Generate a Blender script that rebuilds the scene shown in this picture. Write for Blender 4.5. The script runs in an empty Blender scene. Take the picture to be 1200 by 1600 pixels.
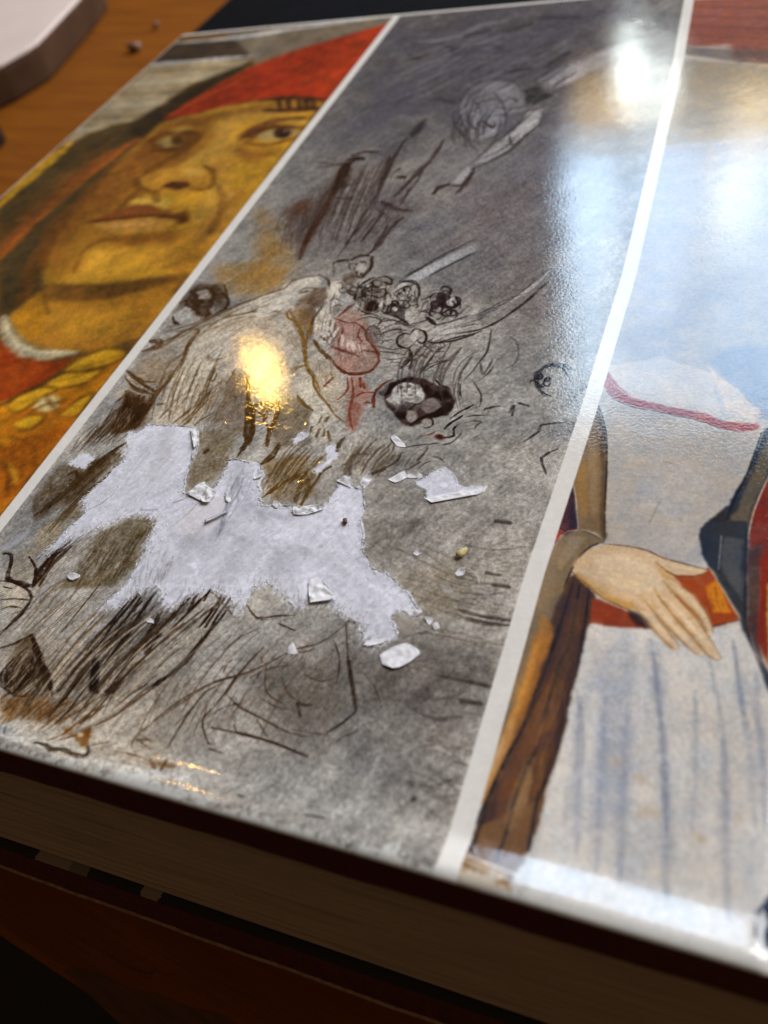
import bpy, bmesh, math, random
import numpy as np
from mathutils import Vector, Matrix
from mathutils import noise as mnoise
from mathutils.geometry import delaunay_2d_cdt

C = bpy.context.scene.collection
SC = bpy.context.scene
MM = 0.001
rad = math.radians

# ------------------------------------------------------------------ camera
cam_d = bpy.data.cameras.new('camera')
cam = bpy.data.objects.new('camera', cam_d); C.objects.link(cam)
RX, RY, RZ = (0.927915, -0.124074, 0.351539), (0.320717, 0.746397, -0.583123), (-0.190037, 0.653833, 0.732386)
cam.matrix_world = Matrix.Translation(Vector((207.84, -26.81, 100.00)) * MM) @ Matrix((RX, RY, RZ)).to_4x4()
cam_d.sensor_fit = 'HORIZONTAL'; cam_d.sensor_width = 36.0
cam_d.lens = 1300.0 / 1200.0 * 36.0
cam_d.clip_start = 0.005; cam_d.clip_end = 20
cam_d.dof.use_dof = True
cam_d.dof.focus_distance = 0.147
cam_d.dof.aperture_fstop = 39.0 / 1.9
SC.camera = cam

# ------------------------------------------------------------------ light: one window side, one warm bulb, dim room
w = bpy.data.worlds.new("World"); SC.world = w; w.use_nodes = True
bg = w.node_tree.nodes['Background']
bg.inputs[0].default_value = (1.0, 0.62, 0.36, 1); bg.inputs[1].default_value = 0.085

def area_light(name, radiance, col, loc, size_x, size_y, target=None):
    """rectangular lamp; loc and sizes in millimetres, radiance in scene units"""
    d = bpy.data.lights.new(name, 'AREA'); d.shape = 'RECTANGLE'
    d.size = size_x * MM; d.size_y = size_y * MM; d.color = col
    d.energy = radiance * math.pi * d.size * d.size_y
    o = bpy.data.objects.new(name, d); C.objects.link(o)
    o.location = Vector(loc) * MM
    if target is None:                                   # vertical, facing back along -Y
        o.rotation_euler = (rad(-90), 0, 0)
    else:
        v = Vector(target) * MM - o.location
        o.rotation_euler = v.to_track_quat('-Z', 'Y').to_euler()
    return o
KEY = 13.0; WIN = 8.6
area_light('daylight_from_the_side_window', KEY, (1.0, 0.98, 0.97), (1000, 1250, 1000), 1000, 1000, (150, 120, 0))
area_light('window_light', WIN * 1.3, (0.55, 0.77, 1.0), (-62, 1500, 1005), 108, 660)
area_light('window_light', WIN * .95, (0.50, 0.73, 1.0), (70, 1500, 1005), 134, 660)
area_light('window_light', WIN * .92, (0.54, 0.76, 1.0), (290, 1500, 1005), 280, 660)
area_light('window_bright_part', 4.0, (1.0, 0.9, 0.68), (190, 1490, 765), 100, 120)
area_light('window_sill_light', 1.2, (0.95, 0.9, 0.82), (100, 1500, 618), 430, 96)
area_light('sill_glint_warm', 8.0, (1.0, 0.62, 0.16), (-40, 1490, 578), 96, 36)
area_light('sill_glint_warm', 7.0, (1.0, 0.68, 0.26), (212, 1490, 612), 84, 50)
area_light('sill_glint_bright', 34, (0.9, 1.0, 0.98), (5, 1485, 520), 46, 34)
area_light('sill_glint_bright', 12, (0.9, 1.0, 0.98), (60, 1485, 548), 34, 80)
area_light('sill_glint_bright', 8, (1.0, 0.98, 0.9), (30, 1485, 600), 50, 40)
bulb = bpy.data.lights.new('warm_bulb', 'POINT'); bulb.shadow_soft_size = 0.0078; bulb.color = (1.0, 0.58, 0.11)
bulb.energy = 4 * math.pi ** 2 * 0.0078 ** 2 * 560
bo = bpy.data.objects.new('warm_bulb', bulb); C.objects.link(bo); bo.location = Vector((-338, 684, 538)) * MM

SC.view_settings.view_transform = 'Standard'; SC.view_settings.look = 'None'
SC.view_settings.gamma = 1; SC.view_settings.exposure = 0
SC.cycles.max_bounces = 6

# ------------------------------------------------------------------ helpers
def lin(c):
    return tuple((v / 255 / 12.92) if v / 255 <= 0.04045 else ((v / 255 + 0.055) / 1.055) ** 2.4 for v in c)
def new_mat(name):
    m = bpy.data.materials.new(name); m.use_nodes = True
    nt = m.node_tree; b = nt.nodes['Principled BSDF']
    return m, nt, b
def N(nt, typ, **kw):
    n = nt.nodes.new(typ)
    for k, v in kw.items():
        if k.startswith('i_'): n.inputs[k[2:].replace('_', ' ')].default_value = v
        else: setattr(n, k, v)
    return n
def noise_node(nt, scale, detail=4, rough=0.6, vec=None, stretch=None):
    n = N(nt, 'ShaderNodeTexNoise'); n.inputs['Scale'].default_value = scale
    n.inputs['Detail'].default_value = detail; n.inputs['Roughness'].default_value = rough
    tc = N(nt, 'ShaderNodeTexCoord'); src_ = tc.outputs['Object']
    if stretch:
        mp = N(nt, 'ShaderNodeMapping'); mp.inputs['Scale'].default_value = stretch
        if vec: mp.inputs['Rotation'].default_value = vec
        nt.links.new(src_, mp.inputs['Vector']); src_ = mp.outputs['Vector']
    nt.links.new(src_, n.inputs['Vector'])
    return n
def ramp(nt, fac, stops, interp='LINEAR'):
    r = N(nt, 'ShaderNodeValToRGB'); r.color_ramp.interpolation = interp
    e = r.color_ramp.elements
    while len(e) < len(stops): e.new(0.5)
    for k, (p, c) in enumerate(stops): e[k].position = p; e[k].color = (*c, 1)
    nt.links.new(fac, r.inputs['Fac']); return r
def bump(nt, b, height, dist, strength=1.0, normal=None):
    n = N(nt, 'ShaderNodeBump'); n.inputs['Strength'].default_value = strength; n.inputs['Distance'].default_value = dist
    nt.links.new(height, n.inputs['Height'])
    if normal: nt.links.new(normal, n.inputs['Normal'])
    nt.links.new(n.outputs['Normal'], b.inputs['Normal']); return n
def simple_mat(name, c0, c1, scale, rough=0.6, bd=0.0, stretch=None, spec=0.5, detail=5, rot=None):
    m, nt, b = new_mat(name)
    n = noise_node(nt, scale, detail, 0.6, rot, stretch)
    r = ramp(nt, n.outputs['Fac'], [(0.32, c0), (0.68, c1)])
    nt.links.new(r.outputs['Color'], b.inputs['Base Color'])
    b.inputs['Roughness'].default_value = rough; b.inputs['Specular IOR Level'].default_value = spec
    if bd: bump(nt, b, n.outputs['Fac'], bd)
    return m
def link_mesh(name, verts, faces, mat, parent=None, smooth=False, uv=None):
    me = bpy.data.meshes.new(name)
    me.from_pydata([tuple(float(a) * MM for a in v) for v in verts], [], [tuple(f) for f in faces])
    me.update()
    if mat: me.materials.append(mat)
    if smooth: me.polygons.foreach_set('use_smooth', [True] * len(me.polygons))
    if uv is not None:
        l = me.uv_layers.new(name='UVMap')
        idx = np.empty(len(me.loops), dtype=np.int32); me.loops.foreach_get('vertex_index', idx)
        l.data.foreach_set('uv', np.asarray(uv, dtype=np.float32)[idx].ravel())
    o = bpy.data.objects.new(name, me); C.objects.link(o)
    if parent: o.parent = parent
    return o
def thing(name, label, cat, loc=(0, 0, 0), group=None):
    o = bpy.data.objects.new(name, None); C.objects.link(o); o.empty_display_size = 0.01
    o.location = Vector(loc) * MM; o['label'] = label; o['category'] = cat
    if group: o['group'] = group
    return o
def tag(o, label, cat, group=None):
    o['label'] = label; o['category'] = cat
    if group: o['group'] = group
    return o
def inside(px, py, poly):
    p = np.asarray(poly, float); r = np.zeros(np.shape(px), bool)
    x1, y1 = p[-1]
    for x2, y2 in p:
        if y1 != y2:
            c = ((y1 > py) != (y2 > py)) & (px < (x2 - x1) * (py - y1) / (y2 - y1) + x1); r ^= c
        x1, y1 = x2, y2
    return r

# ------------------------------------------------------------------ the print of the cover (painted here stroke by stroke)
# each line: kind colour width-or-softness(mm) alpha points(mm on the cover) [count jitter]
PRINT = {
'left': '''
p 120,110,95 0.8 1 20.7,269.7;92.2,276.5;101,249.1;70.3,251.8;50.4,236
p 58,50,44 1.28 1 1.5,264.5;28.6,262.8;45.6,243.5;24.8,244.8;-1.1,246.4
p 165,150,120 1.16 1 -1.5,245.9;43.7,244.6;42.5,237.2;28.6,227.1;23.8,208.8;19.7,199.6;9.7,198;1.8,184.8;-0.7,198.9;-0.9,221.5
s 128,112,82 2.26 0.6 1.8,240.2;19.1,239.5;42,238.3
s 190,178,150 2.21 0.6 1.1,230.9;18.4,230.3;37.8,229.9
s 128,112,82 2.16 0.6 0.5,221.9;17.8,221.4;33.7,221.6
s 190,178,150 2.11 0.6 -0.1,213.2;17.2,212.9;29.7,213.5
s 128,112,82 2.07 0.6 -0.7,204.7;16.7,204.6;25.9,205.7
s 190,178,150 2.02 0.6 -1.3,196.6;16.1,196.6;22.1,198
s 196,194,190 1.9 0.9 -2.8,246.6;18.2,246.3;42.7,246.7
s 205,205,205 1.94 0.9 -0.6,265.5;27.3,265.4;55.3,269.2;91.6,274.2
p 72,58,34 1.32 1 46.4,242.5;41.1,237.4;29.3,225.7;26.6,210.9;21.8,200.6;13.3,198.9;3.3,184.7;1.5,169.6;1.6,151.4;46.3,93.3;60.2,94.4;40.7,122;33.8,140.1;30,160.5;31.1,183;33.8,191.6;32.4,200.8;36.6,214.8;40.9,226.8
p 44,36,26 2.59 1 45.8,241.5;37.4,233.9;27.9,218.2;21.1,201.8;24.2,190;32.4,189.4;36.5,202.8;40.9,224.3
s 200,150,35 3.39 0.9 3.3,147.5;2.4,167.4;3.8,186.9
p 160,46,24 1.27 1 88.5,266.6;73.3,257.5;57.6,247.9;48.4,239;40.2,225.6;34.4,211.3;31.3,200.4;41.3,203.5;50.5,208;62.5,211.4;74.4,212;87.3,207.8;87.8,213.7;88.3,240.7
p 186,64,32 5.47 0.6 86.6,262.9;74.2,248.4;74.8,222.4;86.4,211.5;87,240.9
p 128,40,24 4.41 0.5 48.3,236.3;36.5,212.3;48.9,208.6;62.9,221.5
s 205,84,40 1.85 0.5 33.5,203.5;39.4,216.9;48,225.9
s 140,74,30 4.66 0.9 29.7,187.4;22.1,168.7;20.2,145.5;23.4,121.5
s 96,66,30 4.74 0.7 20.1,188.1;16.9,164.9;16.6,141.9;15.8,131.3
s 120,70,25 3.25 0.6 35.1,164.2;31.4,141.9;39.5,115.7;50.5,96.3
s 180,96,30 1.36 0.5 28.4,185.3;25,156.7;23.1,133.1;24.6,121.5
p 192,142,42 1.27 1 32.1,199;41.7,202.7;50.7,207.5;65.4,210.6;86.5,207;86.4,196;88.1,158.9;89.2,129.4;89.7,113.6;88.5,105.4;87.2,96.4;59.2,94.3;43,115.9;38.2,125.1;33.3,140.1;31.6,156.6;31.2,174.5;32.4,189.4
p 200,150,66 4.45 0.75 52.7,203.6;69.7,206.5;84,200.6;62.6,195.9;74.3,162.9;87.3,145.2;85.3,129.3;74.5,141.9;72.1,163;56.9,183.5
p 136,84,30 3.65 0.75 32.4,198.5;42.6,201;52.6,201.3;53.4,190.1;51.6,175.5;46.2,160;44.7,149;41,141.9;40.8,131.7;45,119;41.2,120.4;35,131.6;31.3,156.6;32.4,187.2
p 122,70,26 2.26 0.55 33.8,187.1;48.9,189.3;51,194.7;53.1,181.6;47.7,171.7;46.2,160;38.9,168.1
p 204,150,48 2.79 0.8 50.6,122.3;53.1,130.3;62.6,127.3;66.9,116.8;57,114.2
p 190,134,44 3.28 0.5 57.8,135.2;72,138.6;82,135.5;82.5,123.3;73.1,118.5
p 100,66,26 1.4 0.75 48,111.6;65,111.7;87.5,117.7;88.2,109.4;80.8,105.6;57.9,103.6
p 182,126,38 1.34 0.8 56.8,102.1;70.2,103.7;85.8,105.3;87.2,96.4;60.2,94.4
p 120,70,30 5.75 0.45 32.4,189.4;49.5,188.2;58.3,163.5;50.5,148.9;47.6,131.8;53.5,116.3;46.9,111.6;36.2,128.3;31.3,156.6
p 146,92,34 3.96 0.5 56.9,183.5;65.3,180.9;74.3,162.9;64.6,170.9
p 150,92,36 3.74 0.45 79.5,140.3;80.2,155.5;84.5,155.4;86.8,126.3;86,113.4;81.2,113.2
p 140,84,36 3.3 0.45 66.7,182.8;78.1,178.1;84,179.7;81.8,170.1;72.9,172.5
p 120,74,34 2.72 0.55 32.4,198.5;46.7,203;63.5,209.4;86.3,206.1;83.5,201.7;59.8,201.7;46.1,194.6
p 136,84,34 2.36 0.4 42.1,140.2;57.7,133.6;73.8,135.4;76.2,138.6;77.3,129.2;59.4,127.2;47.5,128.5
h 120,74,30 0.66 0.2 52.1,131.9;56.1,167.4;81.9,103.7;83.6,166.3 34 0.8
h 214,170,90 0.74 0.25 51.9,183.8;59.2,202.9;79.6,132.3;85.3,162.6 24 0.8
p 150,96,36 2.53 0.7 52.2,192.4;59.6,187.5;57.6,173.2;50.1,167.6;45,162;44.9,156.3;37.7,174.2;44.3,184.3
p 206,158,66 2.16 0.8 59.6,187.5;65.3,180.9;66.8,168.9;62,167.1;54.2,166.5;56.5,175.3
p 186,132,46 1.34 0.9 43.2,164.9;49.5,168.6;58.7,171.2;65.7,168.9;70.8,161.2;67,155.8;58.4,155.1;49.6,156.2
p 216,170,80 1.49 0.8 56.4,168.9;63.5,168.6;67,164.1;61.8,163.3
p 66,34,16 0.73 0.95 55.4,158.3;57.2,161.2;62.4,161.1;65.5,158.6;62.2,156.3
s 110,66,26 1.49 0.9 43.2,164;47.7,158.5;53.4,155.8;56.3,156.8
s 120,74,28 1.3 0.85 63.4,170;68.3,166.5;72,159.3;69.9,156.5;66.2,157.3
s 110,68,24 2.07 0.75 52.8,191.2;51.7,179.6;47.1,170.7;44.4,163
s 110,68,26 1.59 0.5 74.5,158.4;81.3,146.9;83.9,133.9
s 96,56,24 1.74 0.6 48.4,156.2;48.3,150.7;48.1,145.4
p 214,172,74 1.13 0.85 48.8,150.7;54.5,153.9;63.8,150.5;64.1,145;55.1,147.1
s 120,76,28 1.29 0.7 54.9,155.2;58.7,150.6
p 134,74,34 0.7 0.97 41.5,140.2;46,145.1;52.5,148.5;57.2,149.2;64.8,145.6;71.3,141.9;61.1,142.6;50.4,139.9
p 198,142,62 0.81 0.9 44,139.1;51.9,141;61.1,142.6;70.2,140.9;67.8,136.6;57.3,134.2;49.6,135.8
s 226,168,96 1.63 0.6 51.5,138.2;62.9,139.6
s 92,48,24 1.1 0.95 41.4,139.8;50.4,141.7;60.7,143.3;71.6,141.7
p 84,46,18 1.06 0.85 67.6,143.6;71.4,145.6;74.8,140.6;72,138.6
p 120,72,26 1.57 0.65 49.9,133.5;61.8,134;73.1,136.7;74,131.3;60.6,128.8
s 110,66,24 1.17 0.6 53,116.3;49.6,125.4;51.5,131;58.1,131.2
s 104,62,24 2.02 0.7 42.8,117.4;37.3,126.7;33.8,140.1;31.9,157.6;31.2,174.5
p 100,60,24 2 0.6 33.8,185;35.1,193.7;46.4,193.9;52.2,190.2;54.2,179.5;45.1,178.3
p 164,138,80 0.66 0.95 38.5,185.1;39.8,188.9;47.3,187.7;48.7,182.9;43.2,181.8
p 72,48,20 0.5 1 48,185.7;48.5,184.5;48.3,183.6;47.7,183.1;46.6,183.1;45.3,183.8;44.1,184.8;43.1,186.1;42.7,187.3;42.8,188.3;43.5,188.8;44.6,188.7;45.9,188.1;47.1,187
s 92,56,24 1.52 0.95 34.8,185.3;36.9,190.7;42.3,192.2;50.9,189.8
s 90,50,18 1.14 0.8 39,180.4;46.7,179.9;51.4,182.6
p 204,158,66 1.03 0.7 36.5,192.5;41.6,195.9;48.3,194;42.8,191.3
p 84,46,26 1.59 0.8 66.4,187;68.3,192.8;73.5,198;84.9,198.3;86.3,190.9;76.5,191.3;72,183.7
p 176,150,98 0.62 0.97 72.8,186.6;75.9,190.1;83.8,190.3;87.2,187.6;82.2,183.8;76.7,183.4
p 46,26,18 0.46 1 83.8,187.8;84.1,186.4;83.9,185.2;83.1,184.7;81.8,184.8;80.4,185.5;79.1,186.7;78.2,188.2;77.8,189.7;78,190.9;78.8,191.5;80.1,191.4;81.5,190.6;82.8,189.3
p 210,196,160 0.16 1 81.8,189.2;81.9,188.9;81.8,188.7;81.7,188.6;81.5,188.6;81.3,188.8;81,189;80.9,189.3;80.8,189.6;80.8,189.8;80.9,189.9;81.2,189.9;81.4,189.7;81.6,189.5
s 84,48,26 1.41 0.97 68.2,184.4;71.6,189.6;76.3,191.7;87.3,190.4
s 110,64,30 1.37 0.8 70.5,183.4;79.1,180.8;86,184
s 130,80,32 1.8 0.5 69.5,179.4;76.2,175;83.7,175.4
p 216,170,62 0.95 0.7 75.1,194.4;81.1,196.5;86.8,195.1;85.4,191.9
s 64,34,20 1.98 0.85 67.2,204;76.1,202.7;86.2,203
s 46,24,22 1.18 0.85 69.4,211.1;73.6,203.4
s 46,24,22 1.17 0.85 72.8,210.8;76.9,203
s 46,24,22 1.16 0.85 76.6,210.3;80.5,202.7
s 46,24,22 1.15 0.85 79.4,210;83.3,202.4
s 46,24,22 1.15 0.85 81.9,209.8;85.7,202.2
s 46,26,22 1.53 0.9 63,210.4;74.7,211.5;85.7,208.9
p 176,120,38 1.04 1 45.1,97.5;47.4,108.2;74.2,112.2;86.1,114.1;87.3,93.4;80.9,88.3;74,86.6;63.7,85.6;52.4,90.6
p 92,60,26 1.55 0.75 45,111.5;63.1,111.7;84.7,116.7;84.7,113.4;67.2,105.3;51.2,104.4
p 194,140,42 2.08 0.6 52.9,100.6;68.8,102.9;80.3,103.6;80.6,92.9;67.6,90.6
p 190,130,26 0.86 0.6 47,97.7;47.4,108.2;55.6,99.5;59.7,91.2;56.8,88.6
s 120,78,24 0.78 0.7 48.4,108.3;56.6,99.6
p 150,56,16 0.59 1 47.7,90.2;53.1,87.1;61.6,83.4;71.2,82.7;74.9,84.6;71.8,74.4;64.7,68.4
p 176,74,20 1.15 0.6 57.3,82.8;70.1,81.7;67.8,75;62.5,72.3
s 192,180,146 2.27 0.9 44,97.5;49.8,91.6;57.1,86.8;64.3,84.8;73.5,86.3
s 228,214,176 0.72 0.8 45.9,95.7;53.4,89.2;62.8,85.6;72.6,86.7
s 128,110,74 0.62 0.7 45.6,97.6;52,91.8;61.4,87.5;71.7,87.3
p 190,122,22 0.62 1 64.8,68.2;71.8,74.4;80.7,88.5;87.3,87.8;87.8,38.5
p 166,80,16 1.61 0.7 74.3,55.9;81.6,60.7;87.1,67.1;87.8,45.7;86.2,40.6
p 176,92,20 1.74 0.5 71.1,68.1;84.2,72.6;88.9,69.2;81.6,60.7;72.4,59.4
s 74,52,24 1.12 0.95 65.4,67.4;71.6,74.6;80.5,88.8
p 206,158,34 0.38 0.9 74.1,79.9;76.7,85.1;80.9,88.3;87.3,87.8;85.5,83.8;79,80.4
s 84,54,18 0.57 0.8 74.1,79.9;76.7,85.1;80.9,88.3;87.3,87.8;85.5,83.8;79,80.4;74.1,79.9
s 150,100,24 0.38 0.7 74.1,79.9;81.1,83.2;87.3,87.8
p 206,158,34 0.37 0.9 72.7,75.5;75.2,79.5;82.2,80.8;84.5,82.6;82.9,77.1;76.2,74.3
s 84,54,18 0.56 0.8 72.7,75.5;75.2,79.5;82.2,80.8;84.5,82.6;82.9,77.1;76.2,74.3;72.7,75.5
s 150,100,24 0.37 0.7 72.7,75.5;79,78.5;84.5,82.6
p 206,158,34 0.36 0.9 67.8,67.7;68.6,71.4;72.6,74.4;77,74.4;74.5,70.5;71.7,66.2
s 84,54,18 0.55 0.8 67.8,67.7;68.6,71.4;72.6,74.4;77,74.4;74.5,70.5;71.7,66.2;67.8,67.7
s 150,100,24 0.36 0.7 67.8,67.7;72.8,70.5;77,74.4
p 206,158,34 0.35 0.9 82.5,66.5;84,71.6;86.7,73.9;87.1,67.1
s 84,54,18 0.52 0.8 82.5,66.5;84,71.6;86.7,73.9;87.1,67.1;82.5,66.5
s 150,100,24 0.34 0.7 82.5,66.5;85.2,66.3;87.1,67.1
p 206,158,34 0.35 0.9 72.8,62.4;74.7,65.5;79.4,66.1;78.4,61.7
s 84,54,18 0.52 0.8 72.8,62.4;74.7,65.5;79.4,66.1;78.4,61.7;72.8,62.4
s 150,100,24 0.34 0.7 72.8,62.4;76,61.5;78.4,61.7
b 110,64,18 1.8 0.4 69.7,63;76.6,67.7;83.1,75.6;87.1,86.6
b 220,170,50 1.53 0.4 76.1,83.4;81.5,87.2
p 214,196,140 0.36 1 74.3,68.5;75.1,72.1;79.1,72.1;80.9,68.3;77.9,67.1
s 96,60,20 0.53 0.9 74.4,72.6;79.4,69.1;82.9,66.5
s 96,60,20 0.53 0.9 74.9,67.1;77.7,69.7;81.6,70.8
s 120,66,16 0.5 0.8 75.9,58.4;76.7,58.1;77.4,57.6;77.8,57;77.9,56.4;77.6,56;76.9,55.8;76.1,55.8;75.3,56.1;74.6,56.5;74.1,57.1
s 120,66,16 0.48 0.8 82.3,54.1;83.1,53.3;83.4,52.5;83.2,51.8;82.5,51.3;81.4,51.1;80.2,51.2;79,51.7;78,52.4;77.6,53.2;77.7,54
s 120,66,16 0.47 0.8 86.8,48.8;87.2,47.9;87.2,47.1;86.7,46.7;85.9,46.7;84.9,47.2;83.8,47.9;83,48.9;82.5,49.9;82.4,50.7;82.8,51.2
s 120,66,16 0.49 0.8 84.2,54.5;83.5,54.1;82.3,53.8;81.1,53.8;79.9,54.1;79,54.6;78.6,55.2;78.8,55.8;79.5,56.3;80.5,56.6;81.8,56.7
s 120,66,16 0.47 0.8 87.6,49.4;86.8,49.3;85.8,49.6;84.8,50.1;84.1,50.9;83.6,51.7;83.7,52.5;84.1,52.9;84.9,53.1;85.9,52.9;86.9,52.4
s 120,66,16 0.5 0.8 83.1,55.1;81.6,55.6;80.3,56.5;79.4,57.6;79.2,58.7;79.5,59.6;80.5,60.1;81.9,60.1;83.4,59.7;84.7,58.8;85.7,57.7
s 120,66,16 0.48 0.8 85.8,52.5;85.1,53;84.7,53.6;84.8,54.2;85.3,54.7;86.2,54.9;87.1,54.8;88.1,54.5;88.8,54;89.2,53.3;89.2,52.7
s 220,170,40 0.63 0.8 78.2,52;81,51.5;84.7,48.6;84.7,47.7
s 84,46,14 0.63 0.8 77.6,52.8;81.8,49.9;85.5,44.5
s 100,56,14 0.49 0.8 72.4,59.4;80.9,58.2;86.8,52.4;87.4,47.3
h 120,70,18 0.24 0.4 72.4,59.4;85.9,68.9;85.8,42.1;87.8,45.7 16 0.25
''',
'mid': '''
p 88,86,92 16.63 0.9 78.2,289.1;185.6,263.5;176.4,183.5;164.2,165.1;120.7,188;93,178.9;89.3,219.7
p 104,100,100 10.15 0.6 93,178.9;132.1,187.1;178.3,144.9;178.8,94;142.2,121.5;107.6,120.2
p 110,104,104 9.38 0.6 137.8,145.1;166.7,168.1;184.4,102.1;153.8,121.9
p 150,140,126 4.18 0.85 105.8,16.2;129.3,18.8;145.8,15.9;144.9,3.7;116.9,1.7
p 112,106,100 3.74 0.6 148.2,21.8;164.2,28.6;178.7,25.4;182.7,17.7;170.4,11.9;157.6,10.6
p 140,136,132 2.48 0.7 144.7,2.2;161.5,2.1;185.2,3.1;185.3,0.1;160.7,-0.2;140.6,0.3
p 146,108,50 2.07 0.6 91.5,120.9;103,122.6;112,121.6;113.5,113.5;105.4,108.8;97.1,113.3
p 150,112,56 3.24 0.55 90.9,148.5;104,137.9;115.5,119.2;110,107.8
p 138,130,116 2.12 0.6 165.1,40.5;174.8,46.1;180.1,37.5;172.5,33.7
p 86,82,80 1.89 0.5 171.6,30.2;183.3,30.6;186,25.1;177,25
p 78,74,66 0.94 0.6 157.1,50.9;166.6,52.6;165.1,43.7;160.1,44.1
p 186,176,160 0.88 0.8 95.1,91.8;103.3,100.3;108,107.7;115.5,113.6;121.5,117.6;125.9,107.6;122.1,105.6;119.6,104.3;124.9,99.1;129.2,91.5;130.7,87.1;128.7,83.4;125.8,78.8;120.4,82.6;116.6,84.2;116.5,75.4;115.1,66.9;107.2,66.3;103.7,69.1;103.2,78.8;101.2,91.2
p 112,98,84 0.79 0.5 113.2,81.8;119.6,82.5;126.8,67.5;122.6,63.5;118.7,65.6;117.9,75.5
p 64,42,22 1 0.8 94,76.8;101.8,73.7;104.4,67.3;102.8,64.8;99.9,64.5;94.8,72.9
p 96,66,40 0.64 0.6 119.9,107.2;122.7,112.7;128.6,101;128.2,95.6;124.4,100.2
p 126,112,96 0.9 0.5 90.9,88.1;98.1,90.9;101.9,86.9;101.1,77;94.2,77.8
p 196,184,164 0.63 0.7 129.3,86.9;132.1,90.7;140.6,78.1;138.8,74.3;133.3,77.7
p 62,44,28 0.81 0.6 90.8,110.5;91.7,113.7;98.8,113.4;101.3,108.5;102.4,101.4;97.5,101.1
p 170,160,150 0.41 0.8 92.8,109.9;94.4,111.9;97.3,109.6;96.9,107.1
p 192,186,178 0.45 0.8 125.4,107;125.4,115.9;128.4,116;130,109;129.5,104.4;133.5,97.1;132.5,93.3;129.3,95.7
p 152,122,112 0.5 0.75 131.3,102.9;135.1,106.5;139.2,102.3;143.9,94.8;146.3,90;145.5,86.6;141.1,85.7;138,87.3;134,91.4;134,94
p 184,160,150 0.42 0.7 135,96.1;139.7,95;142,92.6;137.9,92.3
p 150,112,100 0.6 0.65 141.3,85.2;144,85;147.6,80.7;148.5,70.3;146.3,70.1
p 176,170,164 0.6 0.6 138.9,105;147.1,101.8;147,98.1;140.2,101.3
p 178,166,148 0.79 0.6 127.9,95.6;137.4,87.2;142.8,80.2;144.8,74.2;141,75.5;136,80.4;133.8,84.9
p 190,188,186 0.37 0.8 152.6,99.6;162.3,105.5;163.4,101.5;154.2,96.7
p 170,170,172 0.42 0.7 141,117.2;148.2,126;155.3,132.4;154.8,128.6;147.5,119.9;142.5,113.7
p 70,54,48 0.36 0.55 148.8,80.9;150.3,84.2;155.5,86.2;160.6,84;164.1,80.4;163.2,77.3;159.8,74.3;157.1,73.1;152.8,76.9
p 188,184,178 0.19 0.95 158,81.7;158.1,80.2;157.6,79;156.5,78.3;155.1,78.1;153.6,78.6;152.4,79.6;151.6,81;151.4,82.4;151.9,83.7;153,84.4;154.5,84.6;156,84.1;157.3,83.1
p 120,110,104 0.29 0.9 162.1,79.3;162.2,78.4;161.9,77.6;161.4,77.1;160.6,77;159.7,77.3;159,78;158.6,78.9;158.5,79.8;158.7,80.6;159.3,81.1;160.1,81.2;161,80.9;161.7,80.2
p 170,160,150 0.18 0.8 158.4,75.8;158.5,75.1;158.4,74.6;158,74.2;157.5,74.1;156.9,74.4;156.4,74.9;156.1,75.5;156,76.2;156.1,76.8;156.5,77.2;157,77.3;157.6,77;158.1,76.5
p 150,150,154 0.91 0.6 131,202.2;134.4,216;144.6,212.6;151.9,196.3;146.5,193.1;146.5,182.4;142.2,179.3;135.7,186.8
p 168,166,168 0.54 0.85 144.4,167.6;150,182.2;152.3,194.4;155.8,195.9;156.5,186.9;152.6,174.4;147.6,168.2
p 164,162,164 0.45 0.85 141.2,158.3;143.2,166;145.3,164.4;144.9,156.7
p 176,176,180 1.1 0.5 150.7,213.8;159.3,225;171,236.1;172.3,227.2;161.6,212.4;156.3,208.1
p 40,42,48 0.66 0.85 147.9,208.2;151.6,209.7;156.9,203.2;153.9,198.9;150.3,199.2
p 40,38,42 0.79 0.85 121.5,184.3;122.6,192.5;124.7,193.2;124.7,185.8;123.3,181.4
s 170,170,172 1.85 0.5 109.3,247.1;118.4,249.2;122.6,257.1;130.6,259.4
s 160,162,168 1.77 0.5 121.1,241.4;127.1,243.9;133.1,248.9
s 166,164,166 1.52 0.4 103.5,248.2;114.3,248.7;119.2,254
s 46,48,54 1.93 0.55 113.5,243.9;118.7,240.6;119.7,233.5
s 46,48,54 1.99 0.55 120.3,250.1;125.9,252.7
s 46,48,54 1.87 0.55 133.5,234.6;134.2,238;129.4,241.2
s 46,48,54 1.95 0.55 104.9,237;109.6,233.9
s 46,48,54 1.94 0.55 143,259.3;153.4,257.1
s 46,48,54 1.95 0.55 132.8,250.2;138.8,255.1
s 46,48,54 1.67 0.55 123.5,205;129,202.4
s 46,48,54 1.72 0.55 139.9,220.5;146.2,221.7
s 46,48,54 1.72 0.55 151.5,223;155.9,231
h 60,60,66 0.61 0.28 97,234.7;137.9,259.1;125.1,195.1;160,247.3 26 0.5
h 150,150,156 0.68 0.22 104.3,228.9;139.6,251.3;127.6,202.6;158.1,231.7 18 0.5
s 168,164,162 0.59 0.4 140.4,187.8;139.1,190.2;138.3,192.9;138.1,195.5;138.6,197.4;139.7,198.3
s 70,64,62 0.59 0.4 139.3,185.1;137.1,189.2;135.7,193.8;135.3,198.2;136.2,201.5;138.1,203.1
s 40,28,22 0.57 0.7 139.5,189.2;141.1,189.9;144.7,186.1;144.5,188.8
s 54,46,46 0.52 0.7 142.1,198.2;145.6,196.9;149.9,197.4;153.9,198.9
s 58,46,44 0.71 0.8 144.4,164.4;148.4,168.2;152.6,174.4;154.4,181;157.1,187.7
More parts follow.
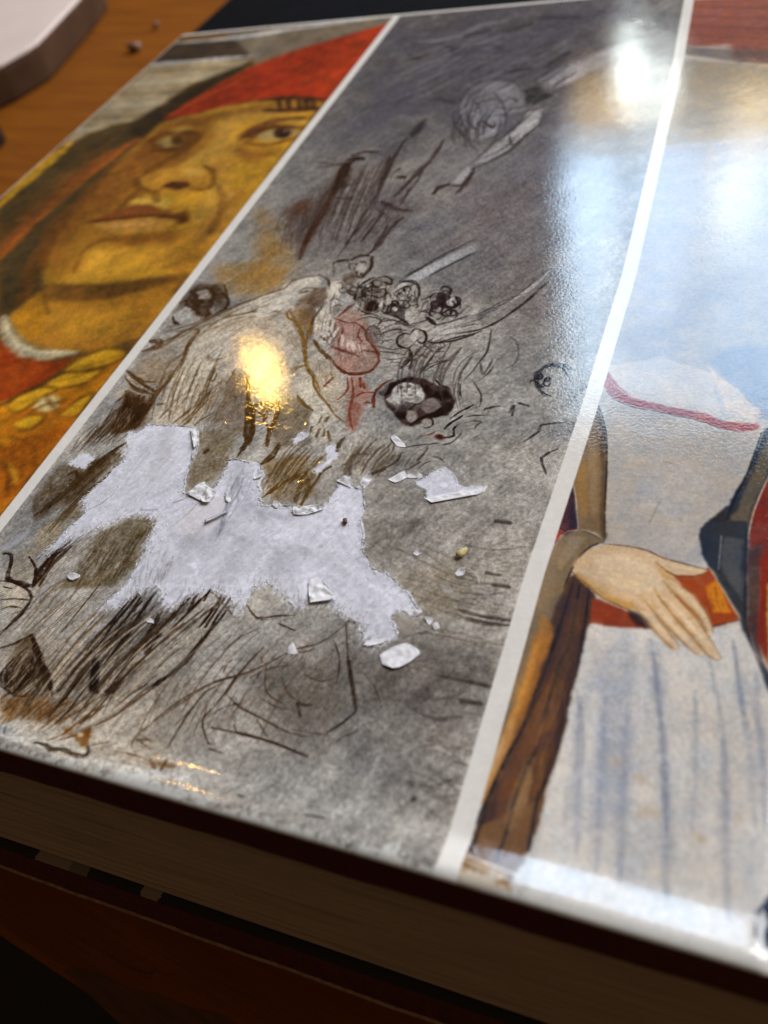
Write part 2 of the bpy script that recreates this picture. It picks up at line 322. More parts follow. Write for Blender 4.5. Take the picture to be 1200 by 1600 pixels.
s 70,60,58 0.55 0.6 144.2,168.4;147.4,178.9;150.4,183.9;151.8,192.6
s 40,28,22 0.89 0.9 138.2,153.1;138.5,156.1;140.4,156.8
s 40,28,22 0.67 0.85 140.8,156.8;143.7,156.7;144.5,158.2;145.7,162.8
s 40,28,22 0.89 0.8 143.9,153;144.5,155.2;145.1,159;145.3,164.4
s 60,54,54 0.54 0.6 150.2,181.3;152.2,176.1;153.3,178.5
s 60,52,50 0.67 0.6 155.9,208.2;157.3,212;160.7,217.5
s 40,28,22 1.86 0.85 112.3,171.6;110.1,170;109.5,166.7;110.5,159.2;111.1,152.1
s 70,44,30 1.22 0.75 111.1,152.1;111.7,143.8;111.9,138;112.6,131;113.8,124.3
s 40,28,22 0.64 0.7 108.8,173.5;112.1,174.7;116.3,174.9
s 70,58,54 0.58 0.6 99.6,170.1;104.9,169;108.5,169.2
s 66,56,54 0.58 0.5 101.4,167;107.1,168
s 60,48,46 0.78 0.8 121.9,181.5;121.4,172;122.4,161.3;123.3,151.1;123.5,144.5
s 60,48,46 0.53 0.7 123.5,144.5;123.5,136.6;123.4,129.2;123,125.9
s 56,44,44 0.95 0.8 132.8,179.9;132.3,169.8;130.5,160.2;128.7,154.1
s 60,50,50 0.52 0.7 131.5,168.2;131.9,158.6;130.6,149.5
s 58,46,44 1 0.75 123.2,148.9;126.7,148.8;131,145.9;135,145.1
s 56,44,42 0.72 0.7 133.3,141.6;132.1,135.4;131.6,130;130.4,126.7
s 70,60,56 0.48 0.6 127.5,145.2;127.1,138.1;126.5,131.9
s 70,60,56 0.48 0.6 126.4,142.3;125.8,136;125.2,131.9
s 60,50,50 0.47 0.8 127.2,161.1;128.2,160.9
s 60,50,50 0.84 0.7 112.7,156;113.3,156.7
s 34,30,34 0.89 0.85 138.2,153.1;138.8,155.3;140.6,157.6
p 92,58,42 1.4 0.6 100,146.8;104.5,151.4;108,145.3;104.8,142.3;105.5,136.5
p 84,70,64 1.36 0.4 110,139.4;110.3,148.3;111.2,152.9;113,139.4;112.8,133.7
h 84,70,64 0.39 0.4 99.4,148.4;106.7,124.1;108.1,156.1;113.4,124.3 24 0.4
h 80,70,68 0.36 0.35 113.9,172.4;113,148.2;121.5,177.2;123.2,146.7 16 0.4
h 70,62,62 0.32 0.4 123.2,146.7;125.5,131.2;133.6,148;131.1,131.3 18 0.5
h 150,146,146 0.36 0.3 115.5,170.6;117.7,145.2;122,170.3;123.6,152.6 14 0.4
s 54,44,46 0.37 0.8 152,99.6;155.2,102.4;162,106.6
s 54,44,46 0.36 0.8 154.3,96.2;159.2,97.6;163.8,101
s 54,44,46 0.43 0.8 141.2,116.6;144.4,121.5;148,126.6;153.6,133
s 54,44,46 0.42 0.8 147.4,119;151.1,123.6;155.5,128.6
s 54,44,46 0.37 0.8 153,98.4;158.6,102.1;162.8,105
s 48,42,46 0.42 0.85 159,103.2;165.4,108.9;170.2,116.8;172.9,122.6
s 190,190,192 0.84 0.6 154.3,100.8;164.4,107.8;169.9,115.1;172.7,122
s 48,42,46 0.41 0.85 153.6,98.7;163.4,101.5;169.3,109.2;173.2,118.1
h 60,54,56 0.21 0.5 154.3,100.8;165.3,109.4;159.5,101.2;172.8,116.9 12 0.4
s 70,46,26 0.61 0.7 91,88.6;94.1,90.6;90.7,92;93.9,91.7
s 90,66,40 0.47 0.7 90.9,88.1;94.9,92.9;100.8,99.6
s 84,62,40 0.39 0.8 92.4,94.9;98.7,98.9;102.6,102.6;108.4,107.7;113.8,112;116.5,116.1;121.5,117.6
s 100,84,66 0.33 0.7 101.7,97.9;105.6,101.7;111.8,103.8;118.6,104.8
s 110,94,76 0.34 0.6 103.7,100.4;110.3,103.7;114.2,107.5
s 90,64,34 0.54 0.8 95.4,95.7;100.7,96.7;100.6,92.2;101.7,88;102.6,82.8;102.3,77.7;102.1,71.8
s 70,46,26 0.48 0.8 91,81.6;96.2,78.5;101.2,76.1;102.2,79.2
s 70,46,26 0.39 0.7 92.5,79.2;97.3,76.6;101,75
h 60,40,22 0.38 0.6 93.8,75.7;99.9,64.5;101.7,78.6;103.5,64.9 30 0.5
s 110,96,80 0.53 0.6 107.4,88.5;109,87;111.7,87.8
s 74,50,30 0.55 0.85 119.6,82.5;122,77.9;124.6,72.6;126,69.2;127.7,65
s 74,50,30 0.45 0.85 124.7,74.9;126.6,70.6;128.1,68.1;128.7,64.3;127.5,63.3
s 96,66,36 0.47 0.8 125.1,74.9;129.7,75.5
s 80,54,30 0.53 0.85 129.5,76.8;130.7,73.3;131.7,68.1;132.7,64.4
s 80,58,36 0.3 0.7 127.3,72.4;127.1,72.9;127.1,73.3;127.3,73.5;127.6,73.7;128,73.6;128.4,73.4;128.8,73
s 80,58,36 0.25 0.7 129.2,72.2;129,72;128.7,71.8;128.3,71.9;127.9,72;127.7,72.3;127.5,72.6;127.6,72.8;127.8,73;128.1,73.1;128.5,73.1;128.9,72.9
s 80,58,36 0.33 0.7 128.7,75.3;128.9,74.9;128.9,74.5;128.8,74.2;128.4,74;128,74.1;127.6,74.3;127.2,74.7
s 80,58,36 0.24 0.7 126.5,72.4;126.3,72.3;126.1,72.4;125.9,72.4;125.8,72.6;125.8,72.7;125.8,72.8;125.9,72.9;126.1,73;126.3,72.9
s 80,58,36 0.29 0.7 127.8,72.1;128,72.2;128.3,72.3;128.6,72.2;128.9,72;129.1,71.7;129.2,71.3;129.1,71.1;128.9,70.9;128.7,70.9
s 80,58,36 0.33 0.7 128.3,71.6;128.7,71.4;129,71;129.1,70.6;129,70.3;128.7,70.1;128.3,70;127.8,70.2
s 80,58,36 0.37 0.7 126,74.2;125.7,74.5;125.5,74.8;125.6,75.2;125.8,75.4;126.2,75.5;126.6,75.4;126.9,75.1;127.2,74.8;127.3,74.4;127.2,74.1;126.9,74;126.5,73.9
s 80,58,36 0.29 0.7 128.8,75.6;129,75.4;129,75.1;129,74.8;128.9,74.7;128.6,74.6;128.4,74.8;128.1,75;128,75.3
h 110,90,66 0.28 0.5 111.5,83.7;112.1,68.3;118.2,82.3;120,65.7 20 0.4
h 120,104,84 0.25 0.4 107.4,81.2;106.5,67.6;113.2,81.8;114.6,67.7 20 0.5
s 90,66,40 0.37 0.8 113.7,77.9;112.5,73;110.4,68.1
s 90,66,40 0.36 0.7 114.4,75.1;113.5,71.2;112.7,67.9
s 120,90,50 0.51 0.75 119.1,105.4;123.1,100.6;126.8,95.5;130.9,87.6;134.1,84;137.1,80
s 120,90,50 0.41 0.7 128.4,84.9;129.3,86.9;131.1,87.1
s 90,72,44 0.54 0.8 133.3,77.7;135.3,76.1;137.6,74.8
s 60,44,30 0.31 0.75 96.9,105.1;96.4,104.8;95.7,104.8;95,105.2;94.3,105.8;93.9,106.5;93.9,107.1;94.3,107.5
s 60,44,30 0.53 0.75 96.7,106.4;96.8,106.9;97.1,107.2;97.7,107.3;98.3,107.1;98.9,106.8;99.3,106.3;99.5,105.8;99.4,105.3;99.1,105
s 60,44,30 0.33 0.75 94.1,104.8;94.5,104.6;94.8,104.2;95.1,103.8;95.1,103.4;95,103.2;94.7,103.1;94.3,103.2;93.9,103.4
s 60,44,30 0.62 0.75 96.6,104.4;96.5,104;96.3,103.9;96,103.9;95.6,104;95.2,104.3;95,104.7
s 60,44,30 0.34 0.75 100,103.6;99.8,103.9;99.7,104.3;99.7,104.6;100,104.8;100.3,104.8;100.7,104.7;101.1,104.4;101.3,104;101.4,103.7;101.3,103.4
s 60,44,30 0.59 0.75 94,105.1;93.7,105;93.4,105;93,105.2;92.7,105.4;92.5,105.8;92.4,106.1;92.5,106.4;92.8,106.5;93.1,106.5
s 60,44,30 0.56 0.75 96.7,107.6;96.9,107;96.8,106.5;96.4,106.3;95.9,106.4;95.3,106.7;94.8,107.3;94.4,107.9;94.2,108.6;94.3,109;94.6,109.3;95.1,109.3;95.7,109;96.2,108.5
s 60,44,30 0.55 0.75 94.6,109.8;95.1,109.9;95.7,109.7;96.2,109.4;96.5,109;96.7,108.5;96.5,108.1;96.2,107.9
s 60,44,30 0.32 0.75 92.4,107.3;92.1,108.2;92.1,108.9;92.5,109.3;93.2,109.4;94,109.1;94.8,108.4;95.4,107.6;95.7,106.7;95.7,106
s 60,44,30 0.59 0.75 93.3,109.3;92.8,109.7;92.6,110.2;92.6,110.7;92.9,111;93.4,111;94,110.9;94.6,110.5;94.9,110;95,109.5
s 60,44,30 0.43 0.75 93.7,104.9;93.3,105;93,105.3;92.7,105.7;92.5,106.1;92.6,106.4;92.8,106.6
s 60,44,30 0.66 0.75 92.4,109.9;92.1,110.4;92.2,110.8;92.4,111.1;92.8,111.2;93.4,111;93.9,110.6;94.2,110.2;94.4,109.6;94.3,109.2;94,109;93.6,109;93,109.2
s 60,44,30 0.56 0.75 95.4,102.5;95.1,102.4;94.5,102.6;94,102.9;93.5,103.5;93.2,104.1;93.1,104.7
s 60,44,30 0.31 0.75 94.9,104.3;94.5,104.3;93.9,104.5;93.5,104.9;93.3,105.3;93.3,105.7;93.5,105.9;93.9,106;94.4,106;94.9,105.8;95.3,105.4
s 70,46,26 0.5 0.7 98.8,113.4;102.7,107.4;103.5,103.3;101.1,100.8
p 100,92,80 0.74 0.5 129.8,74.6;137.8,75.1;141.5,66.1;133.6,64.6
p 112,98,74 0.51 0.6 116.6,65.9;125.6,68.3;126.3,59.5;126.3,54.9;122.2,51.6
p 118,98,68 0.71 0.6 133.3,61.2;141.1,63.4;147.1,54.2;139.6,51.7
s 60,44,28 0.66 0.75 122.9,77;126.1,71;127.9,65.9;128,60.8
s 60,44,28 0.49 0.8 133.4,59.8;135.1,61.8;135,65
s 70,46,22 0.41 0.8 137.2,52.3;138.8,54.8;140.5,57.1;142.7,58.4
s 70,50,28 0.4 0.75 142.3,58.1;143.3,55.6;143.8,52.1
s 66,46,26 0.4 0.7 144.9,51.9;145.1,55.2;145.6,57.9
s 66,50,34 0.51 0.9 120.9,61.1;121.2,61.7
h 96,82,62 0.19 0.35 117.1,64.5;121.9,52.2;127.9,64.8;126.7,56.4 40 0.8
h 90,72,48 0.2 0.35 134.1,60.3;137.6,52;143.8,62.4;147.6,53 36 0.9
p 84,68,48 0.6 0.75 91.8,53.1;100.1,56.9;103.6,59.1;104.6,57.5;101.2,49.5;97.6,41.7;95.7,39;91.6,44.7
s 54,38,22 1.13 0.75 102.7,61.2;100.8,57;98.8,50.7;96.7,45.1;94.9,41.2
p 150,136,110 0.56 0.6 97.5,38.6;102,46;104.5,44.4;102.3,35;99.9,32.3
p 106,94,76 0.43 0.6 100.9,45.4;103,46.1;104.8,44.4;104.3,42;98.8,39.9
s 60,42,24 0.61 0.8 95.3,51.5;96.5,52.5;98.4,50.3;96.4,50.4
h 64,44,24 0.45 0.5 93.8,71.8;92.3,55.8;103.1,74.8;102.5,61.6 34 0.5
h 70,56,40 0.3 0.4 90.7,47;94.7,40.4;100.4,55.2;98.8,47.5 26 0.5
p 104,92,70 0.46 0.75 110.2,40;115.8,44.4;120.1,44;121.2,39.8;121.3,34.2;120,29.9;109.2,27.2;110.5,32.2
h 64,52,36 0.26 0.45 111,40.9;111.2,28.2;119.5,43.9;120.2,30.6 44 0.8
s 50,34,20 0.67 0.8 104.5,29;104.1,32.4;105.5,35.5;106.5,37.2
s 50,34,20 0.53 0.75 105.8,27.2;105.4,31.6;106.7,35.8
p 156,142,118 0.66 0.5 95.9,32.3;99.6,33.7;104.4,28.6;102.1,26.4;98.4,28.5
s 40,28,22 0.48 0.9 94.3,32;96.1,32;97.5,29.7;98.5,27.5;101,26.9;104.6,26.9;103.7,29.5;104.2,33.8
s 40,28,22 0.39 0.9 99.9,32.3;103,30.1;104.6,26.9
s 40,28,22 0.44 0.85 104.8,26.6;105,30.1;104.8,34;106.2,37.1
s 40,28,22 0.31 0.85 103.2,29.8;104.3,33.1;104.7,34.7
p 180,168,148 0.26 0.7 97.9,26.3;101.9,26.7;104.4,25.2;104.7,23.9;100.2,23.4
p 180,168,148 0.25 0.7 100.9,22.5;104.9,23.6;105.1,22.4;101.5,21.7
s 40,28,22 0.29 0.9 97.7,26.6;99.7,26.8;103.2,26.3;105.8,24.8;106.3,21.3;104.7,17.5
s 40,28,22 0.23 0.8 100.4,23.1;103,23.9;105.6,24.1
s 40,28,22 0.19 0.8 99.2,25.6;101,25.6
s 40,28,22 0.21 0.8 101.8,21.4;103.1,22.3;105.4,22.4
s 40,30,24 0.37 0.85 104.9,16.9;105.5,19.2;106.2,23.3;106.1,24.9
s 40,28,22 0.18 0.75 116.9,29.7;116.2,23.7;115.6,19.8
s 40,28,22 0.13 0.7 119.8,20.7;118.9,17.8
p 72,58,42 0.45 0.55 111.2,9.1;109.1,14.4;110.4,18.4;114.7,15.7;121,9.9;116.6,7.8
s 40,28,22 0.49 0.92 110.6,18.1;113.5,16;116.8,13.2;120.9,9.6
s 40,28,22 0.35 0.7 106.8,14.9;108.8,16.2;110.6,18.1
h 44,32,22 0.31 0.7 109.3,11.5;111.1,8.5;114,16.7;120.2,9.7 24 0.5
h 44,30,22 0.28 0.6 112.4,17;111.8,9.2;120.1,11.1;118.5,5.3 20 0.4
s 26,24,24 0.79 0.9 124.4,16.6;125.4,15.1;126.3,13.6;126.9,11.8
p 26,22,22 0.14 1 123.8,16.5;125.1,16.5;126.7,13.7;128.4,11.3;126.5,11.5;125.8,13.5
s 40,28,22 0.28 0.88 125.3,29;124.3,25;123.5,19.4;122.4,14.4;121.3,10.3
s 40,28,22 0.28 0.88 124.2,28.8;123.3,23.6;122.4,18.2;121.8,12.6
s 40,28,22 0.28 0.88 127.5,26.9;127.1,22.5;126.7,17.7;126.4,15.9
s 40,28,22 0.29 0.88 128.3,30.9;127.3,27.2;127.7,24.5;127.4,19
s 40,28,22 0.28 0.88 125.7,22.8;124.9,19.1
s 40,28,22 0.29 0.88 126.3,27.9;125.9,26
s 40,28,22 0.27 0.88 134.3,30.5;132.8,26.1;131.8,22.6;130.8,20.3;130.3,16.2;129.8,12.8;129.3,11.8
s 40,28,22 0.28 0.88 130.8,27;131.1,23.9;130.7,21.5
s 40,28,22 0.26 0.88 132.7,18.1;131.5,15.3;130.5,12.1
p 40,30,26 0.22 0.9 130.5,20.8;131.7,22.9;132.8,23.1;132.7,19.6;132.5,19
p 38,28,24 0.21 0.9 129.3,11.8;130,13.9;131,14.1;130.7,11.9
h 52,42,34 0.22 0.4 124.1,28.4;122.8,11.2;134.5,30.2;129.2,11.5 44 0.9
h 56,44,34 0.22 0.55 122.6,18;120.2,8.9;126,16.4;123.8,9.7 30 0.5
s 40,28,22 0.26 0.9 139.8,24;139.8,20.3;138.4,17.2;136.6,15.4;135.7,13;133.6,9.9;131.5,7.8
p 86,72,54 0.43 0.45 112.2,7.9;120.3,9.5;123.8,9.7;123.1,5.6;115.4,3.7
s 96,62,28 0.29 0.75 112.9,6.9;113.8,8.3;117.5,8.3
s 96,62,28 0.28 0.75 114.8,5.2;115.8,7.6
s 96,62,28 0.28 0.75 118.8,5.3;120.3,9.5
s 96,62,28 0.28 0.75 121.2,5.4;123.8,9.7
s 96,62,28 0.28 0.75 124.3,5.6;127,11.3
s 96,62,28 0.28 0.75 126,7;129.2,11.5
s 96,62,28 0.27 0.75 129.5,7.4;131,11.4
s 40,28,22 0.31 0.9 141.6,32.5;141.3,27.9;139.9,22.9;138.3,17.4;135.9,13.6;132.2,8.5;129.2,5.2;127.1,3.2
s 40,28,22 0.34 0.9 140.1,31.3;139.5,25.7
s 40,28,22 0.34 0.9 137.1,32.6;135.7,28.6;133.8,23.3;131.8,21.7
s 56,40,28 0.17 0.88 161.3,30.8;158.7,26.9;155.3,25;153.1,22.9;150.1,20.1;146.8,18;144.4,16.4;141.7,13.3;139.1,9.1;137.8,5.8
s 56,40,28 0.17 0.88 150.3,24.2;148.4,19.1;147.9,15.8;146.7,11.9
s 56,40,28 0.16 0.88 160.4,27.8;162.5,25;163.6,21
s 56,40,28 0.16 0.88 152.1,21.6;153.8,17.7;157,16.4
s 56,40,28 0.16 0.88 155.3,20.2;157.3,18;160.8,16.8
s 56,40,28 0.16 0.88 144.8,15.6;143.9,11.3;143.5,6.2
s 56,40,28 0.16 0.88 147,13;146.5,11.4;148.1,9.3;149.2,8.3;149.7,8.3
s 56,40,28 0.15 0.88 149.5,7.7;151.6,7.5
s 56,40,28 0.16 0.88 148.5,10.6;152.5,10.8
s 56,40,28 0.15 0.88 151.4,12.5;152.5,10.8;158,10.7;161.7,10.2;164,9.8
s 56,40,28 0.16 0.88 150,14.8;155.3,13.5;159.7,12.6;162.6,12.6
s 56,40,28 0.16 0.88 154.4,13.3;156.8,11.4
s 56,40,28 0.18 0.88 144.4,30.9;147,29;149.9,29.9;152.9,30.6
s 56,40,28 0.18 0.88 151,28.7;153.9,28.1
s 56,40,28 0.16 0.88 137.9,4.8;138.3,6.9;139.1,9.1
s 56,40,28 0.16 0.88 137.8,5.8;140.1,6.6
s 56,40,28 0.16 0.88 138,7.3;140.7,6.5
s 40,28,22 0.35 0.92 163.5,25.7;165.3,22.4;167.7,17.9
s 40,28,22 0.27 0.85 167.8,17.7;166.6,15.7;165,13.8
s 56,42,30 0.2 0.85 161.3,30.8;163.5,25.7
s 40,28,22 0.41 0.92 159.1,16.9;161.2,17.1
s 40,28,22 0.34 0.92 159.1,16.9;160.3,15.2
s 50,36,26 0.27 0.9 152.9,10.9;158.6,10.6;163.7,9.9
p 96,92,86 0.97 0.4 152,20.5;162,23.8;166.4,17.6;159.5,13
p 92,60,22 0.4 0.7 128.5,4.5;130.2,6;132.7,2.6;130.4,3
s 110,70,26 0.27 0.7 126.5,4.1;129.2,5.2
s 54,46,40 0.39 0.85 124.4,1.8;128.3,1.5;131,1.7;133.1,1.9;132.6,3;130.8,4.6
s 60,46,34 0.3 0.8 126.6,3.1;128.7,5.1;131.7,8.4
h 110,72,32 0.26 0.5 113.1,8.4;115.5,3.5;128.9,12;124.1,2.5 30 0.6
s 96,70,40 0.49 0.5 142.2,3.5;146.1,4
s 88,60,36 0.28 0.7 142.2,3.9;143.8,2.9
s 88,60,36 0.27 0.7 144.5,4.5;144.8,3
s 100,86,70 0.16 0.6 133.2,2.7;138.6,3.6;142.6,3.1
s 70,70,72 0.32 0.7 166.9,2.3;169.4,2.6
s 60,60,62 0.17 0.8 157.1,2.5;157.8,2.4
s 204,206,204 0.86 0.35 116.9,1.7;132.5,1.1;149.6,2.6
s 58,50,48 0.45 0.7 177,36.6;180.5,36.2;184.7,36.2
s 58,50,48 0.45 0.7 177.8,35.4;181.7,35.1;184.9,35.5
s 58,50,48 0.42 0.7 176.9,25.5;181.5,25.5;185.1,25.4
s 58,50,48 0.47 0.7 180.9,41.8;183.3,41.9
s 58,50,48 0.48 0.7 179.4,43.9;181.4,43.7
s 58,50,48 0.51 0.7 178.4,53.9;180.5,53.9
s 58,50,48 0.4 0.7 175.5,19.7;178.8,19.1;182,20.3
s 58,50,48 0.4 0.7 181.4,22.5;184,22.7
h 76,70,66 0.21 0.3 172.5,19;185.2,18.2;177.5,9.2;185.6,7.2 26 0.9
h 84,78,72 0.21 0.3 169.4,50.3;183.7,55.4;175.5,36.6;185,36.9 40 0.9
p 50,50,54 0.24 0.7 179.5,8.3;179.5,8.1;179.4,8;179.3,7.9;179.2,7.8;179,7.9;178.9,7.9;178.8,8.1;178.8,8.3;178.8,8.4;178.9,8.5;179.1,8.5;179.3,8.5;179.4,8.4
p 60,60,62 0.33 0.5 178.7,10;178.8,9.7;178.7,9.5;178.5,9.3;178.2,9.3;178,9.3;177.7,9.5;177.6,9.7;177.6,10;177.7,10.2;177.9,10.4;178.1,10.4;178.4,10.4;178.6,10.2
s 56,50,50 0.31 0.7 165.6,101.6;166.4,94.8;165.5,90.9
s 80,74,74 0.23 0.6 169.3,99.9;170.7,99;171.8,97.2;172.5,94.9;172.7,92.8;172.1,91.2;171.1,90.5
s 60,54,54 0.3 0.6 165.9,91.9;167.4,88.3;168.1,93
s 44,42,48 0.5 0.85 180.7,83.8;179.3,84.4;178.2,85.7;177.5,87.6;177.4,89.5;177.9,91.1;179,92;180.3,92;181.7,91.1;182.7,89.6
s 44,42,48 0.22 0.8 179.9,87.5;180.1,87.2;180.1,86.9;180,86.5;179.9,86.3;179.6,86.2;179.3,86.3;179.1,86.6;178.9,86.9;178.9,87.3;178.9,87.6;179.1,87.8;179.4,87.8
s 44,42,48 0.37 0.8 179,87.2;178.9,87.4;178.9,87.5;179,87.7;179.1,87.8;179.3,87.8;179.4,87.8;179.6,87.7;179.6,87.5
s 44,42,48 0.35 0.8 179.4,87.6;179.2,87.7;179.1,87.8;179.1,88;179.1,88.2;179.2,88.3;179.3,88.4;179.5,88.4;179.7,88.3;179.8,88.1
s 44,42,48 0.28 0.8 179.2,86.3;179.1,86.1;178.8,86;178.6,86;178.4,86.2;178.2,86.3;178.2,86.6
s 44,42,48 0.2 0.8 177,87.1;177.2,87.2;177.4,87.1;177.5,87;177.6,86.9;177.6,86.7;177.6,86.5
s 44,42,48 0.17 0.8 179.1,85.8;179,85.8;178.8,85.9;178.7,86.1;178.6,86.3;178.6,86.5;178.7,86.7;178.9,86.8;179,86.8
s 44,42,48 0.2 0.8 176.5,86.6;176.5,86.9;176.5,87.2;176.6,87.5;176.8,87.6;177,87.6;177.3,87.5;177.5,87.3;177.6,87;177.6,86.7;177.5,86.4
s 44,42,48 0.31 0.8 177.8,89.8;178.1,89.4;178.3,88.9;178.3,88.5;178.2,88.1;177.9,87.9;177.6,87.9;177.3,88;177,88.4;176.9,88.8;176.8,89.3
s 44,42,48 0.26 0.8 176.7,89.1;176.7,89.5;176.8,89.7;177,89.9;177.2,89.9;177.5,89.7;177.7,89.4;177.8,89.1;177.8,88.7;177.7,88.4;177.5,88.3;177.3,88.2;177,88.4
s 60,58,62 0.29 0.7 177.5,89.8;178,91.4;179.2,92.4;180.7,92.7;182.3,92.2;183.6,91
s 52,48,50 0.34 0.8 174.6,78.7;175,80.4;175.3,77.9
s 52,48,50 0.35 0.8 170.1,79;172.5,80.1
s 52,48,50 0.34 0.8 175.7,81.3;177.5,80.7
s 52,48,50 0.32 0.8 178.7,71.9;180.6,74.5;180.8,76.2;184.9,77.5
s 52,48,50 0.31 0.8 183.9,65.2;182.4,68.6;184.6,70.8
s 52,48,50 0.36 0.8 180.9,92.4;182.8,91.2
h 110,104,104 0.2 0.25 163.5,87;178.4,90.3;169.7,64.5;183.3,66.6 40 1
s 54,42,32 0.2 0.520161 124.3,23.7;123.9,22.3;123.7,20.8;123.6,19.4;123.8,17.8
s 54,42,32 0.11 0.592467 125.9,27.3;126.7,24;127,21;127.2,18.1;126.8,15.5
s 54,42,32 0.24 0.645342 124.9,23.9;125.2,22.5;125.6,21.1;125.7,19.7;125.9,18.3
s 54,42,32 0.16 0.591979 126.8,17.5;126.7,15.8;126,14.3;125.5,12.7;124.8,11.2
s 54,42,32 0.13 0.512795 124.5,25.2;125.4,22.2;125.9,19.4;125.8,16.8;125.4,14.4
s 54,42,32 0.11 0.646263 122.9,18.4;122.9,16.6;123.5,14.8;124,13.1;124.5,11.3
s 54,42,32 0.24 0.630152 125.8,18.9;126,17.8;125.8,16.7;125.8,15.5;125.5,14.5
s 54,42,32 0.25 0.419498 125,20.1;125,19;125.2,17.8;125.1,16.7;125.1,15.6
s 54,42,32 0.25 0.45067 124.6,20.3;124.6,17.9;124.7,15.5;124.2,13.3;123.4,11.2
s 54,42,32 0.2 0.466711 122.7,22.3;122.6,19.6;122.8,16.9;123,14.3;123.7,11.6
s 54,42,32 0.18 0.566471 122.1,20.9;122.1,19.6;122.1,18.4;122.2,17.1;122.1,15.9
s 54,42,32 0.23 0.501309 125.6,25.2;125.7,22.3;125.6,19.5;125.5,16.8;125.4,14.2
s 60,46,34 0.23 0.474737 128.2,18.1;128.2,16.8;128.5,15.4;128.8,14;129.3,12.5
s 60,46,34 0.18 0.434204 132.4,18.3;132.1,16.6;132.1,14.9;131.8,13.3;131.6,11.7
s 60,46,34 0.18 0.373671 129.4,19.8;129.5,18.6;129.2,17.5;129.2,16.4;129,15.2
s 60,46,34 0.16 0.509752 127.8,19.7;128,17.9;128.1,16.2;128,14.6;128.5,12.9
s 60,46,34 0.1 0.457125 135.2,27;135.7,24.2;135.8,21.5;136,19;135.3,16.7
s 60,46,34 0.19 0.584801 135.9,16.4;135.3,15.4;135,14.3;134.2,13.3;133.5,12.4
s 60,46,34 0.1 0.475594 131.1,18;130.9,16.5;130.8,15;131,13.4;131.1,11.9
s 60,46,34 0.16 0.406949 131.5,18.5;131.3,17;131,15.5;131,13.9;130.7,12.5
s 60,46,34 0.16 0.548384 131.6,25.9;130.5,23.9;130.1,21.8;129.7,19.6;130,17.3
s 60,46,34 0.12 0.586169 130.9,23.3;131,21.8;131.2,20.4;131.1,19.1;131,17.8
s 170,156,134 0.29 0.380249 119.4,16.6;119.3,15.6;119.1,14.7;118.8,13.7;118.5,12.8
s 170,156,134 0.23 0.360278 120.2,16.6;120,15.4;119.9,14.1;119.9,12.7;119.7,11.5
s 170,156,134 0.36 0.345118 115.2,18.1;115.3,16.6;115.5,15.1;115.5,13.6;115.4,12.2
s 170,156,134 0.21 0.254789 120,15.1;119.7,14.2;119.6,13.3;119.1,12.5;118.7,11.7
s 170,156,134 0.18 0.342119 122.1,19.8;122.4,18;122.1,16.4;121.9,14.8;121.4,13.3
s 170,156,134 0.2 0.326035 115,15.4;115.2,14.6;115.3,13.8;115.3,13;115.4,12.2
s 170,156,134 0.17 0.372599 120.6,18.1;120.6,16.7;120.3,15.5;120.3,14.2;120.2,12.9
s 170,156,134 0.24 0.279223 121.6,19.6;122,17.6;121.8,15.8;121.3,14.1;120.5,12.5
s 170,156,134 0.32 0.392876 119,18.7;119,17.5;119,16.4;118.8,15.3;118.8,14.2
s 170,156,134 0.32 0.336077 119.6,19.8;119.2,18.6;119.3,17.3;119,16.1;119.1,14.8
s 170,156,134 0.2 0.277684 121.7,18.4;121.6,17.6;121.8,16.8;121.6,16;121.4,15.3
s 170,156,134 0.33 0.247981 120.4,21.4;120.1,20.3;120,19.2;119.9,18.1;119.8,17
s 70,54,38 0.11 0.491071 106.7,26.3;107,24.3;106.9,22.5;106.5,20.9;106.1,19.2
s 70,54,38 0.25 0.322933 109.8,28.9;108.7,27.9;108,26.9;107.5,25.7;107.1,24.4
s 70,54,38 0.09 0.431628 111.6,20.2;110.9,19.6;110.3,18.9;109.4,18.4;108.8,17.7
s 70,54,38 0.15 0.460591 112.8,25.9;111.9,24.2;111.3,22.3;110.5,20.7;110.1,18.8
s 70,54,38 0.2 0.320916 105.3,22;105.6,20.9;105.7,20;105.9,19;106.2,18
s 70,54,38 0.18 0.454787 112.9,29.5;113.2,27.6;113.3,25.8;113.1,24.2;112.6,22.7
s 70,54,38 0.12 0.424404 111.3,23.4;110.8,21.9;110.3,20.5;109.7,19.1;109.3,17.7
s 70,54,38 0.21 0.330648 110.3,25.4;110.2,24.5;110.2,23.5;109.8,22.7;109.7,21.8
s 70,54,38 0.14 0.482492 115.5,24.6;115.1,23.5;114.5,22.7;114,21.8;113.6,20.9
s 70,54,38 0.25 0.324026 107.5,21.6;107.4,20.6;107.2,19.7;106.9,18.8;106.7,18
s 176,164,146 0.16 0.274927 128,14.8;127.4,13.1;126.9,11.5;126.9,9.6;127.1,7.6
s 176,164,146 0.36 0.359547 130.8,10.5;130.3,9.7;129.6,9;128.7,8.3;127.6,7.8
s 176,164,146 0.34 0.31266 130.8,12.6;130.3,11.5;129.6,10.5;129.1,9.5;128.4,8.5
s 176,164,146 0.24 0.382452 133.3,13.4;132.7,12.6;132.4,11.6;131.6,11;131,10.2
s 176,164,146 0.26 0.443162 131.4,17.9;130.8,17.3;130.4,16.7;130,16;129.6,15.4
s 176,164,146 0.25 0.271519 128.6,11.1;128.6,10.2;128.2,9.5;128.2,8.7;128.1,7.8
s 176,164,146 0.22 0.293501 136.6,18.1;135.9,17.5;135.1,16.8;134.4,16.1;133.7,15.5
s 176,164,146 0.27 0.419351 133.7,14.8;133,12.9;132,11.3;130.9,9.7;129.2,8.5
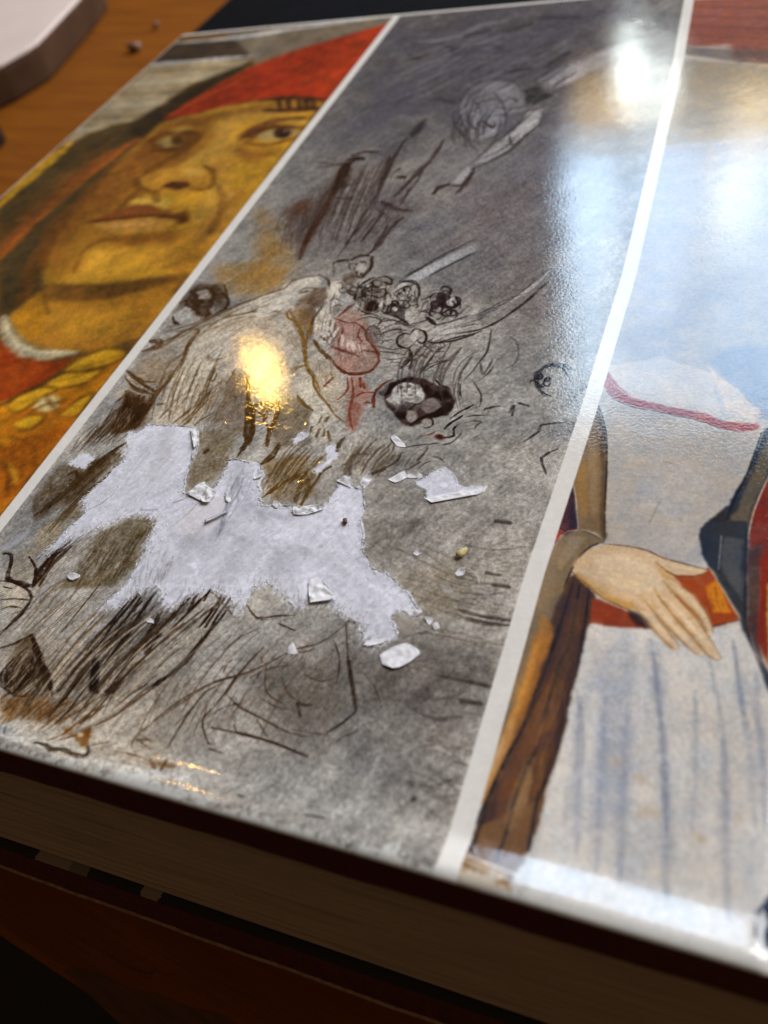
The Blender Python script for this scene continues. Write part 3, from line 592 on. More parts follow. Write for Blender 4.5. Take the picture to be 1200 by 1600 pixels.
s 72,64,58 0.17 0.344983 180.3,11.6;181.7,11.6;183,11.1;184.3,10.2;185.5,8.7
s 72,64,58 0.19 0.315558 180.8,9.1;181.7,9;182.6,9.1;183.4,9.5;184.3,9.9
s 72,64,58 0.27 0.25931 180.2,9.5;180.8,9.5;181.5,9.5;182.1,9.3;182.7,9.1
s 72,64,58 0.16 0.390547 175.5,14.3;176.6,15.8;177.8,16.8;179,17.3;180.2,17.6
s 72,64,58 0.12 0.244178 180.7,11.3;182,11.4;183.3,11.6;184.6,12.1;185.8,12.7
s 72,64,58 0.11 0.327579 176,11.9;177.2,11.5;178.5,11.3;179.7,11.2;180.9,11
s 72,64,58 0.27 0.287711 182.6,13.9;183.4,14;184.2,14;185,14;185.8,14.1
s 72,64,58 0.11 0.350267 178.3,14.4;179.4,14.7;180.5,14.8;181.7,14.7;182.8,14.1
s 72,64,58 0.14 0.380105 176.7,14;178.6,15.2;180.5,15.7;182.4,15;184.2,13.8
s 72,64,58 0.2 0.38594 181.7,16.3;182.6,16.1;183.6,15.9;184.6,15.8;185.5,15.4
s 72,64,58 0.11 0.376688 180.5,10;181.8,10.1;183.2,10.2;184.5,10.7;185.8,11.2
s 72,64,58 0.28 0.325684 178.3,16.1;179.5,16.2;180.7,16.2;181.8,16;183,15.6
s 150,144,134 0.25 0.290428 174,23.6;175.3,24;176.6,24.1;177.9,24.2;179.2,24.2
s 150,144,134 0.37 0.222268 177.7,27.1;178.5,27.1;179.4,27.1;180.2,27.2;181.1,27.4
s 150,144,134 0.34 0.232997 172.7,31.5;174.8,32.4;177,32.7;179.1,32.9;181.4,32.5
s 150,144,134 0.5 0.297785 177.7,26.5;178.7,26.7;179.7,26.6;180.7,26.9;181.7,26.9
s 150,144,134 0.42 0.26797 180,15.7;181.3,15.9;182.5,16;183.8,16.2;185,16.6
s 150,144,134 0.34 0.221172 172.2,30;174.2,30.2;176.2,30.4;178.2,30.5;180.1,30.7
s 150,144,134 0.38 0.294836 177.8,33.5;179.6,33.5;181.2,33.9;182.9,34.3;184.5,34.9
s 150,144,134 0.38 0.319857 181.7,16.7;182.6,16.5;183.4,16.3;184.2,15.9;185,15.7
s 150,144,134 0.49 0.340504 176,16.6;177.4,16.9;178.7,17;180.1,17.1;181.5,17
s 150,144,134 0.36 0.241716 179.9,19.6;181.2,19.8;182.4,19.9;183.7,20.1;184.9,20.2
s 60,58,62 0.59 0.436784 133.7,205.3;135.4,202.5;137.1,199.7;138.4,196.8;139.7,194
s 60,58,62 0.38 0.352234 138.5,192.6;139.7,188.9;141.1,185.4;142,181.9;142.7,178.2
s 60,58,62 0.42 0.378617 130.9,206.9;131.5,200.7;132.8,194.8;134.4,189.2;136.9,184.1
s 60,58,62 0.4 0.371032 135.6,185.4;137.3,182.2;139.5,179.2;141.6,176.3;143.9,173.5
s 60,58,62 0.34 0.390121 134,190.1;136.1,185.5;138.4,181.2;141.1,177.1;144.4,173.2
s 60,58,62 0.49 0.442014 136.2,188.2;137.1,185.5;138.3,182.9;139.8,180.5;141.1,178.1
s 60,58,62 0.64 0.425428 145.6,191.3;146.4,186.4;146.7,181.7;146.4,177.1;145.6,172.6
s 60,58,62 0.39 0.324156 135.4,211.5;135,205.2;135.6,198.9;136.5,192.8;138.5,186.8
s 60,58,62 0.47 0.284326 133.6,199.5;135,195;136.3,190.6;137.8,186.4;139.7,182.4
s 60,58,62 0.52 0.419171 139.3,208;143,201.7;145.6,195.8;147.2,190.3;148,185.1
s 156,156,162 1.3 0.243127 132,215.2;135.8,218.5;138.5,224.3;142,228.6;144.9,234.3
s 156,156,162 0.54 0.347747 133.5,228.2;135.6,230.9;137.9,232.9;140.5,234.3;143.1,235.6
s 156,156,162 1.2 0.248748 113.2,212.7;115.9,216.6;118.2,221.2;121.3,224.5;124,228.8
s 156,156,162 0.55 0.29128 127.3,236;128.5,238.4;130,240;131.1,242.5;132.6,244.4
s 156,156,162 0.84 0.328312 110.4,237.6;112.8,240.2;115,243.1;117.5,245.4;120.3,247.2
s 156,156,162 0.8 0.266292 128.1,235.9;129.8,237.2;130.9,239.9;132.4,241.7;134,243.2
s 156,156,162 1.22 0.227327 116,239;118.6,241.9;121.5,244.2;124.4,246.5;127.3,249
s 156,156,162 1.51 0.320091 106.4,227.3;109.7,228.9;112.8,231;115.9,233;117.9,237.3
s 54,54,60 0.8 0.22479 118.4,233;120.6,235.4;122,239.3;124,242.2;125.4,246.3
s 54,54,60 0.83 0.253588 116.7,230.2;119,233.3;120.9,237.5;122.5,242.4;124.6,246.2
s 54,54,60 0.9 0.238905 116.7,211.2;118.4,218.4;121.1,224;123.3,230.6;126.6,235.5
s 54,54,60 0.58 0.292961 113.3,218.4;115.9,223.2;118.4,228.5;120.4,234.6;122.4,241.1
s 54,54,60 0.48 0.210874 136.1,222.1;138.9,227.1;142.6,230.7;145.9,235.2;150,237.9
s 54,54,60 0.47 0.349919 134.5,202.9;137.1,205.3;139.4,208.4;141.9,211.3;143.6,215.7
s 54,54,60 0.43 0.245195 129.2,217;131.8,223;134.7,228.7;138.4,232.8;142.3,236.7
s 54,54,60 0.81 0.346131 119.1,222.4;120.8,226;122.1,230.4;123.7,234.4;124.8,239.5
s 54,54,60 1.06 0.310584 133,229;135.6,231.7;137.8,235.3;140.4,238.2;143.2,240.5
s 54,54,60 0.96 0.346557 121.7,215.8;122.9,219.3;124.5,222.3;126.1,225.1;127.8,228
p 176,164,146 1.96 0.55 125.2,6.8;134.2,9;143.5,6.2;142.9,1.8;132.5,1.1;123.6,2.3
p 60,42,28 0.5 0.45 90.8,111;91.8,113.2;96.5,113.9;101.6,109;103.6,105.6;102.6,102;99.1,100.8;94.8,103.5;91.7,103.3;91.3,101.3;90.4,106.3
p 184,180,174 0.34 0.5 93.2,110.6;95.1,111.7;97.8,108.8;97.4,106.7;94.5,108.1
p 184,180,174 0.25 0.7 91.3,101.3;92.9,104.4;94.9,104;96.4,100.6;94.6,98.6
p 184,180,174 0.25 0.6 99.3,103.8;100.2,105.4;102.1,104.5;101.6,102
s 60,42,28 0.6 0.8 91,110.5;93.5,108.5;93.9,106.5;95.7,107.1;97.6,107.7
s 60,42,28 0.59 0.8 93.4,112.2;96.5,111.3;98.7,108.3;98.6,105.8
s 60,42,28 0.59 0.8 90.7,105.8;92.7,107.4;96.1,105.1;97.3,102.2
s 60,42,28 0.58 0.8 99.8,110.4;103.2,107;103.4,104.6;101.9,102
s 60,42,28 0.57 0.8 96.4,104.6;98.4,104.7;100.6,101.9;99.3,100.4
s 60,42,28 0.57 0.8 91.6,100.8;93,98.9;94.9,98.1
s 60,42,28 0.57 0.8 96.2,103.6;98.6,101.8;100.6,101.9
s 96,76,54 0.56 0.75 90.3,88.3;93.7,89.1;95.5,92;96.7,94.9;99.2,97.9;102.2,101.5;104.8,104.6;107.6,107.3;110.7,109.5;113,111.1
s 110,90,66 0.4 0.7 102.8,97.7;103.6,100.2;106.2,101.8;109,103;112.3,104.6;115.2,106.3
s 120,100,78 0.31 0.6 100.8,92.4;102,95.3;104.7,97.9;108,101;112.1,102.2
s 130,112,90 0.28 0.4 103,97.3;106.3,98.9;110.6,101.1
s 130,112,90 0.28 0.4 104.4,97.2;107.6,99.3;111.6,101.8
s 130,112,90 0.27 0.4 105.8,97.1;108.9,99.7;112.6,102.4
s 130,112,90 0.27 0.4 107.2,97;110.2,100.1;113.7,103.1
s 130,112,90 0.27 0.4 108.6,96.9;111.6,100.4;114.7,103.7
s 130,112,90 0.27 0.4 110,96.9;112.9,100.8;115.7,104.4
s 130,112,90 0.27 0.4 111.3,96.8;114.2,101.2;116.8,105
s 92,68,42 0.59 0.85 100.8,92.4;101.2,89.7;102.3,87.1;102.3,84.1;102.4,81.5;102.1,78.5;101.8,75.5;101.9,72.7;101.4,70.6
s 84,62,40 0.34 0.7 101.4,93.9;101.3,91.5;101,88.3;99.9,86
s 88,66,44 0.39 0.8 90.2,92;92.7,92.7;94.3,91;93.4,89.5;91,88.4
p 140,122,100 0.6 0.6 92.4,85.3;96.7,85.7;101.3,85.3;102.3,81;101.6,77.2;94.7,80.3;91.5,81.7
s 84,60,36 0.41 0.75 90.2,82;93.7,79.7;97.7,77.6;100.3,77
s 84,60,36 0.4 0.75 90.9,80.3;95.1,76.9;98.3,76;100.9,75.4
s 84,60,36 0.4 0.75 93.1,78.4;96.7,75.8;99.9,74.9
s 84,60,36 0.4 0.75 93.8,80.2;97,78.8;99.5,79
s 196,188,174 0.3 0.6 90.7,80.7;93.8,78.4;97.5,76.7
s 196,188,174 0.29 0.6 94.6,76;97.8,75.1;99.6,74.9
p 70,46,24 0.55 0.75 95.1,75.2;99.3,73.6;102.3,71.9;102.9,66.5;100.9,63.6;97.9,63.2;96.2,68
h 50,34,20 0.31 0.7 95,74.8;97.1,63.5;102.2,72.7;101.8,63.7 26 0.4
h 150,128,98 0.24 0.5 95.1,71.9;96.6,64.2;100.5,71.7;100.9,63.6 8 0.5
s 180,170,150 0.66 0.7 92.1,74;93.3,75.8;94.3,76.4
s 74,52,32 0.43 0.8 93.8,71.8;94.5,73.9;95.4,75.2
p 150,138,120 0.48 0.7 103.8,73.3;105.5,73.1;105.2,69.1;104.5,67.1;103.1,67.3
s 60,46,34 0.42 0.7 103.9,72.5;105.3,72.9
s 92,72,48 0.34 0.7 113.6,76.9;112.1,73.9;111.3,70.7;110.1,67.8
s 92,72,48 0.34 0.7 114.3,77.3;113.2,74;112.7,70.4;111.7,67.6
s 92,72,48 0.33 0.7 113.6,69.8;113.2,68.2;112.5,67.4
s 92,72,48 0.35 0.7 112.4,82.9;112.8,80.9;112.3,80.4
s 92,72,48 0.36 0.7 111.4,83.7;111.7,81.2
s 92,72,48 0.35 0.7 115.8,84.9;116.1,82.5;116.1,80
s 92,72,48 0.34 0.7 118.8,82.7;118.3,79.8;118.9,76.3
s 92,72,48 0.33 0.7 116.7,70.9;115.7,69.3;115.1,67.7
s 92,72,48 0.34 0.7 118.1,77.8;120,76.4;120.9,73.4
s 92,72,48 0.35 0.7 109.8,79.3;109.2,76.8;109.1,73.5
s 92,72,48 0.34 0.7 106.5,68.5;106.9,71.7;107.6,74.6
s 92,72,48 0.36 0.7 108.7,82.5;107.3,81.5
p 120,106,90 0.53 0.45 115.4,83.2;119.2,84.4;127.5,67.1;123.7,66.6;117.6,69.1;117.7,76.1
h 110,92,70 0.2 0.4 116.6,83.3;116.8,67.2;119.4,82.8;126.4,66.9 30 0.7
h 206,196,178 0.24 0.45 102.9,83.7;105.8,68.1;111,84.5;112.5,68.5 16 0.6
h 140,122,98 0.21 0.4 103.3,82.9;104.9,67.5;114.6,84.8;115,68.4 22 0.7
s 74,54,32 0.53 0.85 119.7,82.8;122.2,78.2;124,73.7;125.7,70.2;126.7,67
s 74,54,32 0.42 0.85 125.1,74.6;126.5,71;128.3,67.2
s 96,72,40 0.29 0.8 125,74.8;126.8,75.4;129.1,75.5
s 120,104,84 0.37 0.65 107.6,88.5;108.1,86.8;110.3,87;112.2,88.5
p 196,188,174 0.26 0.75 109.6,108.6;113.3,111.2;115.3,115.4;118.1,117;121.6,117.6;123.3,115.4;122.6,113.3;120.5,113.2;118.9,111.9;119.9,108.4;119.2,105.3;116.6,102.8;113.5,100.3
s 110,84,54 0.33 0.75 109.4,109;112.2,111.2;114.9,112.5;115.5,115.4;117.4,116.8;119.3,117.5;121.2,118
s 70,52,40 0.44 0.85 121.1,118.2;123,117.4;124.9,115.5;126.1,113.1;126.7,109.6;126.9,106.5;126.6,103.5;126.8,100.5;127.3,97.6
p 84,60,44 0.28 0.8 122.2,112.9;124.9,113.4;126.7,109.6;126.4,106.5;123.9,106.3;122.4,108.2;122.7,110.5
s 90,68,44 0.29 0.8 118.7,111.9;119.6,112.8;121.5,113.3;123.3,113
s 80,62,44 0.39 0.8 119.4,111.4;120.4,111.6;121.2,112.2
s 100,80,50 0.25 0.7 119.9,108.4;121.2,108.5;122.1,109.3
s 120,88,34 0.48 0.85 119.8,105.7;119.4,104.1;120.4,102.3;122.4,101.3;124.4,99.6;126.1,96.8;127.7,94.1;129.4,90.8;130.8,87.2
s 120,88,34 0.38 0.8 126.6,100.5;127.3,97.6;127.8,95.2;128.3,93.1
p 140,110,70 0.24 0.5 119.7,104.5;121.9,106.2;124.6,106;126.1,103.4;126.7,98.3;124.5,100;121.8,101.6
p 110,94,80 0.28 0.6 123,105.5;124.9,106.4;126.3,104.2;125.4,102.6
s 110,84,44 0.32 0.5 110.9,105.9;112.6,105.6;113.7,106.9
s 120,96,50 0.5 0.5 115.9,104.3;117.6,104
s 120,100,70 0.24 0.4 114,99.2;117,97.9;118.7,99.2
s 140,120,92 0.26 0.45 110.9,105.9;113.3,108.8;116.6,111
s 140,120,92 0.25 0.45 113.5,102.6;115.2,105.8;117.8,108.3
s 140,120,92 0.25 0.45 113.2,101;115.7,102.4;119.3,103.7
s 140,120,92 0.26 0.45 110.5,107.9;113.3,110;115.8,111.8
s 140,120,92 0.25 0.45 115.5,100.4;117.6,102.9;119.5,104.5
s 110,90,48 0.3 0.8 130.8,87.2;132.7,85.1;134.3,83.7;134.7,82.1
s 110,90,48 0.25 0.75 129,84.4;129.5,86.1;130.7,87.2
p 196,188,174 0.21 0.85 125.2,115.9;127.4,116.4;128.6,114;128.4,110.5;127.6,107.3;130,103.7;131.1,102.3;130.3,99.3;131,95.1;132.8,93.2;130.3,95;127.9,99.1;126.9,102.7;127.2,105.8;126.4,109.6
s 96,80,66 0.26 0.75 123,122.9;124.4,120;125.1,117.5
s 60,48,42 0.34 0.75 123.2,122.4;123.7,123.7;125.4,124.2
s 64,50,42 0.21 0.75 126,123.5;126.3,123.6;126.6,123.5;126.9,123.3;127.1,123;127.1,122.7;127.1,122.5;126.9,122.4
s 64,50,42 0.21 0.75 128.9,123.7;129.2,123.9;129.6,123.9;130,123.6;130.3,123.2;130.5,122.8;130.5,122.4;130.4,122;130.1,121.9;129.8,121.9
s 64,50,42 0.37 0.75 130.3,118.3;130.4,118.1;130.3,118;130.1,117.9;129.9,117.9;129.7,118;129.5,118.2;129.5,118.5
s 64,50,42 0.22 0.75 129,120.5;128.6,120.5;128.1,120.7;127.7,121.2;127.4,121.8;127.3,122.3;127.5,122.7;127.9,122.9;128.3,122.8;128.8,122.4
s 64,50,42 0.34 0.75 132.3,118.4;132,118.4;131.8,118.5;131.5,118.8;131.3,119.2;131.2,119.6;131.2,119.9
s 64,50,42 0.34 0.75 131.5,118.1;131.2,118.1;130.8,118.3;130.4,118.7;130.2,119.1;130.2,119.6;130.3,119.9;130.5,120.1
s 64,50,42 0.25 0.75 129.3,122.1;129.1,122.2;129,122.4;128.9,122.6;128.9,122.8;129.1,122.9;129.2,123;129.4,122.9;129.6,122.7;129.7,122.5;129.8,122.3
s 64,50,42 0.33 0.75 132.5,118.7;132.5,118.3;132.4,117.9;132.2,117.6;131.8,117.6;131.3,117.8;130.9,118.1;130.7,118.6
s 64,50,42 0.22 0.75 130.8,120.1;130.6,119.8;130.4,119.6;130,119.7;129.6,120;129.3,120.4;129.1,120.9;129,121.4;129.2,121.7;129.4,121.9;129.8,121.8
s 64,50,42 0.31 0.75 129.6,123.7;129.9,123.3;130,122.8;130,122.5;129.8,122.2;129.6,122.2;129.2,122.4;128.9,122.7
s 64,50,42 0.29 0.75 129.6,120;129.9,119.9;130.2,119.6;130.3,119.3;130.3,119.1;130.2,118.8;129.9,118.8
s 64,50,42 0.33 0.75 130.5,122.4;130.3,122.7;130.1,123;130,123.3;130,123.6;130.2,123.8;130.4,123.8;130.6,123.7;130.8,123.4;131,123.1
s 48,38,34 0.59 0.9 131.6,124.8;132.6,122.8;132.7,120.3;132.1,118.2
p 184,180,174 0.16 0.6 131.7,121.5;131.9,120.7;131.8,120.1;131.4,119.7;130.8,119.7;130.2,120;129.6,120.6;129.2,121.4;129,122.2;129.1,122.8;129.5,123.2;130.1,123.2;130.7,122.9;131.3,122.3
p 86,70,58 0.26 0.5 126.9,118.4;129,119.7;131.3,117.8;130.6,115.3;128.6,115.2
s 84,66,52 0.28 0.8 127.7,108.9;128.7,109.7;130,109
s 84,66,52 0.28 0.8 129,106.3;130.1,107.5;131.2,107.2
s 84,66,52 0.28 0.8 128.5,108.9;128,110;128.4,110.5
s 84,66,52 0.28 0.8 130.6,112.1;131.7,112.6;133.1,112.3
s 98,54,44 0.54 0.8 131.6,103.4;132.5,105;133.1,106.9;133.8,107.7
s 98,54,44 0.29 0.8 130.8,103;132.3,102.4;134.6,101.5;136.5,101.6;138.7,100.3
s 90,78,70 0.23 0.75 129.7,101.5;130.7,99;132.5,97
s 90,78,70 0.24 0.75 130.6,102.3;131.2,100.1;131.9,100.9
s 90,78,70 0.23 0.75 132.1,100.9;132.7,98.8;132.3,95.6
s 90,78,70 0.23 0.75 133.4,100.3;134,97.5;133.4,93.9
s 90,78,70 0.23 0.75 131.7,95.9;133.2,94.6
s 210,204,196 0.35 0.8 129.7,100.7;132.1,97.3
s 210,204,196 0.35 0.8 131.4,101.6;132.3,98
s 210,204,196 0.35 0.8 133.4,99.6;133.2,94.6
s 210,204,196 0.35 0.8 129.9,97.9;132,95.2
s 84,62,34 0.56 0.85 129.5,95.3;132.1,92.4;135,90;137.1,88.2
s 96,50,36 0.53 0.9 137.1,88.2;139.2,86.4;141.3,85.7;143.9,86.1;145.4,87.4;145.9,90
s 98,54,44 0.5 0.85 134.3,93.6;136.9,92.5;138.9,92;140.9,91.2
s 98,54,44 0.44 0.85 141.3,93.2;143.3,92.7;144.4,92.8
s 100,54,40 0.45 0.85 145.9,90;144.9,92.2;143.2,94.4;140.8,97;139.2,99.6;137.1,101.3
s 98,54,44 0.28 0.8 138.1,99.9;138.7,97.1;140.1,95.9;139.8,94.8
s 98,54,44 0.26 0.75 133.6,101;134.6,98.9;135,96.1;135.3,94.1
p 206,186,176 0.22 0.7 134.4,97.5;136.8,96.3;140.9,94.2;142.3,93;139,93;136.3,93.8
p 162,128,116 0.32 0.5 136.4,90.1;140.2,89.8;144.2,90.2;145.4,88;142.8,86.5;140,86.8
p 110,100,98 0.2 0.6 143.2,98.2;143.5,97;143.4,96;143,95.5;142.4,95.4;141.6,95.9;140.8,96.8;140.3,98;140,99.2;140.1,100.1;140.5,100.7;141.1,100.8;141.9,100.3;142.6,99.4
s 70,60,56 0.23 0.7 141.8,95.6;141.1,96.3;140.4,97.5;140,98.7;139.9,99.8;140.1,100.6;140.7,101;141.5,100.7;142.3,100;143,98.9;143.4,97.7;143.6,96.6;143.4,95.7
s 74,64,60 0.23 0.6 140.5,98;141.6,98.8;143,96.8
p 110,98,90 0.37 0.45 133,113.1;134.8,117.9;139,118.1;140.4,113.4;140.5,107.4;138.4,105;134.2,107.7
s 40,30,28 0.63 0.9 132.5,113.8;133.4,116.2;134.9,117.7
s 46,36,32 0.38 0.9 135.5,117.3;137.2,118.4;139.3,117.3;139.7,115.4;138.2,116.1;137.6,116.4
p 36,26,22 0.27 0.9 139.7,107.7;139.8,106.8;139.6,106.1;139.1,105.6;138.3,105.6;137.5,105.9;136.8,106.6;136.3,107.5;136.2,108.4;136.4,109.1;136.9,109.5;137.7,109.6;138.5,109.2;139.2,108.5
p 40,30,26 0.22 0.85 134,110.4;134.2,109.7;134.2,109.2;134.1,108.9;133.8,108.9;133.4,109.1;133.1,109.7;132.7,110.3;132.6,111;132.5,111.5;132.7,111.8;133,111.8;133.3,111.6;133.7,111
s 48,38,32 0.43 0.8 134.2,110.4;135.7,111.2;137.5,111;138.8,110.3
s 52,42,36 0.31 0.8 133.8,113.1;135.1,114.3;137,114.4;138.4,112.6
s 52,42,36 0.31 0.8 135,112.4;136.5,113.2;138.1,112.2
s 52,42,36 0.3 0.8 135.5,106.3;137.7,105;139.6,105.1;140.5,106.6
s 52,42,36 0.29 0.8 140.8,105.9;142.4,105.3;142.4,106.7
s 52,42,36 0.3 0.8 139.2,111.1;140,112.3;141,111.5
s 52,42,36 0.3 0.8 139.5,109.6;140.9,107.8;141,105.9
s 52,42,36 0.31 0.8 134.7,115.5;135.1,116.3;135.9,114.8
s 52,42,36 0.31 0.8 130,112.9;131.8,112.2;132.9,112.7
s 52,42,36 0.31 0.8 131,111.8;132.2,111.1
s 52,42,36 0.3 0.8 134.8,107;135.7,106.3;135.5,105.6
s 52,42,36 0.29 0.8 136.8,104.2;139,104.7;141.5,103.7
s 184,180,174 0.44 0.7 133.7,113.9;135.3,115.1
s 184,180,174 0.43 0.7 137.1,112.9;138.2,114.1;139.5,114.6
s 184,180,174 0.42 0.7 134.6,107.4;135.6,106.7
s 184,180,174 0.42 0.7 139.9,107.7;140.1,109.2
s 184,180,174 0.43 0.7 132.5,110.3;132.2,109.1
p 184,180,174 0.3 0.55 144.8,113.3;145.1,111.8;145,110.6;144.4,109.9;143.6,109.9;142.6,110.5;141.7,111.6;141,113.1;140.7,114.6;140.8,115.8;141.4,116.5;142.2,116.6;143.2,115.9;144.1,114.7
s 50,42,38 0.36 0.85 141.1,114;141.3,115.5;142.1,116.4;143.3,116.7;144.7,116.2;146,115;146.9,113.4;147.3,111.8;147.1,110.4;146.3,109.4
s 52,44,40 0.3 0.75 143.7,113.6;144.6,115.6;145.4,116
s 50,42,38 0.3 0.8 141.3,116.6;143.1,117.1;144.9,116.8;146.6,114.5;147.3,111.5;147.1,109.2
s 50,42,38 0.31 0.8 141.9,113.1;142.9,114.7;144.2,115.2
s 50,42,38 0.29 0.8 145.9,109.9;145.4,108.4;144.2,108
s 50,42,38 0.3 0.8 145.8,113.3;146.8,110.7;146.4,109.2
s 50,42,38 0.3 0.8 141.4,108.9;142.1,109.7;143.9,108.7
s 50,42,38 0.3 0.8 142.6,110.5;144,109.8;145.3,110.3
p 34,28,28 0.2 0.88 141.7,108.2;142.2,109.3;144.2,108;146.4,107.7;146.4,105.5;147.1,102.7;145.6,103.7;143.3,105;141.7,105.2
p 200,196,192 0.12 1 144.1,106.8;144.1,106.5;144.1,106.2;143.9,106;143.6,106;143.3,106.1;143,106.4;142.9,106.8;142.8,107.1;142.9,107.5;143,107.6;143.3,107.7;143.6,107.5;143.9,107.2
p 184,180,174 0.18 0.85 141.7,109.3;141.9,108.8;141.9,108.3;141.7,108.1;141.5,108;141.2,108.3;140.8,108.7;140.6,109.2;140.5,109.8;140.5,110.2;140.6,110.5;140.9,110.5;141.2,110.3;141.5,109.8
s 40,32,32 0.35 0.8 141.5,105.2;143.8,104.6;146.1,103.4;148.5,101.7
p 184,180,174 0.23 0.8 146.6,104.8;147.1,106.3;148.9,103.5;148.9,102.1;147.7,102
p 38,30,34 0.23 0.85 151.2,113.6;152.8,112.9;154.2,109.7;154.1,107.5;152.7,107.8;151.2,109.5
s 38,30,34 0.57 0.9 155.2,112;155.9,111.3;156.4,110.5;156.6,109.5;156.4,108.7;156,108.2;155.3,108;154.5,108.3;153.8,108.9;153.3,109.8;153.1,110.7
p 176,174,176 0.14 0.9 155.7,110.3;155.8,109.8;155.6,109.3;155.3,109.1;154.8,109;154.4,109.3;154,109.7;153.7,110.2;153.7,110.7;153.8,111.2;154.1,111.4;154.6,111.5;155.1,111.3;155.5,110.8
s 44,36,40 0.41 0.85 151.4,113.9;151.4,114.6;151.7,115.1;152.2,115.3;152.8,115.1;153.3,114.7;153.7,114.1;153.9,113.4;153.9,112.7
s 46,38,44 0.39 0.8 155,105;154.6,105.6;154.5,106.4;154.8,107;155.3,107.3;155.9,107.3;156.6,107;157.1,106.4;157.4,105.7;157.4,105.1;157,104.5
s 44,36,40 0.29 0.6 148.2,110.1;149.7,111.3;151.6,111.4
s 56,48,50 0.27 0.7 149.5,113.5;150.8,114
s 56,48,50 0.26 0.7 148.9,110.8;150.4,112.1;152.4,111.8
s 56,48,50 0.26 0.7 148.7,105.7;150.2,106.9;152.1,107.4
s 56,48,50 0.26 0.7 148.8,106.8;150.8,106.2;152.5,106.7
s 56,48,50 0.25 0.7 153.6,106;154.7,105.4;156.3,106.9
s 56,48,50 0.25 0.7 154.7,104;155.6,105.4;157.4,105.6
s 56,48,50 0.25 0.7 153.8,103.9;154.4,105
s 56,48,50 0.26 0.7 152.1,105.2;152.7,106
s 36,30,30 0.62 0.9 151.4,104.4;152.6,103.4;153.6,102.5
s 50,42,40 0.28 0.8 148.6,102.1;150.5,102.9;152.2,104.1
p 184,180,174 0.19 0.75 152,101;155.1,102.6;158.7,105.6;161.1,108.6;162.5,103.1;159.8,100.2;156.9,97.9;154.4,97.4;152.6,98.9
s 50,44,44 0.25 0.8 153.9,102.1;156.2,103.4;158.5,104.9;160,106.1
s 46,40,40 0.32 0.88 153.7,97;155.6,96.5;157.5,97.6;159.7,98.8;161.7,99.7;163.2,100.4
s 60,52,50 0.22 0.8 159.3,101.9;160.7,102.6;162.5,103.1
s 60,52,50 0.23 0.7 157.8,105.9;158.5,108.1;159,108.9
h 84,78,76 0.14 0.5 153.5,100.4;161.4,107.2;154.3,97.7;162.9,101.8 24 0.7
s 46,38,36 0.38 0.9 150.8,94.7;150.1,94.3;149.3,94.5;148.4,95;147.7,95.9;147.4,97;147.4,98;147.9,98.7;148.6,99;149.5,98.7
p 150,142,138 0.25 0.6 150.4,97.4;150.5,96.8;150.3,96.3;149.9,96;149.5,96;148.9,96.2;148.5,96.6;148.2,97.2;148.1,97.8;148.3,98.3;148.6,98.6;149.1,98.6;149.6,98.4;150.1,98
s 184,180,174 0.77 0.8 150.3,99.8;150.8,97.4;151.7,96.1
s 46,38,38 0.35 0.9 151.1,99.7;151.3,100.1;151.7,100.2;152.2,99.9;152.7,99.2;153.1,98.4;153.3,97.5;153.3,96.8;153,96.3;152.6,96.3;152.1,96.5;151.6,97.2
s 48,40,38 0.28 0.85 149.5,98.7;149.9,100.4;151,100.5;151.9,99.9
s 44,36,32 0.47 0.85 151,94.1;151.8,92.2;151.9,90.6;151.1,88.3
s 60,50,46 0.26 0.75 152.3,91.6;152.6,89.7;152.6,88.4
s 64,56,52 0.22 0.7 149.2,94.3;147.5,93.8;145.1,94.2;144.1,94.5
s 62,54,50 0.23 0.7 143,99.6;144.4,101.4;146.6,102;148.9,100.7
s 62,54,50 0.22 0.7 143.2,98.2;144.4,99
s 62,54,50 0.22 0.7 144.4,96.2;146.1,96.7
s 62,54,50 0.23 0.7 141.6,101.6;142,103.1;143.3,103.5;144.1,102.5
s 62,54,50 0.23 0.7 141.1,101.6;142,102.3;142.2,103.8
s 62,54,50 0.22 0.7 145.1,92.9;147.4,92.8;150.7,92.4
s 62,54,50 0.21 0.7 146.6,91.1;148.6,90.6;150.1,91.4
s 62,54,50 0.21 0.7 153,90.7;153.8,92.4;155.2,91.9
s 62,54,50 0.21 0.7 154.7,88;156.2,90;158.5,91.2;160,91.7
s 62,54,50 0.21 0.7 156.2,92.9;156.8,93.9;158.1,94.1
s 62,54,50 0.21 0.7 158.6,97.4;158.6,95.1;158.1,92.4;157.4,91.1
s 62,54,50 0.21 0.7 156.3,91.3;156.3,93.2;156.8,95.3
s 62,54,50 0.21 0.7 155.5,88.1;156.1,89.7
s 62,54,50 0.21 0.7 148.4,89.9;150.1,90.1
s 60,54,54 0.29 0.75 145.4,122.4;147.6,124.9;148.8,126.6
s 60,54,54 0.28 0.75 147.4,118.9;149.5,121.7;151.7,124.2;152.3,125.5
s 60,54,54 0.28 0.75 141,117.4;142.7,119.9;145.1,121.6
s 60,54,54 0.28 0.75 148.4,120.5;150.6,123;152,124.6
p 176,174,174 0.25 0.55 145.2,121.2;148.4,125.4;151.5,128.3;152.7,126.7;150.1,123;146.9,118.8
h 80,74,72 0.14 0.4 142.3,99.5;147.5,102;146.6,88.5;154.9,88.6 34 0.8
s 46,38,34 0.28 0.75 134.9,115.1;135.2,114.7;135.3,114.3;135.2,114;135,113.8;134.7,113.8;134.3,114;134.1,114.3;133.9,114.7;133.9,115.1
s 46,38,34 0.29 0.75 135.5,112.5;136,112.3;136.4,111.9;136.7,111.3;136.8,110.8;136.7,110.3;136.5,110;136.1,109.9;135.7,110.1;135.3,110.5
s 46,38,34 0.3 0.75 134.1,113.9;133.7,113.7;133.2,113.8;132.6,114.2;132.2,114.8;132,115.4;132,116
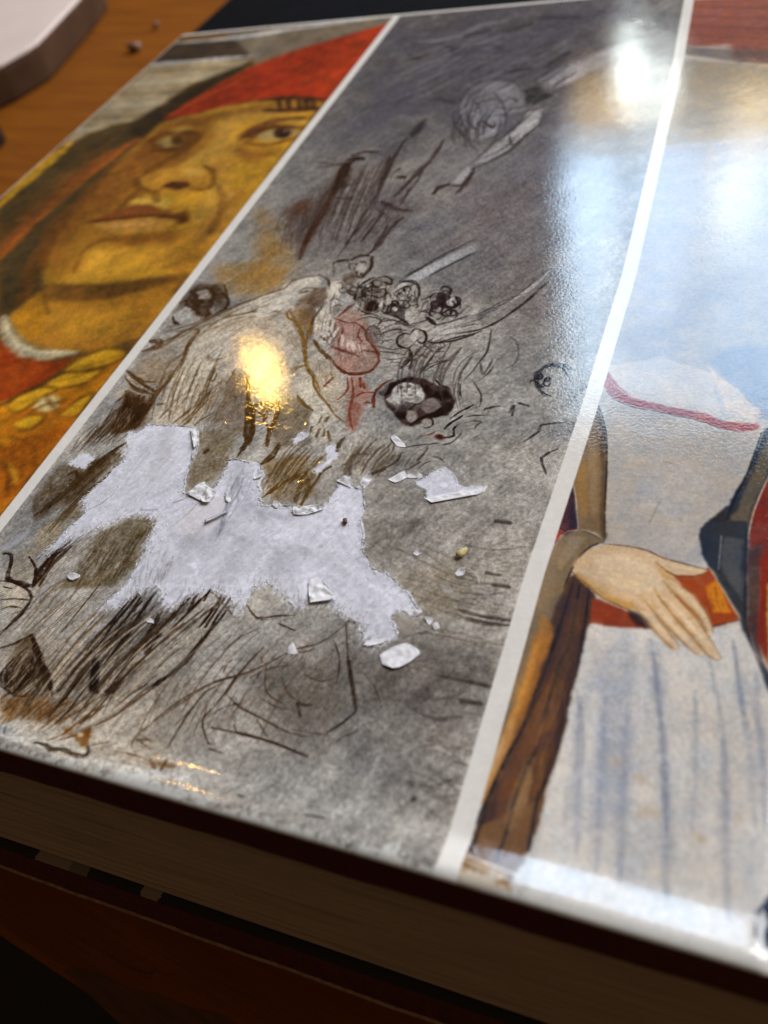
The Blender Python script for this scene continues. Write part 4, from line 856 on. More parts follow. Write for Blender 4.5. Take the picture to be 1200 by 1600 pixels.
s 46,38,34 0.21 0.75 136.4,117.4;137,116.9;137.3,116.3;137.5,115.6;137.5,115;137.2,114.6;136.7,114.5;136.2,114.7;135.6,115.2;135.2,115.8;135,116.5;135.1,117.2
s 46,38,34 0.3 0.75 134.6,112;134.8,111.7;134.9,111.3;134.9,110.9;134.7,110.7;134.5,110.7;134.2,110.8
s 46,38,34 0.34 0.75 136,110.7;135.6,110.6;135.2,110.7;134.7,111.1;134.4,111.6;134.2,112.2;134.1,112.8;134.3,113.2;134.7,113.3
s 46,38,34 0.26 0.75 133.7,112.4;134,112.5;134.3,112.5;134.7,112.3;135,111.9;135.2,111.5;135.2,111.1
s 46,38,34 0.31 0.75 133.1,112.4;132.8,112.9;132.7,113.5;132.8,114;133.1,114.2;133.5,114.3;134,114.1;134.5,113.6;134.8,113.1;134.9,112.5;134.8,112;134.5,111.7;134,111.7
s 46,38,34 0.18 0.75 136.9,113.7;136.9,113.4;136.7,113.2;136.5,113.2;136.2,113.3;135.9,113.6;135.7,114;135.6,114.4;135.7,114.7;135.8,114.9;136.1,114.9;136.4,114.8;136.6,114.5
s 46,38,34 0.34 0.75 137.3,114.6;137,114.3;136.6,114.2;136.1,114.4;135.7,114.8;135.4,115.4;135.2,116;135.3,116.5;135.6,116.8;136,116.9;136.5,116.7;136.9,116.2
s 46,38,34 0.21 0.75 137.2,113.8;137.4,113.2;137.4,112.6;137.2,112.2;136.8,112.1;136.2,112.2;135.7,112.5;135.3,113;135.1,113.6;135.1,114.2;135.3,114.6;135.8,114.7
s 46,38,34 0.22 0.75 137.4,113.7;137.5,113.3;137.4,112.9;137.2,112.7;136.8,112.6;136.4,112.7;136,113;135.8,113.4;135.8,113.8;135.9,114.2;136.2,114.3
s 46,38,34 0.24 0.75 136.1,110.6;136.3,110.2;136.4,109.7;136.4,109.3;136.2,109.1;135.8,109.1;135.5,109.2;135.1,109.6;134.9,110.1;134.8,110.5;134.9,110.9;135.1,111.1
s 46,38,34 0.2 0.75 137.1,114.7;137.1,114.3;137,114.1;136.7,114;136.4,114.1;136.1,114.3;135.9,114.7
s 46,38,34 0.21 0.75 134.6,111.6;134.3,111.8;134,112.2;133.9,112.6;134,112.9;134.2,113.1;134.5,113.1
s 46,38,34 0.26 0.75 137.7,112.7;137.7,113.3;137.9,113.7;138.4,113.8;138.9,113.6;139.3,113.1;139.7,112.5;139.9,111.8;139.8,111.2;139.6,110.9;139.2,110.8;138.7,111;138.2,111.5
s 46,38,36 0.31 0.75 144.4,113.1;144,113.1;143.7,113.3;143.4,113.6;143.2,114.1;143.1,114.5;143.2,114.9;143.5,115;143.8,115;144.2,114.8;144.5,114.4;144.7,114;144.7,113.6
s 46,38,36 0.26 0.75 142,110.5;141.7,110.5;141.5,110.6;141.3,110.8;141.2,111;141.2,111.2;141.3,111.4;141.5,111.5
s 46,38,36 0.31 0.75 144.5,110.6;144.7,110.8;144.9,110.9;145.3,110.9;145.6,110.8;145.8,110.5;145.9,110.2;145.8,109.9;145.7,109.7;145.4,109.7;145,109.7;144.7,109.9
s 46,38,36 0.22 0.75 145.5,112;145.7,111.7;145.6,111.4;145.4,111.2;145.1,111.2;144.8,111.2;144.5,111.5
s 46,38,36 0.26 0.75 145.7,111.7;146.3,111.6;146.9,111.2;147.4,110.5;147.6,109.7;147.7,108.9;147.4,108.4;146.9,108.2;146.3,108.4
s 46,38,36 0.26 0.75 145.6,109.3;146,108.9;146.3,108.3;146.4,107.7;146.2,107.2;145.9,107;145.4,107
s 46,38,36 0.18 0.75 142.5,111.4;142.2,111.4;141.9,111.5;141.7,111.8;141.6,112.1;141.6,112.4;141.7,112.6;142,112.7;142.2,112.6;142.5,112.4;142.7,112.2
s 46,38,36 0.34 0.75 143.4,110.6;143.1,110.7;142.8,111;142.5,111.3;142.4,111.7;142.5,112.1;142.7,112.3;143,112.4;143.3,112.2;143.6,112;143.8,111.6
s 46,38,36 0.35 0.75 142.7,108.2;142.4,108.5;142.3,108.9;142.2,109.3;142.3,109.5;142.5,109.7;142.8,109.7;143.1,109.5;143.4,109.2;143.6,108.9;143.6,108.5
s 46,38,36 0.16 0.75 146.6,107;146.1,107.1;145.5,107.4;145.1,107.9;144.9,108.5;145,109;145.4,109.4;145.9,109.5
s 46,38,36 0.28 0.75 143.6,106.1;143.1,106.4;142.6,107;142.4,107.6;142.4,108.2;142.7,108.6;143.2,108.7;143.8,108.6;144.3,108.3;144.7,107.7;144.9,107.1;144.8,106.5;144.5,106.1
s 46,38,36 0.21 0.75 142.7,112.6;142.8,112.9;143,113.1;143.3,113.2;143.6,113;143.9,112.7;144.1,112.3;144.2,111.9;144.1,111.6;143.9,111.4;143.6,111.3;143.3,111.5;143,111.8
s 46,38,36 0.18 0.75 141.7,112.6;141.7,113.2;142,113.6;142.6,113.8;143.2,113.7;143.8,113.3;144.2,112.8
s 46,38,36 0.23 0.75 146.6,108.1;146.5,107.6;146.2,107.3;145.8,107.3;145.4,107.6;145,108.1;144.8,108.7;144.7,109.2;144.9,109.7;145.2,109.9
s 46,38,36 0.28 0.75 147.4,108.8;147.7,108.8;147.9,108.7;148.1,108.4;148.2,108.1;148.2,107.8;148.1,107.6;147.8,107.6
s 46,38,36 0.35 0.75 143.4,113;143.2,113.6;143.2,114.2;143.4,114.6;143.8,114.7;144.3,114.5;144.7,114;145,113.4
s 46,38,36 0.22 0.75 143.9,114.1;144.4,113.5;144.8,112.8;144.8,112.1;144.6,111.5;144.2,111.3;143.6,111.3;143,111.7;142.5,112.3;142.2,113;142.2,113.7
s 46,38,36 0.26 0.75 142.8,109.5;143.2,109.3;143.6,109.1;143.8,108.7;143.8,108.3;143.7,108;143.4,107.8;143,107.8;142.5,107.9
s 44,36,40 0.28 0.75 151.4,107.6;151.3,107.9;151.3,108.3;151.5,108.5;151.7,108.7;152,108.6;152.2,108.4;152.5,108;152.6,107.6;152.6,107.3
s 44,36,40 0.32 0.75 152.7,111.9;152.4,112.3;152.2,112.7;152.2,113.2;152.4,113.6;152.7,113.7;153.1,113.7;153.4,113.4;153.8,113;153.9,112.6;153.9,112.1;153.8,111.8
s 44,36,40 0.23 0.75 153.2,112.6;153.7,112.3;154.1,111.8;154.2,111.3;154.1,110.8;153.7,110.5;153.2,110.4;152.7,110.5;152.2,110.9;151.9,111.4
s 44,36,40 0.26 0.75 153.6,107.4;153.6,107.9;153.8,108.3;154.1,108.5;154.6,108.5;155,108.2;155.4,107.8
s 44,36,40 0.31 0.75 152.7,104.8;152.1,105.1;151.6,105.6;151.4,106.3;151.5,106.9;151.8,107.4;152.3,107.5
s 44,36,40 0.17 0.75 155.2,110.2;155.7,110.4;156.3,110.3;156.8,109.8;157.2,109.2;157.4,108.4;157.3,107.8;157,107.4;156.5,107.3;155.9,107.5;155.4,108;155,108.7
s 44,36,40 0.19 0.75 155.3,111.8;155.7,111.9;156.1,111.7;156.5,111.3;156.8,110.7;156.8,110.1;156.7,109.6;156.4,109.3;156,109.3;155.6,109.6;155.2,110;155,110.6
s 44,36,40 0.27 0.75 152.4,107.4;152.1,107.3;151.7,107.5;151.3,107.9;151,108.4;150.9,109;151,109.4;151.3,109.7;151.7,109.7;152.1,109.4
s 44,36,40 0.29 0.75 152.9,109.6;153,109.1;153,108.6;152.7,108.3;152.2,108.2;151.7,108.3;151.2,108.6;150.9,109;150.8,109.5;151,109.9;151.3,110.2;151.8,110.2;152.4,110.1
s 44,36,40 0.28 0.75 154.4,111.9;154.2,111.7;154,111.6;153.7,111.6;153.5,111.8;153.3,112;153.2,112.3;153.2,112.6;153.4,112.8;153.6,112.9;153.9,112.8;154.2,112.6
s 44,36,40 0.16 0.75 152.9,108.7;152.9,108.2;152.7,107.8;152.4,107.7;152,107.8;151.6,108.1;151.3,108.5;151.1,109.1;151.1,109.6;151.3,110;151.5,110.2;151.9,110.1;152.3,109.9;152.6,109.4
s 44,36,40 0.31 0.75 153.3,108.4;153.6,107.9;153.8,107.2;153.7,106.7;153.4,106.3;152.9,106.2;152.3,106.3;151.8,106.7;151.4,107.2;151.2,107.8;151.3,108.4;151.6,108.8
s 44,36,40 0.3 0.75 155.2,107.3;155.6,107;155.9,106.5;156,106;155.9,105.5;155.6,105.2;155.2,105.1;154.7,105.3;154.3,105.6;154,106.1;153.9,106.6;153.9,107.1
s 44,36,40 0.29 0.75 150.5,110.3;150.1,111;149.9,111.7;150.1,112.4;150.5,112.8;151.1,112.8;151.7,112.4;152.2,111.8
s 44,36,40 0.19 0.75 155.1,105.9;154.8,106.1;154.6,106.5;154.6,106.8;154.7,107.1;155,107.3;155.4,107.2;155.7,107.1;156,106.8;156.1,106.4;156,106.1;155.9,105.9
s 44,36,40 0.19 0.75 156.9,106.5;157.1,106;157,105.6;156.7,105.3;156.3,105.2;155.9,105.3;155.4,105.6;155.2,106
s 44,36,40 0.16 0.75 153.8,105.7;153.7,106;153.8,106.3;154,106.5;154.3,106.5;154.6,106.5;154.9,106.3;155,106;155.1,105.7;154.9,105.5
s 44,36,40 0.33 0.75 155.1,110.5;155.6,109.9;155.9,109.2;155.9,108.5;155.6,107.9;155.1,107.7;154.5,107.9;154,108.4
s 64,54,50 0.15 0.55 145.7,97.9;145.2,97.7;144.6,97.8;144.1,98.1;143.7,98.6;143.7,99.1;143.9,99.5
s 64,54,50 0.22 0.55 142.6,101.2;142.7,100.8;142.6,100.4;142.3,100.1;141.8,100.1;141.4,100.4;141,100.8;140.8,101.2;140.9,101.7
s 64,54,50 0.2 0.55 146.1,100.7;146.3,100.6;146.4,100.3;146.5,100.1;146.4,99.9;146.2,99.8;145.9,99.7
s 64,54,50 0.25 0.55 143.6,96.2;143.7,96.4;144,96.4;144.3,96.3;144.5,96.2;144.7,95.9;144.7,95.7;144.5,95.5;144.3,95.4
s 64,54,50 0.15 0.55 146.2,95.8;145.9,95.8;145.6,96;145.5,96.2;145.4,96.5;145.5,96.7;145.7,96.9;146,96.9;146.3,96.8;146.5,96.6;146.7,96.4
s 64,54,50 0.22 0.55 146.5,100.2;146.7,100.3;147,100.1;147.2,99.9;147.4,99.6;147.4,99.3;147.3,99.1;147.1,98.9;146.9,98.9
s 64,54,50 0.15 0.55 146.4,98.5;146.4,99;146.7,99.3;147,99.4;147.5,99.3;147.9,99;148.2,98.5;148.3,98;148.2,97.6;147.9,97.3;147.5,97.3;147.1,97.5
s 64,54,50 0.12 0.55 146.2,101.1;146.7,100.8;147,100.3;147.1,99.8;146.9,99.3;146.5,99.1;146,99.1;145.5,99.3
s 64,54,50 0.25 0.55 142.2,97.4;142.2,97.9;142.5,98.2;142.9,98.3;143.4,98.1;143.8,97.8;144.1,97.4;144.2,96.9
s 64,54,50 0.13 0.55 141.6,100.7;141.9,101.1;142.3,101.2;142.9,101.1;143.4,100.8;143.8,100.2;144,99.6
s 64,54,50 0.12 0.5 153.2,92.5;152.9,92.7;152.7,92.9;152.7,93.2;152.8,93.4;152.9,93.6;153.2,93.7;153.5,93.6;153.8,93.5
s 64,54,50 0.19 0.5 153.2,94.2;153.1,93.7;152.8,93.3;152.3,93.1;151.7,93.2;151.1,93.6;150.8,94.1;150.6,94.6;150.8,95.1;151.2,95.5;151.8,95.6;152.4,95.4
s 64,54,50 0.12 0.5 155,96.9;155.6,97;156.2,96.7;156.7,96.2;157,95.6;157.1,95;156.9,94.4;156.5,94.1;155.9,94;155.3,94.2;154.8,94.6;154.4,95.2
s 64,54,50 0.24 0.5 156.7,96.6;157.1,96.5;157.4,96.3;157.6,95.9;157.6,95.5;157.4,95.3;157.1,95.1
s 64,54,50 0.21 0.5 156.4,95.5;156.8,95.1;157,94.6;157,94.1;156.8,93.7;156.5,93.5;156.1,93.5;155.7,93.8;155.3,94.2;155.1,94.7;155.1,95.2;155.2,95.6;155.5,95.8
s 64,54,50 0.12 0.5 155.8,91.7;156.1,92.2;156.5,92.5;157,92.4;157.6,92.1;158,91.4;158.2,90.7;158.2,90.1;158,89.6;157.5,89.3;157,89.4;156.5,89.8;156.1,90.5
s 64,54,50 0.19 0.5 153.6,92;153.6,92.3;153.7,92.6;153.9,92.7;154.2,92.7;154.5,92.5;154.7,92.2;154.8,91.9;154.8,91.7
s 64,54,50 0.16 0.5 157.2,95.4;157.1,94.9;156.7,94.7;156.2,94.7;155.8,95;155.4,95.5;155.2,96.1;155.1,96.7;155.3,97.2;155.7,97.4;156.1,97.4
s 64,54,50 0.15 0.5 151.5,90.2;151.5,90.7;151.8,91.1;152.2,91.3;152.8,91.3;153.3,91;153.7,90.6;153.9,90
s 64,54,50 0.19 0.5 156,95.7;155.7,95.1;155.1,94.9;154.4,95;153.7,95.5;153.3,96.3;153.1,97.1;153.2,97.8;153.6,98.3
s 64,54,50 0.2 0.5 154.1,93.7;154.2,93.2;154.1,92.8;153.9,92.5;153.5,92.4;153.1,92.6;152.7,92.9;152.4,93.3;152.4,93.8;152.5,94.2;152.8,94.5
s 64,54,50 0.22 0.5 154.5,96;154.6,95.7;154.6,95.5;154.4,95.3;154.1,95.2;153.8,95.3;153.6,95.4;153.4,95.7;153.4,95.9;153.4,96.2;153.6,96.3
s 80,62,50 0.18 0.6 132.5,97.4;132.7,97.2;132.9,97;132.9,96.8;132.9,96.6;132.7,96.4;132.5,96.4;132.3,96.5;132.1,96.7;131.9,96.9;131.9,97.2
s 80,62,50 0.27 0.6 132.1,97.8;131.9,98;131.8,98.1;131.7,98.3;131.8,98.5;131.9,98.6;132,98.6
s 80,62,50 0.15 0.6 133.1,97;133.3,96.6;133.4,96.2;133.3,95.8;133.1,95.7;132.8,95.7;132.5,95.9;132.2,96.2;132,96.6;131.9,97
s 80,62,50 0.23 0.6 130.3,96.8;130.4,96.8;130.6,96.8;130.7,96.6;130.7,96.5;130.7,96.4;130.6,96.3;130.4,96.3
s 80,62,50 0.19 0.6 132.2,95.5;132.1,95.4;131.9,95.3;131.7,95.3;131.6,95.4;131.5,95.6;131.4,95.7;131.4,95.8;131.5,95.9
s 80,62,50 0.17 0.6 132,98;132.2,98;132.3,97.9;132.4,97.7;132.4,97.5;132.4,97.4;132.2,97.3;132,97.3
s 80,62,50 0.18 0.6 132.5,95.7;132.5,95.6;132.3,95.4;132.1,95.4;131.9,95.5;131.7,95.6;131.5,95.8;131.5,96;131.5,96.2;131.6,96.3;131.8,96.4
s 80,62,50 0.17 0.6 130.8,95.9;130.9,96.1;131.1,96.2;131.3,96.2;131.6,96.1;131.8,95.9;131.9,95.6
s 76,60,50 0.24 0.6 129.3,113.4;129,113.6;128.7,114;128.6,114.3;128.7,114.6;128.9,114.8;129.2,114.9
s 76,60,50 0.33 0.6 129,115.8;128.8,115.9;128.5,116.1;128.4,116.3;128.3,116.6;128.4,116.8;128.5,117;128.8,117;129,116.8;129.2,116.6
s 76,60,50 0.24 0.6 133.3,110.8;133,110.8;132.6,111;132.3,111.3;132.1,111.7;132.1,112.1;132.3,112.3;132.6,112.4;133,112.4;133.4,112.1;133.6,111.8;133.7,111.4;133.7,111
s 76,60,50 0.25 0.6 126.9,115;127,115.3;127.4,115.5;127.8,115.4;128.3,115;128.6,114.5;128.8,113.9;128.7,113.5
s 76,60,50 0.21 0.6 132.6,111;132.4,111.2;132.2,111.4;132.2,111.6;132.2,111.8;132.4,112;132.6,112;132.8,111.9;133,111.7;133.1,111.4
s 76,60,50 0.3 0.6 130.1,113.3;130.4,112.9;130.4,112.4;130.3,112.1;130,111.9;129.6,111.8;129.1,112;128.7,112.3;128.5,112.8;128.4,113.2;128.5,113.6;128.8,113.8
s 76,60,50 0.29 0.6 131.8,112.3;131.4,112.5;131,112.8;130.8,113.2;130.8,113.6;131,113.9;131.3,114.1;131.8,114;132.2,113.7;132.4,113.3
s 76,60,50 0.29 0.6 129.2,113;129,113.1;128.8,113.3;128.8,113.5;128.8,113.7;128.8,113.9;129,113.9;129.2,113.9;129.4,113.8;129.6,113.6;129.7,113.4;129.7,113.2
s 76,60,50 0.24 0.6 132.4,112;132.1,112;131.7,112.2;131.3,112.5;131.1,113;130.9,113.6;130.9,114;131.1,114.3;131.4,114.4;131.8,114.2;132.2,113.9;132.5,113.4;132.7,112.9;132.7,112.4
s 76,60,50 0.29 0.6 129.3,114.3;129.4,114.7;129.7,115;130.2,115;130.7,114.8;131.2,114.4;131.4,114;131.4,113.5
h 50,42,40 0.21 0.6 132.7,113.8;134.6,104.7;139.1,117.3;142.2,105.3 24 0.7
h 50,42,42 0.2 0.6 148.5,113.8;148.7,104.2;155,114.2;154.9,103.3 26 0.8
h 200,196,192 0.18 0.5 132.7,113.8;134.6,104.7;146.1,116.8;148,104.9 18 0.8
s 58,50,46 0.34 0.75 141.6,101.6;143.9,103.2;147.1,102;149.5,101.5
s 58,50,46 0.35 0.75 136.8,102.7;138.8,103.9;141.8,103;141.8,100.9
s 58,50,46 0.34 0.75 143.4,98.9;145.8,100.1;148.2,100
s 58,50,46 0.32 0.75 152.9,95.2;152.5,92.2;151.3,90.5
s 58,50,46 0.34 0.75 145.2,101.9;146.6,103.4;148.6,101.4
p 56,40,36 0.17 0.8 150.2,80.1;150.3,84.1;153.5,86.3;156.7,85.7;160.1,84.2;161.8,84.1;164.2,80.5;163.8,76.5;161.4,75.6;158.4,73;156.1,73.3;154.5,74.8;153.2,76.3;151.4,77.9
p 184,180,174 0.12 0.97 158,81.6;158.1,80.2;157.5,79;156.4,78.3;155,78.1;153.5,78.5;152.2,79.5;151.4,80.9;151.3,82.3;151.8,83.5;153,84.3;154.4,84.4;156,84;157.2,82.9
p 184,180,174 0.1 0.9 150.9,79.3;151.9,80.9;154.1,78.8;155.2,78.3;153.2,78.1;151.8,78.5
p 140,130,124 0.22 0.9 161.7,78.8;161.8,77.9;161.5,77.2;160.9,76.8;160.1,76.7;159.3,76.9;158.6,77.6;158.1,78.4;158.1,79.3;158.3,80;158.9,80.5;159.7,80.6;160.6,80.3;161.3,79.6
p 160,152,144 0.14 0.9 158.3,75.7;158.4,75;158.3,74.4;157.9,74.1;157.4,74;156.9,74.3;156.4,74.8;156.1,75.4;156,76.1;156.1,76.7;156.5,77;157,77.1;157.5,76.8;158,76.3
p 150,142,134 0.14 0.85 161.4,74.5;161.4,74.1;161.3,73.7;161,73.5;160.6,73.4;160.2,73.6;159.8,73.9;159.6,74.3;159.6,74.7;159.7,75.1;160,75.3;160.4,75.4;160.8,75.2;161.2,74.9
p 34,22,20 0.1 0.95 150.3,83.5;153.6,86;154.8,85.5;152.9,84.4;151.3,83.3;151.2,80.8;150.5,79.9
p 32,22,20 0.12 0.95 156.3,84.1;157.9,84;159.3,82.6;161.7,83.2;164.1,80.5;164.2,78.5;163.6,76.5;161,75.6;159.4,75.7;160.9,77.3;162.2,78.6;161.1,80.8;159,81.1;158.6,79.6;158.4,81.6
p 32,22,20 0.12 0.95 150.8,79;153,77.5;154.4,77.7;153.9,79.3;155.9,79;157.6,78.9;157.3,77.7;155.8,76.7;156.5,74.5;154.7,74.8;152.9,76.6
p 70,56,50 0.18 0.8 153.2,82.9;153.2,82.7;153.1,82.6;152.9,82.5;152.7,82.5;152.4,82.6;152.3,82.6;152.2,82.8;152.2,82.9;152.3,83;152.5,83.1;152.7,83.1;152.9,83.1;153.1,83
p 70,56,50 0.18 0.8 154.7,83.3;154.7,83.2;154.6,83.1;154.4,83;154.1,83;153.9,83;153.7,83.1;153.6,83.2;153.6,83.4;153.8,83.5;154,83.6;154.2,83.6;154.4,83.5;154.6,83.5
p 70,56,50 0.17 0.6 154.3,80.7;154.2,80.6;154.2,80.5;154,80.5;153.8,80.4;153.7,80.5;153.5,80.5;153.4,80.6;153.4,80.7;153.5,80.8;153.7,80.9;153.9,80.9;154,80.9;154.2,80.8
p 70,56,50 0.17 0.6 155.9,81.1;155.8,80.9;155.7,80.8;155.5,80.7;155.3,80.7;155.1,80.7;154.9,80.8;154.8,80.9;154.8,81.1;154.9,81.2;155.1,81.3;155.4,81.3;155.6,81.3;155.8,81.2
p 70,56,50 0.17 0.45 154.1,82;154.2,81.8;154.2,81.5;154.1,81.4;154,81.4;153.9,81.5;153.7,81.7;153.6,82;153.6,82.2;153.6,82.4;153.6,82.5;153.8,82.6;153.9,82.5;154,82.3
p 70,56,50 0.17 0.3 153,81.3;153.1,81;153.1,80.7;152.9,80.6;152.7,80.5;152.5,80.7;152.3,80.9;152.1,81.2;152.1,81.6;152.1,81.9;152.2,82;152.4,82;152.7,81.9;152.9,81.7
p 70,56,50 0.17 0.35 157.5,80.4;157.5,80.1;157.4,79.8;157.1,79.6;156.8,79.6;156.4,79.7;156.1,79.9;155.9,80.2;155.9,80.5;156,80.7;156.3,80.9;156.7,81;157.1,80.9;157.4,80.6
p 70,56,50 0.17 0.25 156.2,82.6;156.3,82.1;156.3,81.7;156.1,81.4;155.8,81.4;155.5,81.6;155.2,82;155,82.5;154.9,83;154.9,83.4;155.1,83.7;155.4,83.7;155.7,83.5;156,83.1
p 70,56,50 0.17 0.5 156.1,79.9;156.1,79.7;155.8,79.6;155.4,79.5;155,79.4;154.5,79.4;154.2,79.5;154.1,79.7;154.1,79.8;154.4,80;154.8,80.1;155.2,80.1;155.6,80.1;156,80
s 80,64,56 0.18 0.8 152.1,83.1;152.5,83.3;153.1,83.2
s 80,64,56 0.18 0.8 153.6,83.5;154.1,83.8;154.8,83.6
s 80,44,34 0.4 0.9 149.5,77.1;148.5,79.3;148.3,81.7;149.2,83.7;150.5,85
s 34,24,22 0.33 0.9 157.8,73;158.9,74.8;161.1,76.7;163,78.7
s 40,28,26 0.25 0.85 158.2,86.5;160,84.5;161.6,84.1
s 40,30,28 0.23 0.85 160.1,75.6;160.7,75.5;161.2,75.2;161.6,74.7;161.8,74.1;161.7,73.5;161.4,73.1;160.9,72.9;160.3,73
s 36,28,26 0.33 0.9 164.6,75.8;165.7,77.6;166.6,78.5;167.7,79.8
s 36,28,26 0.41 0.9 164.2,73.2;164.9,74.7;165.9,75.9;166.5,76.8
s 40,30,28 0.36 0.9 164.8,70.9;166.4,71.6;165.9,73.2;166.2,74.3
s 52,42,40 0.21 0.75 167,76.3;168.4,77.1;170.3,77.3
s 52,42,40 0.2 0.75 167.4,75;169.1,75.8;170.3,75.6;169.6,74.7;169.6,73.9;168,73.4
s 52,42,40 0.2 0.75 164.6,69;166.3,69.7;167.2,71.4;167.6,72.8
s 52,42,40 0.2 0.75 158.7,67.6;160.5,68.4;162.7,69;164.5,69.5
s 52,42,40 0.22 0.75 163.8,85.2;164.4,82.9;165,81.5
s 52,42,40 0.21 0.75 166,86.1;167.5,84.1;168.6,82.2;169,79.4
s 52,42,40 0.21 0.75 170.1,78.9;171.4,79.9
s 52,42,40 0.23 0.75 166.3,94.1;165.6,91.2;165.2,89;164.2,86.5
s 52,42,40 0.22 0.75 168.7,90.6;168.3,88.7;167.5,87.4
s 52,42,40 0.23 0.75 156.1,91.9;155.3,87.4
s 52,42,40 0.23 0.75 160,91.7;157.2,89.8;156,88.1
s 52,42,40 0.24 0.75 150.9,88.2;151.1,90.5;151.9,91.9
s 52,42,40 0.24 0.75 151.4,92.8;152.5,90.9;152.8,88.4
p 66,28,20 0.16 0.9 164.9,71.1;164.9,70.8;164.7,70.5;164.4,70.3;164,70.2;163.7,70.3;163.3,70.6;163.1,70.9;163.1,71.3;163.3,71.6;163.6,71.8;164,71.8;164.4,71.7;164.7,71.5
s 100,44,36 0.27 0.7 160.5,70.8;162,71.3;162.7,72.2
s 60,48,38 0.4 0.8 154.6,60.5;156,61.8;157.5,63;158.2,64.4;158.4,66.3
s 60,48,38 0.31 0.85 162.6,67.9;162.3,66.3;161.8,64.9
s 64,50,38 0.26 0.8 160.8,62.5;161.9,63.9;162.4,64.8
s 60,48,38 0.22 0.75 162.6,63;163.3,64.4;164.1,65
s 70,56,42 0.2 0.7 164.3,66.1;165.5,66;166.5,65.1
s 60,48,38 0.2 0.7 155.7,66.7;155.7,68.8;156.4,68.1;156.7,66
h 74,64,54 0.13 0.45 153.2,68.5;152.7,60.8;162.9,68.2;161.4,61.8 50 0.6
h 200,194,182 0.14 0.45 149.7,74.8;151.7,62.4;157.9,71.3;156.3,62.1 40 0.7
p 112,98,80 0.38 0.45 130.1,77.1;134.7,77.6;138.1,72.1;138.1,65.2;135.6,63.1;131.5,66.8
p 196,188,174 0.19 0.7 132.4,80.1;133.2,83.7;135,81.8;138.7,77.7;141.7,75.1;143.8,73.5;142.9,70.8;143.9,66;141.6,68.1;141.7,65.7;139.8,67.9;138.1,72.1;138,74.7;135.3,76.4
s 104,82,42 0.4 0.8 132.9,78.4;135.4,76;137.7,74.7
s 110,84,44 0.31 0.8 131.9,85.7;134,83.8;135,81.8;137.1,79.3;140.1,76.6;142.6,74;145.2,72.4
s 96,80,56 0.38 0.75 140.2,71.7;140.2,73.3
s 96,80,56 0.38 0.75 141.4,72.2;141.5,73.2
s 96,80,56 0.37 0.75 141.2,68.1;141.1,70
s 96,80,56 0.37 0.75 142.5,68.3;142,70.1
s 96,80,56 0.37 0.75 144.3,67.3;142.9,69.6
s 96,80,56 0.38 0.75 139.5,69.1;139.3,70.3
s 96,80,56 0.39 0.75 136.9,72.6;136.9,73.6
s 74,54,28 0.56 0.9 125.1,74.5;126.7,70.7;128.2,67;128.5,62.7
s 74,54,28 0.46 0.9 121,80.3;123.3,75.6;125.5,69.9;126.8,66.2
s 90,68,36 0.35 0.8 125.5,74.9;129.1,75.3
s 80,58,32 0.55 0.88 129.8,76.1;131.1,72.2;131.4,68.7;132.3,64.4
s 80,60,36 0.33 0.8 129.7,70.7;131.5,67.4;132.1,65
s 90,68,40 0.28 0.7 125.8,73.6;128,72.2;129.6,72.7
s 90,68,40 0.28 0.7 127.3,71.4;128.5,72.2
s 90,68,40 0.28 0.7 127.5,70.5;129.3,70
s 90,68,40 0.28 0.7 126.7,73.3;129.4,73.6
s 76,54,28 0.58 0.88 133.5,59.8;134.2,62;134.9,64.2;134.6,65.4
s 86,58,24 0.49 0.88 137.5,52.6;138.7,55.1;140.5,57.3;141.8,58.7
s 84,60,30 0.39 0.82 141.8,58.7;142.7,56.5;143.5,52
s 80,58,32 0.49 0.85 142.5,59.3;144,57.3;144.9,54.6;144.9,51.9
s 80,60,36 0.34 0.75 144.9,54.6;145.5,57.5;145.7,58.7
s 60,46,34 0.5 0.88 149.1,62;149.8,63.9;151.2,65;152.5,65
s 66,50,36 0.49 0.85 145.5,58.6;145.8,60.1;146.8,61.1
s 50,40,32 0.58 0.85 154.6,60.3;155.6,61.3;156.7,62
s 76,62,42 0.51 0.8 146.7,64.3;146.3,67;146.6,68.5
p 128,82,68 0.38 0.6 144,78;146.7,77.7;147.7,73.3;147.8,69.9;146.2,71.5
s 112,54,42 0.33 0.75 142,84.6;144,80;145.2,74.9;147.4,70.8
s 112,54,42 0.34 0.75 143.7,84.8;144.9,82.2
s 112,54,42 0.33 0.75 144.7,79.4;145.9,80.6;148,81
s 112,54,42 0.33 0.75 148.1,80.5;148.6,82.6;149.1,84
s 112,54,42 0.33 0.75 147.3,78.1;148.3,78
s 112,54,42 0.33 0.75 148.5,79.5;149.4,77
s 112,54,42 0.34 0.75 141,84.5;142.3,81.9;142.3,79.8;141.5,78.2
s 112,54,42 0.35 0.75 137.4,81.7;138.1,84.2
s 112,54,42 0.34 0.75 145,83.2;145.7,81.9
h 92,74,48 0.15 0.4 137.4,65.7;134.8,52.5;146.8,64.6;144.9,52.5 60 0.8
h 196,180,146 0.15 0.4 139.6,66;136.1,53.8;146.8,62.3;143.2,52.2 40 0.8
h 198,192,178 0.18 0.5 148.3,71.5;148.5,59.1;153.2,72.1;153.9,61 40 0.6
h 84,70,54 0.15 0.4 148.3,70.3;148.3,58.5;154,69.8;152.2,59.7 30 0.7
s 42,30,24 0.34 0.92 124.9,29;124.5,26.1;123.8,23.3;123.1,20.2
s 42,30,24 0.33 0.92 125.7,28.6;125.7,25.5;125,22.2;124.7,18.5
s 42,30,24 0.33 0.92 128,30.7;127.6,28.1;127.3,25.1;127.1,21.8;126.7,18.2;126.4,15.9
s 42,30,24 0.32 0.92 130.5,26.3;130.6,23.4;130.7,21.1;130.4,17.7;129.9,14.4;129.4,11.9
